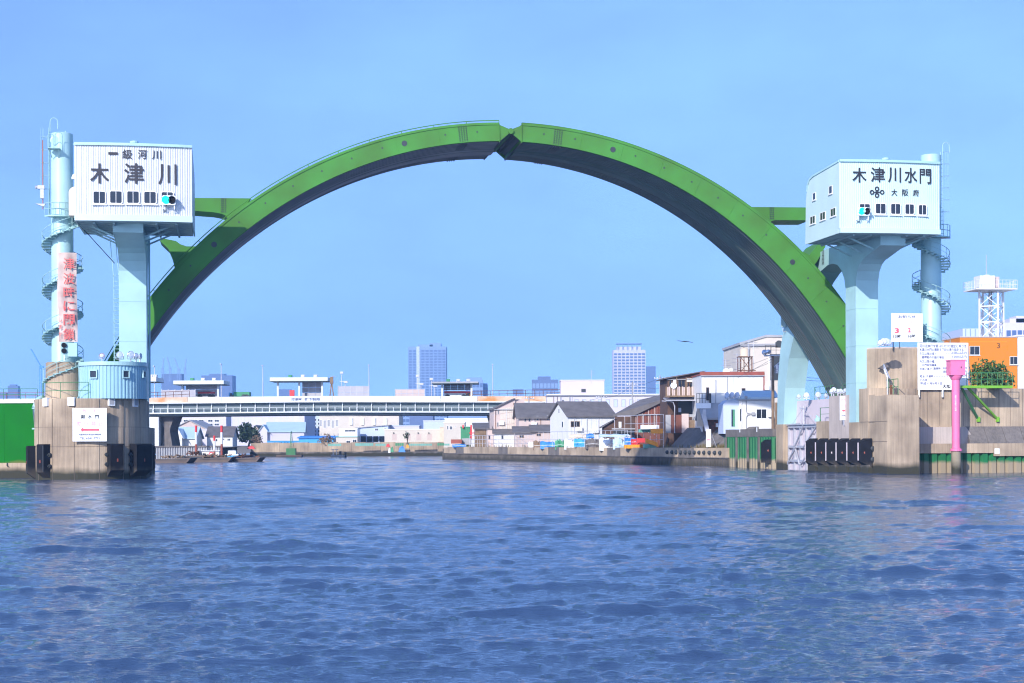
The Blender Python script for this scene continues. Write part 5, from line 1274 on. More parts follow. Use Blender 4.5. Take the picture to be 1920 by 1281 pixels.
canopy('flat white canopy at the left of the bridge above a red and white truck', 328, 422, 714, 721, (342, 409), (344, 722, 408, 746))
canopy('flat white canopy with open left bay and a panelled wall on the bridge', 508, 616, 708, 715, (521, 561, 604), (564, 716, 602, 745))
canopy('thin dark canopy over an orange coach on the bridge', 811, 897, 716, 719, (829, 884), (831, 719.5, 884, 731), 'concd', True)
canopy('sliver of a canopy roof showing beside the left tower', 262, 296, 708, 716, (270, ))
def barrier(label, x0, x1, y0, d=BD + 3, m='barrier', n=None):
    T = Thing('sound_barrier', label, 'barrier', (at(x0, 745, d).x, d, at(x0, 747, d).z), 0, 'sound barriers on the bridge')
    c = T.fp(x1, y0); n = n or max(2, int((x1 - x0) / 11))
    for i in range(n):
        for j in range(2): T.box('panel', m, c.x * i / n + .03, 0, c.z * j / 2 + .02 - (.6 if j == 0 else 0), c.x * (i + 1) / n - .03, .1, c.z * (j + 1) / 2 - .02)
    for i in range(n + 1): T.box('post', 'steel', c.x * i / n - .05, -.06, -.6, c.x * i / n + .05, .16, c.z + .1)
barrier('pale panelled sound barrier on the bridge right of the open canopy', 634, 692, 724)
barrier('brownish striped sound barrier on the bridge before the wide glass tower', 741, 796, 730, m='pinkw')
barrier('grey barrier panels on the bridge under the left canopy', 303, 366, 731, d=BD + 2)
for k, (xa, xb, nm) in enumerate(((280, 355, 'rusty fence on the bridge parapet beside the left tower'), (886, 1068, 'rusty pipe fence on the bridge parapet at its right end'))):
    T = Thing('parapet_fence', nm, 'fence', (at(xa, 746, BD).x, BD + .2, at(xa, ypar(xa) + 3, BD).z), -.012)
    railing(T, [(0, 0, 0), (T.fp(xb, 744).x, 0, .3)], 1.2, 'rust' if k else 'rust', .05, 1.6, rails=(1.0, .5))
def lamp_post(label, x, ytop, d=BD + 4):
    b_ = at(x, 748, d); T = Thing('street_lamp', label, 'street lamp', b_, 0, 'tall lamps along the bridge')
    h = zat(x, ytop, d) - b_.z
    T.part('pole', MB().tube([(0, 0, -.5), (0, 0, h)], .10, 6, .06), 'steel'); T.part('head', MB().box(-.12, -.9, h - .08, .12, .1, h + .08), 'steel')
for x, y, nm in ((290, 687, 'nearest the left tower'), (415, 683, 'over the end of the truck canopy'), (493, 686, 'just left of the open canopy'), (692, 685, 'in the clear stretch right of the barriers'), (924, 684, 'beyond the orange coach')):
    lamp_post('tall slim lamp on the bridge, %s' % nm, x, y)
# gantries and antennas
T = Thing('signal_gantry', 'brown A-shaped pole with a lamp beside the open canopy', 'gantry', at(622, 748, BD + 3), 0)
h = zat(622, 707, BD + 3) - T.O.z
T.part('leg', MB().bar((-.45, 0, -.5), (-.05, 0, h * .7), .2), 'wood'); T.part('leg', MB().bar((.45, 0, -.5), (.05, 0, h * .7), .2), 'wood'); T.part('box', MB().box(-.3, -.2, h * .68, .3, .3, h), 'wood'); T.part('arm', MB().tube([(0, 0, h), (.2, -.1, h + .15), (.8, -.3, h + .12)], .05, 4), 'steel')
for k, (x, y, nm) in enumerate(((644, 700, 'above the pale barrier'), (786, 706, 'in front of the wide glass tower'), (812, 712, 'by the post of the coach canopy'))):
    T = Thing('camera_mast', 'slim mast with cameras on the bridge, %s' % nm, 'mast', at(x, 748, BD + 4), 0, 'camera masts on the bridge')
    h = zat(x, y, BD + 4) - T.O.z
    T.part('pole', MB().tube([(-.3, 0, -.5), (-.3, 0, h)], .07, 5).tube([(.35, 0, -.5), (.35, 0, h * .7)], .07, 5), 'steel')
    T.part('camera', MB().box(-.6, -.3, h - .1, 0, .2, h + .3).box(.1, -.3, h * .62, .8, .2, h * .7), 'steel'); T.part('crossbar', MB().bar((-.7, 0, h * .68), (.9, 0, h * .68), .1), 'steel')
# vehicles on the bridge
def vehicle(name, label, cat, x0, x1, ytop, d, cab, body, bm, cm, stripe=None, cab_right=True):
    b_ = at(x0, 749, d); T = Thing(name, label, cat, b_, 0, None)
    L = at(x1, 749, d).x - b_.x; h = zat(x0, ytop, d) - b_.z
    c0 = L * (1 - cab) if cab_right else 0
    if body: T.part('body', MB().prism(rrect((0 if cab_right else L * cab) + .05, .55, (L * (1 - cab) if cab_right else L) - .05, h, .12, 2), 0, 2.3, 'y'), bm)
    if stripe:
        T.part('stripe', MB().box(.1, -.02, h * .72, L * .97, -.003, h * .93), stripe)
    T.part('cab', MB().prism([(c0, .5), (c0, h * .9), (c0 + L * cab * .65, h * .9), (c0 + L * cab, h * .6), (c0 + L * cab, .5)], .05, 2.2, 'y'), cm)
    T.part('cab_window', MB().box(c0 + L * cab * .25, .02, h * .62, c0 + L * cab * .7, .05, h * .84), 'glass')
    wm = MB().tube([(0, -.02, 0), (0, .3, 0)], .48, 12).mesh('wheel', M['dark'])
    for f_ in (.14, .72, .86): link('wheel', wm, T.o, (L * f_, 0, .48))
    return T
vehicle('truck', 'red and white box truck under the left canopy on the bridge', 'truck', 370, 404, 734, BD + 7, .25, True, 'white', 'redp', 'redp')
vehicle('truck', 'dark green tarped truck with blue cab on the bridge', 'truck', 429, 468, 735, BD + 7, .22, True, 'cgreen', 'azure', None, False)
vehicle('coach', 'orange and white coach under the thin dark canopy', 'coach', 832, 884, 733, BD + 7, .2, True, 'white', 'orangep', 'redp')
vehicle('van', 'small white van on the bridge beside the red and white truck', 'van', 328, 354, 738, BD + 7, .3, True, 'whites', 'whites')
T = Thing('toll_sign', 'plain red panel standing under the open canopy on the bridge', 'sign', at(543, 748, BD + 4), 0)
q = T.fp(552, 731.5); T.part('panel', MB().box(0, 0, 0, q.x, .3, q.z), 'redp'); T.part('post', MB().box(q.x * .4, .1, -.6, q.x * .6, .2, 0), 'steel')

# ================================================================ BUILDINGS
def house(name, label, x0, x1, ye, d, t, yaw=0.0, wall='white', roof='tile', rt='flat', rise=1.0, wins=(), zg=1.8, over=.35, cat='building', group=None, frame='whites', panes=2, ribs=0, ribm=None, glass='glass', fw=.07):
    """x0,x1,ye: photograph columns of the front face and row of its eaves; d: distance of its left corner; t: how deep it is"""
    b_ = at(x0, 820, d); T = Thing(name, label, cat, (b_.x, b_.y, zg), yaw, group)
    w = T.fp(x1, ye).x; h = T.fp((x0 + x1) / 2, ye).z; T.w, T.h, T.t = w, h, t
    o = over
    if rt == 'flat':
        T.part('wall', MB().box(0, 0, -2, w, t, h), wall)
        T.part('roof', MB().box(-o * .3, -o * .3, h, w + o * .3, t + o * .3, h + .18), roof)
    elif rt == 'gx':                                   # ridge along the front
        T.part('wall', MB().prism([(0, -2), (0, h), (t / 2, h + rise), (t, h), (t, -2)], 0, w, 'x'), wall)
        s = rise / (t / 2)
        T.part('roof', MB().prism([(-o, h - o * s + .03), (t / 2, h + rise + .03), (t + o, h - o * s + .03), (t + o, h - o * s + .22), (t / 2, h + rise + .24), (-o, h - o * s + .22)], -o, w + o, 'x'), roof)
    elif rt == 'gy':                                   # gable to the front
        T.part('wall', MB().prism([(0, -2), (0, h), (w / 2, h + rise), (w, h), (w, -2)], 0, t, 'y'), wall)
        s = rise / (w / 2)
        T.part('roof', MB().prism([(-o, h - o * s + .03), (w / 2, h + rise + .03), (w + o, h - o * s + .03), (w + o, h - o * s + .2), (w / 2, h + rise + .22), (-o, h - o * s + .2)], -o, t + o, 'y'), roof)
    elif rt == 'sl':                                   # single slope rising to the right
        T.part('wall', MB().prism([(0, -2), (0, h), (w, h + rise), (w, -2)], 0, t, 'y'), wall)
        T.part('roof', MB().prism([(-o, h + .02 - o * rise / w), (w + o, h + rise + .02 + o * rise / w), (w + o, h + rise + .2), (-o, h + .2 - o * rise / w)], -o, t + o, 'y'), roof)
    elif rt == 'sb':                                   # single slope rising to the back
        T.part('wall', MB().prism([(0, -2), (0, h), (t, h + rise), (t, -2)], 0, w, 'x'), wall)
        T.part('roof', MB().prism([(-o, h - o * rise / t + .02), (t + o, h + rise + .02), (t + o, h + rise + .2), (-o, h - o * rise / t + .2)], -o, w + o, 'x'), roof)
    for b2 in wins:
        p, q = T.fp(b2[0], b2[3]), T.fp(b2[2], b2[1]); window(T, p.x, p.z, q.x, q.z, panes=b2[4] if len(b2) > 4 else panes, fw=fw, frame=frame, glass=glass)
    if ribs:
        for i in range(ribs):
            x = w * (i + .5) / ribs; hh = h + (rise * x / w if rt == 'sl' else 0)
            T.box('wall_rib', ribm or wall, x - .03, -.035, 0, x + .03, .02, hh - .05)
    return T
def hbar(T, name, m, x0, y0, x1, y1, yl=-.05, th=.1):          # a piece of trim given by photograph corners on the front face
    p, q = T.fp(x0, y1, yl), T.fp(x1, y0, yl); return T.box(name, m, p.x, yl - th, p.z, q.x, yl + .04, q.z)
def antenna(label, x, y0, y1, d, group='aerials on the roofs'):
    p = at(x, y1, d); T = Thing('roof_aerial', label, 'aerial', p, .3, group); h = zat(x, y0, d) - p.z
    T.part('mast', MB().tube([(0, 0, -.6), (0, 0, h)], .04, 4), 'steel')
    mb = MB()
    for k in range(3): mb.tube([(-.7 + .1 * k, 0, h * (.5 + .2 * k)), (.7 - .1 * k, 0, h * (.5 + .2 * k))], .025, 4)
    T.part('elements', mb, 'steel')
def dish(T, x, y, yl, r, m='whites'):
    p = T.fp(x, y, yl); T.part('satellite_dish', MB().lathe([(r, 0), (r * .8, .1), (r * .2, .2)], 12, ((p.x, yl, p.z), (.2, 1, -.3))), m)

# ---- right bank, from the tower back along the quay
H1 = house('white_workshop', 'white workshop with sliding window just beyond the right tower', 1386, 1449, 748, 190, 7, .0, 'white', 'roofb', 'flat', wins=((1417.5, 766.5, 1438, 785.5),), frame='whites', zg=3.8)
H1.part('side_wing', MB().prism([(-1.8, 0), (0, 0), (0, H1.h - .02), (-1.3, H1.h - .1), (-1.8, H1.h - .6)], .3, 5, 'y'), 'bluew')
p, q = H1.fp(1371.5, 800, .3), H1.fp(1374, 768, .3); H1.box('slit_window', 'glass', p.x, .27, p.z, q.x, .32, q.z)
p, q = H1.fp(1374.5, 800, .3), H1.fp(1377.5, 768, .3); H1.box('green_door', 'cgreen', p.x, .26, p.z, q.x, .32, q.z)
p, q = H1.fp(1387.5, 790), H1.fp(1389.5, 767); H1.box('slit_window', 'glass', p.x, -.02, p.z, q.x, .02, q.z)
px_ = lambda x, y: tuple(H1.fp(x, y, -.08))
H1.part('conduit', MB().tube([px_(1399, 744), px_(1399, 770), px_(1401, 775), px_(1409, 776)], .06, 5).tube([px_(1409, 777), px_(1402, 778), px_(1399.5, 782), px_(1399.5, 804)], .06, 5), 'greyw')
p, q = H1.fp(1409, 779), H1.fp(1415, 773); H1.box('meter_box', 'greyw', p.x, -.25, p.z, q.x, 0, q.z)
p, q = H1.fp(1396, 747), H1.fp(1401, 743); H1.box('lamp_box', 'greyw', p.x, -.3, p.z, q.x, .1, q.z)
H1.part('roof_slope', MB().prism([(1.5, H1.h + .19), (4.5, H1.h + 1.1), (7, H1.h + .2)], H1.fp(1402, 745).x, H1.w + 1.0, 'x'), 'roofb')
for i, x in enumerate((1363, 1372, 1382)): floodlight('silver floodlight on the white workshop roof edge, %s from the river' % ordn[i], x, 741, 190, .36, -.9 + .1 * i, .1, 3.8 + H1.h, 'floodlights on the white workshop')
# utility pole with equipment
p = at(1449.5, 800, 186); T = Thing('utility_pole', 'grey utility pole with platform and lamps beside the rear tower leg', 'pole', (p.x, 186, 3.5), 0)
zq = lambda y: zat(1449, y, 186) - 3.5
T.part('pole', MB().tube([(0, 0, 0), (0, 0, zq(668))], .20, 8, .15), 'wood')
T.part('platform', MB().box(-.9, -.5, zq(668), 1.1, .7, zq(665.5)), 'steel'); mb = MB()
for x in (-.9, -.3, .3, 1.1): mb.bar((x, -.5, zq(666)), (x, -.5, zq(648)), .05)
mb.bar((-.9, -.5, zq(648)), (1.1, -.5, zq(648)), .05); mb.bar((-.9, -.5, zq(657)), (1.1, -.5, zq(657)), .04); T.part('platform_rail', mb, 'wood')
T.part('fan_unit', MB().lathe([(.4, 0), (.4, .2)], 12, ((.6, -.6, zq(646)), (0, -1, .1))).box(.3, -.5, zq(652), .9, 0, zq(642)), 'dark')
T.part('transformer', MB().lathe([(.3, zq(700)), (.3, zq(684))], 10, ((.55, .2, 0), (0, 0, 1))).bar((0, 0, zq(690)), (.9, .1, zq(678)), .1), 'steel')
T.part('lamp', MB().lathe([(.3, 0), (.32, .1), (.1, .4)], 10, ((-1.0, -.5, zq(661)), (-.4, -1, -.2))).lathe([(.25, 0), (.27, .1), (.1, .3)], 10, ((-.6, -.6, zq(660)), (.1, -1, -.2))), 'lamp')
p = at(1455.5, 800, 184); T = Thing('wood_post', 'short dark wooden post beside the utility pole', 'post', (p.x, 184, 3.5), 0); T.part('post', MB().tube([(0, 0, 0), (0, 0, zat(1455, 755, 184) - 3.5)], .15, 7), 'wood')
# tall factory with dark opening
H2 = house('factory_hall', 'tall cream factory hall with a big dark opening behind the utility pole', 1390, 1478, 647, 222, 14, .04, 'cream', 'greyw', 'flat', zg=2)
hh = H2.h
H2.part('gable', MB().prism([(0, hh), (H2.fp(1437, 640).x, H2.fp(1437, 632).z), (H2.w, H2.fp(1470, 633).z), (H2.w, hh)], 0, 13.9, 'y'), 'cream')
H2.part('gable_edge', MB().prism([(-.2, hh), (-.2, hh + .35), (H2.fp(1437, 640).x, H2.fp(1437, 632).z + .3), (H2.w + .2, H2.fp(1470, 633).z + .3), (H2.w + .2, H2.fp(1470, 633).z), (H2.fp(1437, 640).x, H2.fp(1437, 632).z)], -.15, 14, 'y'), 'greyw')
hbar(H2, 'opening', 'dark', 1443.5, 664, 1474, 713, -.02, .05); hbar(H2, 'opening_frame', 'whites', 1441, 662, 1443, 730, -.02, .1); hbar(H2, 'vent_louvre', 'dark', 1474, 690, 1478, 720, -.02, .08)
# white house with brown parapet
H3 = house('white_house', 'big white rendered building with dark red parapet and small square window', 1316, 1432, 703, 200, 9, .02, 'white', 'brick', 'flat', zg=2, wins=((1324, 726.5, 1329.5, 751, 1), (1390.5, 728, 1397.5, 737.5, 1)), frame='brown')
hbar(H3, 'parapet', 'brick', 1312, 697, 1433, 704, -.06, .14); hbar(H3, 'parapet', 'brick', 1431.3, 697, 1433.3, 732, -.06, .1)
hbar(H3, 'balcony_floor', 'whites', 1305, 756, 1333, 766, -1.4, .1); T = H3
p, q = T.fp(1306, 756, -1.4), T.fp(1333, 738, -1.4); railing(T, [(p.x, -1.4, p.z), (q.x, -1.4, p.z), (q.x, -.1, p.z)], q.z - p.z, 'dark', .03, .35)
hbar(H3, 'lower_wall', 'cream', 1307, 766, 1333, 800, -.3, .1); H3.part('drain_pipe', MB().tube([tuple(H3.fp(1342, 712, -.1)), tuple(H3.fp(1342, 765, -.1))], .05, 5), 'greyw')
dish(H3, 1361.5, 697, 1.0, .42); hbar(H3, 'roof_box', 'whites', 1367, 691, 1372, 697, 1.0, .6)
# roof tank on a stand
p = at(1385, 698, 208); T = Thing('water_tank', 'cream round water tank on a rusty stand above the white building', 'water tank', (p.x, 208, p.z), .2)
r_ = (1406 - 1388) / 2 / F * 208; cx = (1397 - 1385) / F * 208; z1, z0, zt_ = zat(1397, 670, 208) - p.z, 0, zat(1397, 655, 208) - p.z
T.part('tank', MB().lathe([(r_, z1 + .1), (r_, zt_), (r_ * .6, zt_ + .15), (.2, zt_ + .2)], 18, ((cx, 0, 0), (0, 0, 1))), 'tank', smooth=True)
T.part('tray', MB().box(cx - r_ - .3, -r_, z1, cx + r_ + .3, r_, z1 + .1), 'rust')
for x in (-.75, .75):
    for y in (-.6, .6): T.part('leg', MB().bar((cx + x, y, z0), (cx + x, y, z1), .12), 'rust')
T.part('brace', MB().bar((cx - .75, -.6, 0), (cx + .75, -.6, z1), .06).bar((cx + .75, -.6, 0), (cx - .75, -.6, z1), .06).bar((cx - 1.2, -.7, .2), (cx + 1.2, -.7, .2), .1), 'rust')
for x, y0, y1, nm in ((1382, 662, 697, 'left of the water tank'), (1403, 640, 660, 'behind the water tank'), (1413, 640, 665, 'right of the water tank'), (1361, 674, 697, 'over the satellite dish')): antenna('thin roof aerial %s' % nm, x, y0, y1, 206)
# brown balcony house
H4 = house('brown_house', 'old brown two-storey house with a sagging timber balcony', 1252, 1315, 710, 209, 8, .03, 'brown', 'tile', 'sl', .8, zg=2, over=.5, wins=((1254, 713, 1260, 738, 1), (1271, 712, 1285, 740), (1288, 716, 1300, 738)), frame='wood')
for i in range(22):
    x = 1248 + i * 3.05; hbar(H4, 'balcony_board', 'pinkw' if i % 3 else 'wood', x, 725 + (i % 2), x + 2.4, 742, -1.3, .06)
hbar(H4, 'balcony_floor', 'wood', 1246, 742, 1314, 745, -1.3, 1.2); hbar(H4, 'wall_patch', 'whites', 1262, 712, 1269, 730, -.03); hbar(H4, 'blind', 'whites', 1287, 710, 1299, 716, -.03)
for x in (1268, 1286): hbar(H4, 'balcony_post', 'wood', x, 708, x + 1.5, 745, -1.3, .1)
dish(H4, 1263, 723, -1.5, .4); H4.part('lean_to_roof', MB().prism([(-3.2, H4.fp(1280, 753).z), (-.1, H4.fp(1280, 747).z), (-.1, H4.fp(1280, 746).z), (-3.2, H4.fp(1280, 752).z)], H4.fp(1243, 750).x, H4.w, 'x'), 'steel')
hbar(H4, 'dark_opening', 'dark', 1272, 750, 1306, 778, -.04); hbar(H4, 'red_sheet', 'rustw', 1258, 778, 1278, 812, -2.6); hbar(H4, 'white_sheet', 'pinkw', 1278, 776, 1291, 812, -2.62); hbar(H4, 'grey_sheet', 'greyw', 1248, 778, 1258, 812, -2.5); hbar(H4, 'timber_sheet', 'wood', 1291, 788, 1306, 812, -2.4); hbar(H4, 'blue_glint', 'bluew', 1272, 765, 1277, 773, -.06); hbar(H4, 'counter', 'greyw', 1290, 777, 1306, 782, -2.4)
H4.part('down_pipe', MB().tube([tuple(H4.fp(1241, 752, -2.9)), tuple(H4.fp(1262, 754, -2.9)), tuple(H4.fp(1265, 762, -2.9)), tuple(H4.fp(1265, 812, -2.9))], .07, 5), 'steel')
# rusty barn
H5 = house('rusty_barn', 'rust red corrugated barn with long dark sloping roof', 1190, 1256, 776, 224, 8, .0, 'rustw', 'tile', 'sl', 2.4, zg=2, over=.1)
a, c = H5.fp(1151, 780), H5.fp(1190, 776)
pf = lambda x, y, yl: tuple(H5.fp(x, y, yl))
H5.part('great_roof', MB().add([pf(1150, 780, -.4), pf(1190, 779, -.4), pf(1257, 747, -.4), pf(1247, 741, 7), pf(1200, 752, 7)] + [tuple(Vector(v) + Vector((0, 0, .18))) for v in (pf(1150, 780, -.4), pf(1190, 779, -.4), pf(1257, 747, -.4), pf(1247, 741, 7), pf(1200, 752, 7))],
        [(0, 1, 2, 3, 4), (9, 8, 7, 6, 5), (0, 5, 6, 1), (1, 6, 7, 2), (2, 7, 8, 3), (3, 8, 9, 4), (4, 9, 5, 0)]), 'tile')
for i in range(11):
    x = 1192 + i * 5.9; y0 = np.interp(x, [1190, 1256], [779, 748]); hbar(H5, 'sheet_rib', 'brick' if i % 2 else 'pinkw', x, y0 + 2, x + .9, 812, -.02, .05)
hbar(H5, 'dark_boards', 'brown', 1153, 781, 1190, 815, -.1, .1); hbar(H5, 'lean_to', 'greyw', 1147, 803, 1190, 805.5, -1.5, .8); hbar(H5, 'shadow_gap', 'dark', 1150, 806, 1188, 816, -.25); hbar(H5, 'window_pale', 'whites', 1160, 791, 1165, 802, -.14)
H5b = house('brown_shed', 'tiny brown shed with grey lean-to roof at the foot of the barn', 1132, 1152, 800, 224, 4, .0, 'brown', 'tile', 'sl', .9, zg=2)
# brick cottage
H6 = house('brick_cottage', 'small dark brick cottage with a grey hipped roof below the white building', 1324, 1367, 783, 197, 6, .0, 'brown', 'greyw', 'gx', 1.6, zg=2.6, over=.6)
for i in range(9):
    for j in range(5): hbar(H6, 'brick_course', 'rustw' if (i + j) % 3 else 'brown', 1325 + i * 4.6, 786 + j * 5.4, 1329 + i * 4.6, 790.6 + j * 5.4, -.01, .03)
hbar(H6, 'air_conditioner', 'whites', 1342, 794, 1353, 801, -.1, .5); H6.part('chimney', MB().bar(tuple(H6.fp(1319, 776, -1)), tuple(H6.fp(1326, 808, -1)), .5), 'steel'); hbar(H6, 'gutter', 'steel', 1317, 768, 1323, 776, -1, .5)
# white house with tiled roof
H7 = house('white_cottage', 'white clad house with brown sash window and dark tiled roof by the quay', 1066, 1152, 781, 240, 9, .28, 'white', 'tile', 'gx', 2.1, zg=2, wins=((1070, 790, 1087, 801),), frame='wood', panes=3)
T = H7; p, q = T.sp(1055, 802, 0), T.sp(1058.5, 790, 0); window(T, p.y - .5, p.z, p.y + .4, q.z, side=0.0, panes=1)
p = T.sp(1056, 779, 0); T.box('gable_vent', 'greyw', -.04, 4.3, T.h + .6, .02, 4.8, T.h + 1.2)
for i in range(9): x = T.w * (i + .5) / 9; T.box('wall_rib', 'bluew', x - .02, -.03, 0, x + .02, .02, T.h - .1)
# long pinkish house and sheds
H8 = house('pink_long_house', 'long pale pink two-storey house with small windows and dark roof', 973, 1052, 783, 258, 10, .05, 'pinkw', 'tile', 'gx', 2.2, zg=2, wins=((983, 782.5, 986.5, 791, 1), (991, 782, 994.5, 791, 1), (1006, 780, 1009.5, 789, 1), (1025.5, 779, 1029, 788, 1), (1035.5, 778.5, 1039, 787, 1)), frame='greyw', over=.5)
H8b = house('pink_gable_house', 'pale pink gable end rising behind the white clad house', 1060, 1126, 770, 262, 10, .0, 'pinkw', 'tile', 'gy', 1.4, zg=2)
for k, (x0, x1, ye, nm) in enumerate(((966, 1000, 812, 'farthest from the barn'), (998, 1048, 809, 'nearest the white clad house'))):
    house('lean_to_shed', 'low pinkish lean-to shed before the long house, %s' % nm, x0, x1, ye, 254, 3, .05, 'pinkw', 'tile', 'sb', .9, zg=2, group='lean-to sheds on the quay', wins=((x0 + 8, ye + 4, x0 + 16, ye + 9, 1),), frame='wood')
H9 = house('tall_wedge_house', 'tall cream building with a steep wedge roof at the end of the bridge', 926, 966, 767, 268, 8, .10, 'pinkw', 'tile', 'sl', 1.7, zg=2, wins=((928, 768, 930.5, 778, 1), (933, 767, 935.5, 777, 1), (932, 792, 934.5, 800, 1)), frame='greyw')
for i in range(10):
    for j in range(5): hbar(H9, 'wall_panel', 'cream', 938 + i * 3.5, 766 - i * .5 + j * 11, 941.2 + i * 3.5, 775.5 - i * .5 + j * 11, -.01, .04)
hbar(H9, 'chimney', 'pinkw', 965, 757, 972, 825, -.3, .5); hbar(H9, 'chimney_cap', 'rust', 962.5, 756, 984, 759, -.3, .5); dish(H9, 985.5, 761.5, -.5, .4)
hbar(H9, 'tall_part', 'pinkw', 966, 749, 983, 790, .5, .2)
house('annex_shed', 'low white annex with grey sloping roof beside the wedge-roofed building', 927, 965, 813, 265, 6, .02, 'white', 'tile', 'sb', 1.2, zg=2, wins=((939, 815, 944, 824, 1),), frame='greyw', cat='shed')
house('ochre_shed', 'ochre metal shed with grey roof left of the wedge-roofed building', 891, 916, 805, 278, 6, .05, 'wood', 'tile', 'sb', 1.0, zg=2, cat='shed', ribs=6)
house('pale_annex', 'small pinkish house wall between ochre shed and wedge-roofed building', 914, 927, 806, 270, 6, .05, 'pinkw', 'tile', 'flat', zg=2, wins=((916, 816, 919, 824, 1),), frame='brown')
T = house('green_silo', 'green box hopper with red posts standing beside the ochre shed', 864, 881, 802, 284, 4, .0, 'cgreen', 'cgreen', 'flat', zg=2, cat='silo', ribs=5); hbar(T, 'post', 'redp', 882, 797, 885, 825, -.1, .3); hbar(T, 'post', 'redp', 867, 797, 869.5, 803, -.1, .3); hbar(T, 'gantry', 'redp', 880, 811, 891, 813, -.1, .2); hbar(T, 'base', 'greyw', 866, 822, 884, 834, -.2, .3); hbar(T, 'red_hut', 'brick', 846, 824, 866, 832, -.5, 1.0)
# long office building with tall windows
wl_ = [(1077 + i * 14.7, 749, 1084.5 + i * 14.7, 763.5, 1) for i in range(11)]
H10 = house('long_office', 'long lilac office block with a row of upright windows behind the houses', 1026, 1248, 741, 290, 14, .0, 'lilw', 'lilw', 'flat', zg=2, wins=wl_, frame='greyw', glass='bluew')
hbar(H10, 'stair_strip', 'greyw', 1050, 743, 1052, 770, -.05); hbar(H10, 'stair_strip', 'greyw', 1067, 743, 1069, 770, -.05); hbar(H10, 'slot_window', 'glass', 1054.5, 750, 1056.5, 763, -.03); hbar(H10, 'cornice', 'whites', 1026, 738.5, 1248, 741, -.05, .2)
H10b = house('roof_block', 'plain pale block with a dark hatch on top of the lilac office', 1052, 1133, 714, 296, 8, .0, 'lilac', 'lilw', 'flat', zg=2); hbar(H10b, 'hatch', 'dark', 1090, 729.5, 1098, 735.5, -.02)
antenna('thin roof aerial on the plain block above the lilac office', 1109, 694, 713, 296)
# ---- stores on the quay: tarps, sacks, drums, machines
def stack(name, label, x0, x1, y0, y1, m, cat='tarpaulin', off=3.0, t=1.4, lumpy=.25, group='covered stores on the quay', seed=0):
    rnd = random.Random(seed); q = qpt((x0 + x1) / 2); d = q.y + off * .4
    b_ = at(x0, y1, d); T = Thing(name, label, cat, (b_.x, d, b_.z), .0, group); c = T.fp(x1, y0); w, h = c.x, c.z
    nx, nz = 8, 6; mb = MB()
    for j in range(nz + 1):
        for i in range(nx + 1):
            s, u = i / nx, j / nz
            tp = h * (1 - lumpy * rnd.random() * u - .12 * lumpy * abs(2 * s - 1) * 2)
            mb.v.append((w * s + rnd.uniform(-.05, .05) * w * .3, -.25 * lumpy * math.sin(s * 9 + seed) + u * u * t * .45 + rnd.uniform(-.06, .06), tp * min(1, u * 1.05)))
    k = nx + 1
    for j in range(nz):
        for i in range(nx): mb.f.append((j * k + i, j * k + i + 1, (j + 1) * k + i + 1, (j + 1) * k + i))
    o = len(mb.v); top = [(nz * k + i) for i in range(k)]
    for i in range(k): mb.v.append((mb.v[top[i]][0], t, mb.v[top[i]][2] * .92))
    for i in range(k): mb.v.append((mb.v[top[i]][0], t, 0))
    for i in range(nx): mb.f.append((top[i], top[i + 1], o + i + 1, o + i)); mb.f.append((o + i, o + i + 1, o + k + i + 1, o + k + i))
    mb.f.append(tuple([j * k for j in range(nz + 1)] + [o, o + k])); mb.f.append(tuple([j * k + nx for j in range(nz + 1)] + [o + nx, o + k + nx])[::-1])
    T.part('cover', mb, m)
    T.part('rope', MB().tube([(0, -.35, h * .4), (w * .5, -.38, h * .45), (w, -.35, h * .4)], .03, 4), 'whites')
    return T
spec = [('pale rolled sheet standing upright at the end of the quay fence', 991, 1001, 827, 845, 'whites'), ('brown stacked boards behind the scaffold fence', 1000, 1014, 825, 844, 'wood'),
        ('violet blue tarpaulin heap behind the scaffold fence', 1013, 1040, 826, 842, 'tarp'), ('green plastic tarpaulin block standing on the quay', 1041, 1058, 822, 844, 'cgreen'),
        ('white sacks piled beside the green tarpaulin', 1058, 1078, 822, 843, 'whites'), ('bright blue tarpaulin draped over tall crates', 1076, 1100, 820, 838, 'azure'),
        ('dark grey covered mound in the middle of the quay stores', 1098, 1124, 820, 842, 'concd'), ('big white sack stack with blue straps on the quay', 1124, 1154, 818, 845, 'whites'),
        ('pale blue tarpaulin beside the big white sacks', 1150, 1172, 820, 843, 'roofb'), ('deep blue plastic cover above the white sacks', 1100, 1114, 812, 822, 'tarp'),
        ('long light blue sheet roof over the stores below the barn', 1124, 1180, 813, 820, 'roofb'), ('blue covered pile beside the orange machine', 1172, 1196, 818, 836, 'tarp'),
        ('pink and red drum pile behind the scaffold', 1184, 1200, 822, 834, 'redp'), ('blue tarpaulin dome far down the quay', 848, 874, 832, 839, 'tarp'), ('pale heap of plants and crates before the white clad house', 1068, 1102, 813, 822, 'tank')]
for i, (lb, x0, x1, y0, y1, m) in enumerate(spec): stack('tarpaulin_stack', lb, x0, x1, y0, y1, m, seed=40 + i)
def crate(label, x0, x1, y0, y1, m, off=1.5, name='steel_bin', cat='bin', slant=0):
    d = qpt((x0 + x1) / 2).y + off * .4; b_ = at(x0, y1, d); T = Thing(name, label, cat, (b_.x, d, b_.z), 0, 'bins and machines on the quay'); c = T.fp(x1, y0)
    T.part('body', MB().prism([(0, 0), (0, c.z), (c.x, c.z - slant), (c.x, -slant)], 0, 1.2, 'y'), m)
    for i in range(5): T.box('rib', m, c.x * (i + .4) / 5, -.06, -slant * (i + .5) / 5 + .05, c.x * (i + .4) / 5 + .06, .02, c.z - slant * (i + .5) / 5 - .05)
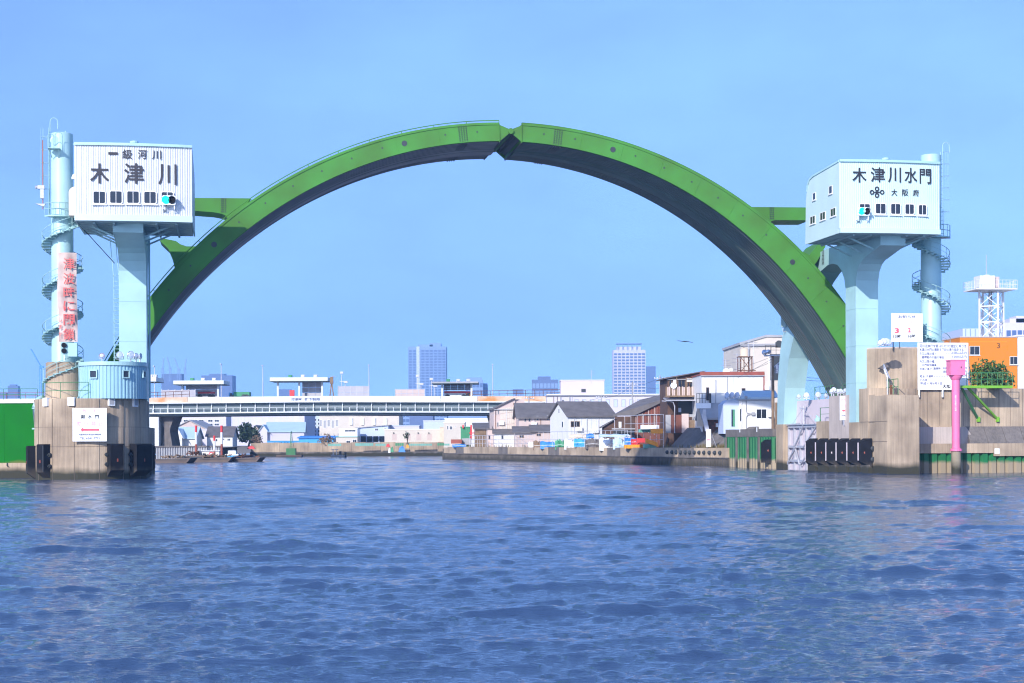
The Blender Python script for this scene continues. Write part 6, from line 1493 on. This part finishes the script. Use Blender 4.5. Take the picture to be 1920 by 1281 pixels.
crate('orange loading chute tilted on the scaffold', 1211, 1234, 822, 830, 'orangep', slant=.55); crate('orange steel bin high on the scaffold', 1221, 1245, 804, 813, 'orangep'); crate('pale teal bin beside the high orange bin', 1198, 1221, 805, 811, 'teal')
crate('red and orange striped bin at the foot of the scaffold', 1171, 1206, 834, 841, 'orangep'); crate('teal bin at the foot of the scaffold', 1207, 1230, 833, 841, 'teal'); crate('red flat crate left of the orange chute', 1194, 1212, 822, 830, 'redp'); crate('white box on the scaffold deck', 1202, 1236, 797, 805, 'whites')
T = Thing('quay_sign', 'small white sign board with a red bar at the edge of the right quay', 'sign', (*qpt(1330), 2.1), 0); a, c = T.fp(1324, 838), T.fp(1333, 805); T.part('board', MB().box(a.x, -.05, a.z, c.x, .05, c.z), 'whites'); z = T.fp(1328, 825).z; T.part('red_bar', MB().box(a.x + .05, -.062, z - .06, c.x - .05, -.052, z + .06), 'red'); T.part('stay', MB().bar((c.x, .1, c.z - .4), (c.x + .8, .8, 0), .06).bar((a.x + .1, .0, 0), (a.x + .1, .0, a.z), .06), 'steel')
# weeds along the quay edge
rnd = random.Random(5); mb = MB()
for _ in range(1500):
    x = rnd.choice((rnd.uniform(1290, 1360), rnd.uniform(1090, 1240), rnd.uniform(850, 1360))); q = qpt(x); b_ = Vector((q.x + rnd.uniform(.9, 2.0), q.y + rnd.uniform(0, .8), 2.0)); h = rnd.uniform(.15, .8); a = rnd.random() * 6.28
    s = Vector((math.cos(a), math.sin(a), 0)) * .05; tip = b_ + Vector((rnd.gauss(0, .15), rnd.gauss(0, .15), h)); mb.add([b_ - s, b_ + s, tip], [(0, 1, 2)])
o = link('quay_weeds', mb.mesh('quay_weeds', mat('dry_weed', (0.17, 0.13, 0.05), .9, .4, 2))); tag(o, 'dry brown weeds growing along the quay edge', 'weeds', kind='stuff')
# ---- small fittings on the house walls: air conditioners, gutters, meter pipes
rnd = random.Random(12)
for T, n_ac, n_pp in ((H2, 2, 4), (H3, 2, 2), (H4, 1, 2), (H5, 0, 2), (H7, 2, 3), (H8, 3, 4), (H8b, 1, 1), (H9, 1, 2), (H10, 4, 5), (H1, 1, 1)):
    for _ in range(n_ac):
        x, z = rnd.uniform(.1, .85) * T.w, rnd.uniform(.2, .75) * T.h
        o = T.part('air_conditioner', MB().box(x, -.38, z, x + .85, 0, z + .62).lathe([(.24, 0), (.22, .03)], 10, ((x + .3, -.39, z + .31), (0, -1, 0))), 'whites')
    for _ in range(n_pp):
        x = rnd.uniform(.05, .95) * T.w; T.part('wall_pipe', MB().tube([(x, -.07, T.h * .98), (x, -.07, rnd.uniform(0, .4) * T.h)], .05, 5), rnd.choice(('greyw', 'rust', 'steel')))
    T.part('gutter', MB().tube([(-.1, -.18, T.h - .12), (T.w + .1, -.18, T.h - .12)], .07, 5), 'greyw')
def pole(label, x, ytop, d):
    b_ = at(x, 830, d); T = Thing('utility_pole', label, 'pole', (b_.x, d, 2), .1, 'utility poles among the houses'); h = zat(x, ytop, d) - 2
    T.part('pole', MB().tube([(0, 0, 0), (0, 0, h)], .15, 6, .1), 'greyw'); T.part('crossarm', MB().bar((-.9, 0, h - .5), (.9, 0, h - .5), .1).bar((-.7, 0, h - 1.2), (.7, 0, h - 1.2), .1), 'steel')
    for x_ in (-.8, -.4, .4, .8): T.part('insulator', MB().lathe([(.06, 0), (.08, .1), (.03, .18)], 6, ((x_, 0, h - .45), (0, 0, 1))), 'whites')
pole('thin utility pole rising between the barn and the lilac office', 1186, 716, 262); pole('thin utility pole behind the white clad house', 1128, 740, 262); pole('thin utility pole beside the wedge-roofed building', 992, 742, 275); pole('thin utility pole left of the brown balcony house', 1238, 704, 250)

# ---- far bank, seen under the bridge
def fwins(x0, x1, n, y0, y1, wd): return [(x0 + (x1 - x0) * i / n, y0, x0 + (x1 - x0) * i / n + wd, y1, 1) for i in range(n)]
house('apartment_block', 'pale balconied apartment block seen under the left end of the bridge', 326, 424, 778, 480, 14, 0, 'lilw', 'lilw', 'flat', zg=2, wins=[w_ for y in (787, 794, 801, 808) for x in (332, 361, 390) for w_ in ((x, y, x + 9, y + 4.5, 2), (x + 12, y, x + 21, y + 4.5, 2))], frame='whites')
house('apartment_block', 'narrow blue apartment block between lilac warehouse and white factory', 570, 606, 778, 470, 12, 0, 'bluew', 'bluew', 'flat', zg=2, wins=[(x, y, x + 5, y + 5, 1) for y in (785, 792, 799, 806, 813) for x in (573, 580, 588, 596)], frame='whites')
house('tan_warehouse', 'grey-tan warehouse gable behind the left bank sheds', 325, 385, 804, 372, 16, 0, 'pinkw', 'greyw', 'gy', 1.8, zg=2)
house('white_shed', 'white gabled shed with pale blue roof on the left bank', 324, 366, 822, 340, 8, 0, 'white', 'roofb', 'gx', 2.2, zg=2, cat='shed')
house('white_shed', 'small white gable house next to the blue-roofed shed', 327, 341, 818, 338, 9, 0, 'white', 'whites', 'gy', 1.4, zg=2, wins=((336, 824, 339, 827, 2),), cat='shed')
house('white_shed', 'white gable house with dark tiled roof beside the red striped poles', 388, 436, 818, 346, 9, .06, 'white', 'tile', 'gx', 1.9, zg=2, wins=((404, 823, 408, 828, 1), (416, 822, 421, 826, 2), (426, 822, 432, 827, 2)), cat='shed')
house('lilac_house', 'lilac fronted house between the two white sheds', 374, 392, 806, 352, 8, 0, 'lilw', 'lilw', 'flat', zg=2)
T = house('lilac_warehouse', 'huge windowless lilac warehouse under the middle of the bridge', 434, 571, 779, 440, 24, .0, 'lilw', 'lilw', 'flat', zg=2)
for i in range(12): hbar(T, 'panel_joint', 'bluew', 436 + i * 11.3, 780, 436.4 + i * 11.3, 842, -.01, .03)
hbar(T, 'wall_writing', 'bluew', 440, 803, 466, 805.5, -.02)
T = house('lilac_factory', 'lilac factory with pale roof behind the blue shed', 500, 570, 810, 392, 12, .10, 'lilw', 'roofb', 'gx', 2.2, zg=2)
house('gable_barn', 'small brown barn gable beside the lilac factory', 473, 487, 808, 398, 10, 0, 'pinkw', 'tile', 'gy', 1.2, zg=2, cat='barn')
house('lilac_gable', 'lilac gable end next to the brown barn', 486, 501, 808, 391, 10, 0, 'lilw', 'roofb', 'gy', 1.3, zg=2)
house('blue_shed', 'bright azure shed with windows below the lilac factory', 501, 560, 828, 372, 6, 0, 'azure', 'azure', 'flat', zg=2, wins=fwins(514, 556, 7, 829, 833, 3.5), frame='azure', cat='shed')
house('blue_shed', 'long low azure shed roof right of the lilac factory', 560, 626, 822, 366, 6, 0, 'azure', 'tarp', 'sb', .4, zg=2, cat='shed')
T = house('white_factory', 'long white factory with louvred windows under the bridge', 599, 748, 780, 420, 16, 0, 'cream', 'whites', 'flat', zg=2, wins=[(598.5 + i * 7.6, 787 + (i % 2) * 1.0, 604 + i * 7.6, 800 + (i % 2) * 3, 1) for i in range(5)], frame='whites', glass='greyw')
for x in (656, 677, 699, 720): hbar(T, 'pilaster', 'whites', x, 784, x + 5, 797, -.02, .3)
for i in range(6): hbar(T, 'low_window', 'greyw', 601 + i * 8, 813, 603 + i * 8, 815, -.02, .03)
T = house('bluish_depot', 'pale blue depot with dark loading bays beneath the bridge', 669, 728, 803, 390, 12, .0, 'bluew', 'greyw', 'sl', .6, zg=2, wins=((703, 803, 709, 808, 2), (719, 803, 725, 807, 2)), frame='whites')
for i in range(4): hbar(T, 'loading_bay', 'glass', 677 + i * 11.5, 818, 686 + i * 11.5, 829, -.02)
hbar(T, 'bay_canopy', 'bluew', 672, 814, 722, 818, -1, 1.2)
house('lilac_shed', 'long lilac shed roof right of the pale blue depot', 728, 786, 799, 396, 10, 0, 'lilw', 'bluew', 'flat', zg=2, cat='shed')
T = house('cream_hall', 'white rendered hall with stained patches before the far quay', 721, 826, 806, 366, 10, 0, 'cream', 'whites', 'flat', zg=2)
for i, x in enumerate((737, 763, 783, 803)): hbar(T, 'lamp', 'dark', x, 811, x + 2, 813, -.02, .2); hbar(T, 'stained_patch', 'pinkw', x - 2, 814, x + 7, 826, -.003, .008)
house('cream_wing', 'tan end wing of the white rendered hall', 825, 833, 802, 364, 9, 0, 'tank', 'tank', 'flat', zg=2)
house('cream_block', 'three-storey cream block with two dark windows near the bridge end', 832, 871, 793, 350, 10, .0, 'cream', 'whites', 'flat', zg=2, wins=((838, 798, 841, 806, 1), (843, 799, 848, 806, 2), (853, 799, 855, 802, 1)), frame='whites')
house('white_block', 'white block with roof clutter behind the cream block', 834, 920, 786, 372, 10, .0, 'white', 'whites', 'flat', zg=2)
house('white_block', 'bluish white low block behind the lilac shed', 794, 838, 790, 410, 10, 0, 'bluew', 'whites', 'flat', zg=2)
house('cream_office', 'small cream office with a tinted window at the far quay', 630, 670, 820, 362, 7, 0, 'cream', 'teal', 'flat', zg=2, wins=((649, 826, 657, 831, 2), (661, 824, 669, 831, 2)), frame='whites')
house('grey_block', 'dull blue block just under the right part of the bridge', 768, 812, 778, 620, 12, 0, 'fard', 'fard', 'flat', zg=2)
house('white_house', 'white house with a step roof by the white factory', 636, 670, 805, 380, 7, 0, 'whites', 'whites', 'flat', zg=2, wins=((646, 806, 667, 810, 3),), frame='whites')
# green panel hoardings on the far quay
for k, (x0, x1, m) in enumerate(((615, 640, 'teal'), (666, 700, 'teal'), (704, 723, 'teal'), (741, 757, 'cgreen'), (766, 810, 'teal'), (820, 833, 'cgreen'), (833, 843, 'teal'))):
    b_ = at(x0, 842, 348); T = Thing('hoarding', 'corrugated green hoarding on the far quay, %s counting from the crane' % ordn[k], 'hoarding', (b_.x, 348, 2.2), 0, 'green hoardings on the far quay'); c = T.fp(x1, 832 - (k % 2)); n = max(3, int((x1 - x0) / 3.5))
    for i in range(n): T.box('panel', m, c.x * i / n + .03, -.03 * (i % 2), 0, c.x * (i + 1) / n - .03, .08, c.z)
for i, (x0, x1, y0, y1, m, lb) in enumerate(((747, 760, 836, 848, 'tarp', 'blue peaked tarpaulin on the far quay wall'), (732, 738, 837, 848, 'cgreen', 'green drum stack beside the blue peaked tarpaulin'), (724, 731, 832, 838, 'redp', 'rust red crate on the far quay'), (761, 767, 833, 840, 'orangep', 'orange crate right of the blue peaked tarpaulin'), (728, 732, 838, 849, 'whites', 'white upright sheet on the far quay wall'), (463, 478, 836, 842, 'redp', 'red covered heap before the dark tree on the far bank'))):
    b_ = at(x0, y1, 344); T = Thing('covered_heap', lb, 'heap', b_, 0, 'heaps on the far quay'); c = T.fp(x1, y0)
    T.part('cover', MB().add([(0, 0, 0), (c.x, 0, 0), (c.x, 1.2, 0), (0, 1.2, 0), (c.x * .15, .2, c.z * .7), (c.x * .8, .25, c.z * .75), (c.x * .55, .6, c.z)], [(0, 1, 5, 4), (1, 2, 5), (3, 0, 4), (4, 5, 6), (5, 2, 6), (2, 3, 6), (3, 4, 6)]), m)
# trees of the far bank
b_ = at(466, 842, 358); tree('dark_tree', 'dark rounded evergreen tree beside the lilac warehouse', (b_.x, 358, 2), 5.4, [(-.9, 0, 3.9, 1.5, 1.5), (.9, .2, 3.1, 1.5, 1.3), (-1.0, .1, 2.2, 1.5, 1.2), (1.3, 0, 1.6, 1.3, 1.1), (0, 0, 4.6, .8, .7)], 190, .34, 'leafd', seed=3)
b_ = at(482, 842, 356); tree('bare_bush', 'brownish bare bush at the foot of the dark tree', (b_.x, 356, 2), 2.6, [(0, 0, 1.5, 1.3, 1.1)], 110, .25, 'wood', cat='bush', seed=4)
b_ = at(615, 842, 352); tree('bare_bush', 'round brown bush beside the low azure shed', (b_.x, 352, 2), 2.8, [(0, 0, 1.6, 1.5, 1.2), (-1.3, 0, 1.2, 1.0, .9)], 110, .25, 'wood', cat='bush', seed=5)
b_ = at(763, 830, 350); tree('small_tree', 'small green tree before the stained hall', (b_.x, 350, 2.5), 3.0, [(0, 0, 1.9, .7, .8)], 220, .22, 'leafd', seed=6)
# ---- boats and barges
def barge(label, x0, x1, yw, ytop, d, cargo='wood', seed=1):
    b_ = at(x0, yw, d); T = Thing('barge', label, 'barge', (b_.x, d, 0), -.03, 'work barges on the left bank'); L = at(x1, yw, d).x - b_.x; h = zat(x0, ytop, d); rnd = random.Random(seed)
    T.part('hull', MB().prism([(0, -.4), (-.2, h * .8), (L + .6, h), (L + .2, h * .3), (L - .6, -.4)], 0, 5, 'y'), 'hull')
    T.part('rubbing_strake', MB().box(0, -.1, h * .6, L, .02, h * .72), 'dark'); mb = MB()
    for _ in range(14): x = rnd.uniform(.2, L - .8); mb.bar((x, rnd.uniform(.5, 4), h + .05), (x + rnd.uniform(-1.5, 1.5), rnd.uniform(.5, 4), h + rnd.uniform(.1, .6)), .16)
    T.part('timber', mb, cargo); T.part('bollard', MB().lathe([(.14, h * .9), (.18, h + .35)], 8, ((L * .9, .6, 0), (0, 0, 1))), 'dark')
barge('dark barge loaded with timber nearest the left pier', 293, 350, 869.5, 859, 243, seed=1)
barge('dark barge with a tall rusty load behind the first barge', 345, 378, 866, 853, 256, 'rust', seed=2)
barge('flat low barge carrying the white cabin boat gear', 374, 428, 866.5, 857.5, 254, seed=3)
barge('low brown barge farthest along the left bank', 430, 481, 866, 858, 256, 'rust', seed=4)
T = Thing('work_boat', 'white cabin work boat with a red round emblem moored by the barges', 'boat', (at(365, 858, 262).x, 261, 0), 0)
a, c = T.fp(368, 858), T.fp(411, 846)
T.part('hull', MB().prism([(-.3, .1), (-.6, a.z + .1), (c.x + .6, a.z + .1), (c.x + .2, .1)], -.3, 3, 'y'), 'hull'); T.part('cabin', MB().box(a.x, 0, a.z, c.x, 2.6, c.z), 'white'); T.part('cabin_roof', MB().box(a.x - .15, -.2, c.z, c.x + .15, 2.7, c.z + .1), 'whites')
q = T.fp(396, 852); rg = MB(); n = 16
for rr in (.42, .26): rg.v += [(q.x + rr * math.cos(6.283 * k / n), -.02, q.z + rr * math.sin(6.283 * k / n)) for k in range(n)]
rg.f = [(k, (k + 1) % n, n + (k + 1) % n, n + k) for k in range(n)]; T.part('lifebuoy', rg, 'redp')
for x in (372, 380): q, r_ = T.fp(x, 855), T.fp(x + 4, 850); T.box('cabin_window', 'glass', q.x, -.02, q.z, r_.x, .02, r_.z)
def spud(label, x0, x1, y0, y1, d):
    b_ = at((x0 + x1) / 2, y1, d); T = Thing('spud_pole', label, 'pole', (b_.x, d, -1), 0, 'red and white poles of the work boats'); r_ = (x1 - x0) / 2 / F * d; H = zat(x0, y0, d) + 1; z0 = zat(x0, y1, d) + 1
    T.part('pole', MB().lathe([(r_, 0), (r_, H * .56)], 10), 'brick'); T.part('white_band', MB().lathe([(r_ * 1.01, H * .56), (r_ * 1.01, H * .84)], 10), 'white'); T.part('red_top', MB().lathe([(r_ * 1.02, H * .84), (r_ * 1.02, H)], 10), 'redp')
spud('tall red and white pole at the shore end of the work boat', 365.5, 370, 798, 846, 260); spud('tall red and white pole at the outer end of the work boat', 413.5, 418, 798, 856, 260); spud('shorter red pole between the two tall ones', 400, 404, 817, 846, 261)
T = Thing('blue_skiff', 'small bright blue skiff beside the outer red pole', 'boat', (at(420, 858, 256).x, 257, 0), 0); c = T.fp(447, 851)
T.part('hull', MB().prism([(.3, 0), (0, c.z * .8), (c.x, c.z), (c.x - .5, 0)], 0, 1.5, 'y'), 'azure'); T.part('cabin', MB().box(.4, .3, c.z * .8, 1.6, 1.2, c.z + .5), 'whites'); T.part('gunwale', MB().box(0, -.05, c.z * .8, c.x, 0, c.z * .95), 'whites')
T = Thing('motor_boat', 'small grey motor boat with a white canopy in midstream', 'boat', (at(619, 858, 318).x, 318, 0), 0); c = T.fp(646, 853)
T.part('hull', MB().prism([(.5, -.2), (0, c.z * 1.1), (c.x, c.z * .8), (c.x - .1, -.2)], 0, 1.8, 'y'), 'greyw'); T.part('canopy_frame', MB().bar((.5, .2, c.z), (.5, .2, c.z + 1.0), .07).bar((1.2, .2, c.z), (1.2, .2, c.z + 1.0), .07).bar((.5, 1.5, c.z), (.5, 1.5, c.z + 1), .07), 'whites'); T.part('canopy', MB().box(.2, 0, c.z + 1, 1.4, 1.7, c.z + 1.1), 'whites'); T.part('outboard', MB().box(c.x - .1, .7, .0, c.x + .3, 1.1, c.z + .5), 'dark'); T.part('driver_seat', MB().box(1.7, .6, c.z * .8, 2.1, 1.2, c.z + .7), 'dark')
T = Thing('crane_barge', 'slim dark green crane jib standing on a small pontoon', 'crane', (at(545, 856, 335).x, 335, 0), 0); z1 = T.fp(546, 809).z
T.part('pontoon', MB().box(-3.0, 0, -.3, 2.2, 3, .45), 'hull'); T.part('machine', MB().box(-1.0, .5, .45, .9, 2.2, 1.8), 'rgreen')
for s in (-.22, .22): T.part('jib_chord', MB().bar((s, .6, 1.6), (s * .4 + .1, .6, z1), .1), 'rgreen')
lt = MB()
for i in range(10): za, zb2 = 1.6 + (z1 - 1.6) * i / 10, 1.6 + (z1 - 1.6) * (i + 1) / 10; lt.bar((-.2, .6, za), (.2, .6, zb2), .06)
T.part('lattice', lt, 'rgreen'); T.part('hook_line', MB().tube([(.1, .5, z1), (.6, .4, 2.0)], .03, 4), 'dark')
# ================================================================ SKYLINE
def tower(label, x0, x1, ytop, d, floors, bays, m='farb', wm='farw', name='tower_block', top=None, wing=None, t=None):
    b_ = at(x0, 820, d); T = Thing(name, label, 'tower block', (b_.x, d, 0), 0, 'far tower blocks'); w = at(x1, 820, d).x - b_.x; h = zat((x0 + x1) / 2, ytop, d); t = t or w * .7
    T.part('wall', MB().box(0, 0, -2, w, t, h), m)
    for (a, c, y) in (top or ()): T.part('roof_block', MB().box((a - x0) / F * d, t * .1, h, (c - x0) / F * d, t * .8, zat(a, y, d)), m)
    if floors:
        mb = MB(); z0 = h * .12
        for j in range(floors):
            za = z0 + (h * .97 - z0) * (j + .18) / floors; zb3 = z0 + (h * .97 - z0) * (j + .78) / floors
            for i in range(bays):
                xa, xb = w * (i + .12) / bays, w * (i + .88) / bays; mb.add([(xa, -.15, za), (xb, -.15, za), (xb, -.15, zb3), (xa, -.15, zb3)], [(0, 1, 2, 3)])
        tag(T.part('window_rows', mb, wm, fix=False), kind='stuff')
    return T
TD = 2000
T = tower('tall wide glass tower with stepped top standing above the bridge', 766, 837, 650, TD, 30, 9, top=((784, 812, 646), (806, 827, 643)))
w_ = T.fp(783, 700).x; T.part('corner_pier', MB().box(T.fp(781, 700).x, -.6, -2, T.fp(787, 700).x, 0, T.fp(790, 650).z), 'bluew')
T = tower('ribbed residential tower with open crown frame right of the houses', 1151, 1211, 656, TD, 26, 8, m='lilw', wm='farw', top=((1158, 1203, 650),))
for i in range(6): x = T.fp(1158 + i * 8.7, 650).x; T.box('crown_post', 'farb', x, -.3, T.fp(1160, 657).z, x + .7, .5, T.fp(1160, 645).z)
T.part('crown_slab', MB().box(T.fp(1156, 650).x, -1, T.fp(1160, 645).z, T.fp(1204, 650).x, 16, T.fp(1160, 643.5).z), 'farb')
tower('slim plain blue tower beside the ribbed residential tower', 1213, 1230, 687, 2300, 0, 0, 'fard')
tower('dark blue mid-rise with a grid of windows left of the roof block', 998, 1047, 712, 1300, 7, 7, m='fard', wm='farb', top=((1009, 1033, 706),))
tower('stepped pale blue mid-rise behind the orange coach', 873, 906, 712, 1500, 8, 5, top=((875, 904, 708),))
tower('lower wing block beside the stepped mid-rise', 905, 915, 719, 1510, 5, 2)
tower('small blue block between mid-rises behind the bridge fence', 962, 982, 730, 1500, 3, 4, 'fard', 'farb')
tower('plain blue slab with tower cranes behind the left canopy', 303, 341, 701, 2200, 0, 0, 'fard'); tower('wide plain blue slab rising behind the truck canopy', 378, 436, 704, 2210, 0, 0, 'fard', top=((392, 420, 701),))
tower('pale blue block seen through the open canopy bay', 523, 546, 730, 2000, 0, 0, 'fard'); tower('faint stepped block on the horizon left of the stair', 15, 34, 724, 2500, 0, 0, 'fard', top=((18, 30, 721),))
tower('faint low slab on the horizon at the left edge', -60, 12, 736, 2500, 0, 0, 'fard')
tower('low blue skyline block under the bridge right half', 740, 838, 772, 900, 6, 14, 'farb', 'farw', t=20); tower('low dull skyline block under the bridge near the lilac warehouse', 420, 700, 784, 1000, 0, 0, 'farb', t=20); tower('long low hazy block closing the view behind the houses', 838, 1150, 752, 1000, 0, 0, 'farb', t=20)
tower('white-blue terraced apartment tower at the right edge above the orange building', 1876, 1960, 605, 520, 6, 8, m='lilw', wm='farw', top=((1896, 1950, 597), (1908, 1940, 592)))
T = tower('flat blue panelled hall behind the lattice tank tower', 1806, 1886, 616, 420, 0, 0, 'bluew', t=20)
for i in range(9): hbar(T, 'panel_joint', 'farb', 1810 + i * 9, 617, 1810.8 + i * 9, 640, -.05, .1)
def crane(label, x, yb, yt, jx, jy, d, m='farb', group='distant tower cranes'):
    b_ = at(x, yb, d); T = Thing('tower_crane', label, 'crane', b_, 0, group); q = at(jx, jy, d); h = zat(x, yt, d) - b_.z; s = d / 1500
    mb = MB()
    for k in (-1, 1): mb.bar((k * .8 * s, 0, -10), (k * .8 * s, 0, h), .5 * s)
    for i in range(8): mb.bar((-.8 * s, 0, h * i / 8), (.8 * s, 0, h * (i + 1) / 8), .35 * s)
    T.part('mast', mb, m); T.part('jib', MB().bar((0, 0, h), (q.x - b_.x, 0, q.z - b_.z), .9 * s), m); T.part('counter_jib', MB().bar((0, 0, h), ((b_.x - q.x) * .35, 0, h - 1.5 * s), 1.3 * s), m)
for i, (x, yt, jx, jy) in enumerate(((305, 690, 307, 671), (319, 690, 313, 669), (335, 692, 327, 671), (347, 690, 349, 673))): crane('thin luffing crane on the plain blue slab, %s from the left tower' % ordn[i], x, 702, yt, jx, jy, 2200)
crane('blue luffing crane jib rising beside the left spiral stair', 76, 692, 686, 58, 655, 420, 'tarp')
# long elevated road and hut line behind the sub gate
T = Thing('far_viaduct', 'pale railed viaduct behind the green sub gate', 'viaduct', (at(-60, 750, 300).x, 300, 0), 0); z = T.fp(0, 748).z
T.part('girder', MB().box(0, 0, z - .9, T.fp(84, 748).x, 6, z), 'whites'); T.part('pier', MB().box(2, 2, 0, 4, 4, z - .9), 'greyw'); railing(T, [(0, 0, z), (T.fp(84, 748).x, 0, z)], 1.1, 'brick', .04, 1.8)
# flying bird
T = Thing('bird', 'dark bird gliding with spread wings over the brown house', 'bird', at(1285, 641, 190), .2)
bm_ = MB()
sec = [(-.95, .05, .14, .05), (-.75, .0, .10, .16), (-.4, -.02, .03, .24), (-.12, -.1, .0, .34), (0, -.32, -.02, .62), (.12, -.1, .0, .34), (.4, -.02, .02, .24), (.72, .0, -.06, .16), (.95, .05, -.12, .05)]
for x, y, z, c in sec: bm_.v += [(x, y, z), (x, y + c, z), (x, y + c * .5, z + .05 + (.06 if abs(x) < .2 else 0))]
for i in range(len(sec) - 1):
    a = i * 3
    bm_.f += [(a, a + 1, a + 4, a + 3), (a + 1, a + 2, a + 5, a + 4), (a + 2, a, a + 3, a + 5)]
bm_.f += [(0, 2, 1), (24, 25, 26)]
T.part('body', bm_, 'dark')
# overhead wires
wr = MB()
T = Thing('overhead_wires', 'thin black wires slung from the utility pole over the right bank roofs', 'wires', (0, 0, 0), 0)
for (x0, y0, d0, x1, y1, d1, sag) in ((1186, 718, 262, 1238, 707, 250, .5), (1186, 720, 262, 1128, 744, 262, .8), (1128, 744, 262, 992, 746, 275, 1.2), (1238, 708, 250, 1449, 668, 186, 1.0), (1449, 672, 186, 1240, 742, 240, 1.2), (1449, 678, 186, 1190, 724, 280, 1.5), (1449, 690, 186, 1600, 700, 160, .8), (1449, 694, 186, 1600, 706, 160, .8)):
    a, c = at(x0, y0, d0), at(x1, y1, d1); wr.tube([a.lerp(c, k / 12) - Vector((0, 0, sag * 4 * (k / 12) * (1 - k / 12))) for k in range(13)], .022, 3)
T.part('wire', wr, 'dark')

# ================================================================ HAZE
hz = MB().box(-1700, -60, -4.0, 1700, 3100, 215).mesh('haze', None)
m = bpy.data.materials.new('haze_air'); m.use_nodes = True; n, l = m.node_tree.nodes, m.node_tree.links
n.remove(n['Principled BSDF']); pv = n.new('ShaderNodeVolumePrincipled'); pv.inputs['Density'].default_value = 0.00024; pv.inputs['Color'].default_value = (0.30, 0.57, 1.0, 1); pv.inputs['Anisotropy'].default_value = 0.0
l.new(pv.outputs[0], n['Material Output'].inputs['Volume']); hz.materials.append(m)
tag(link('haze', hz), kind='stuff')
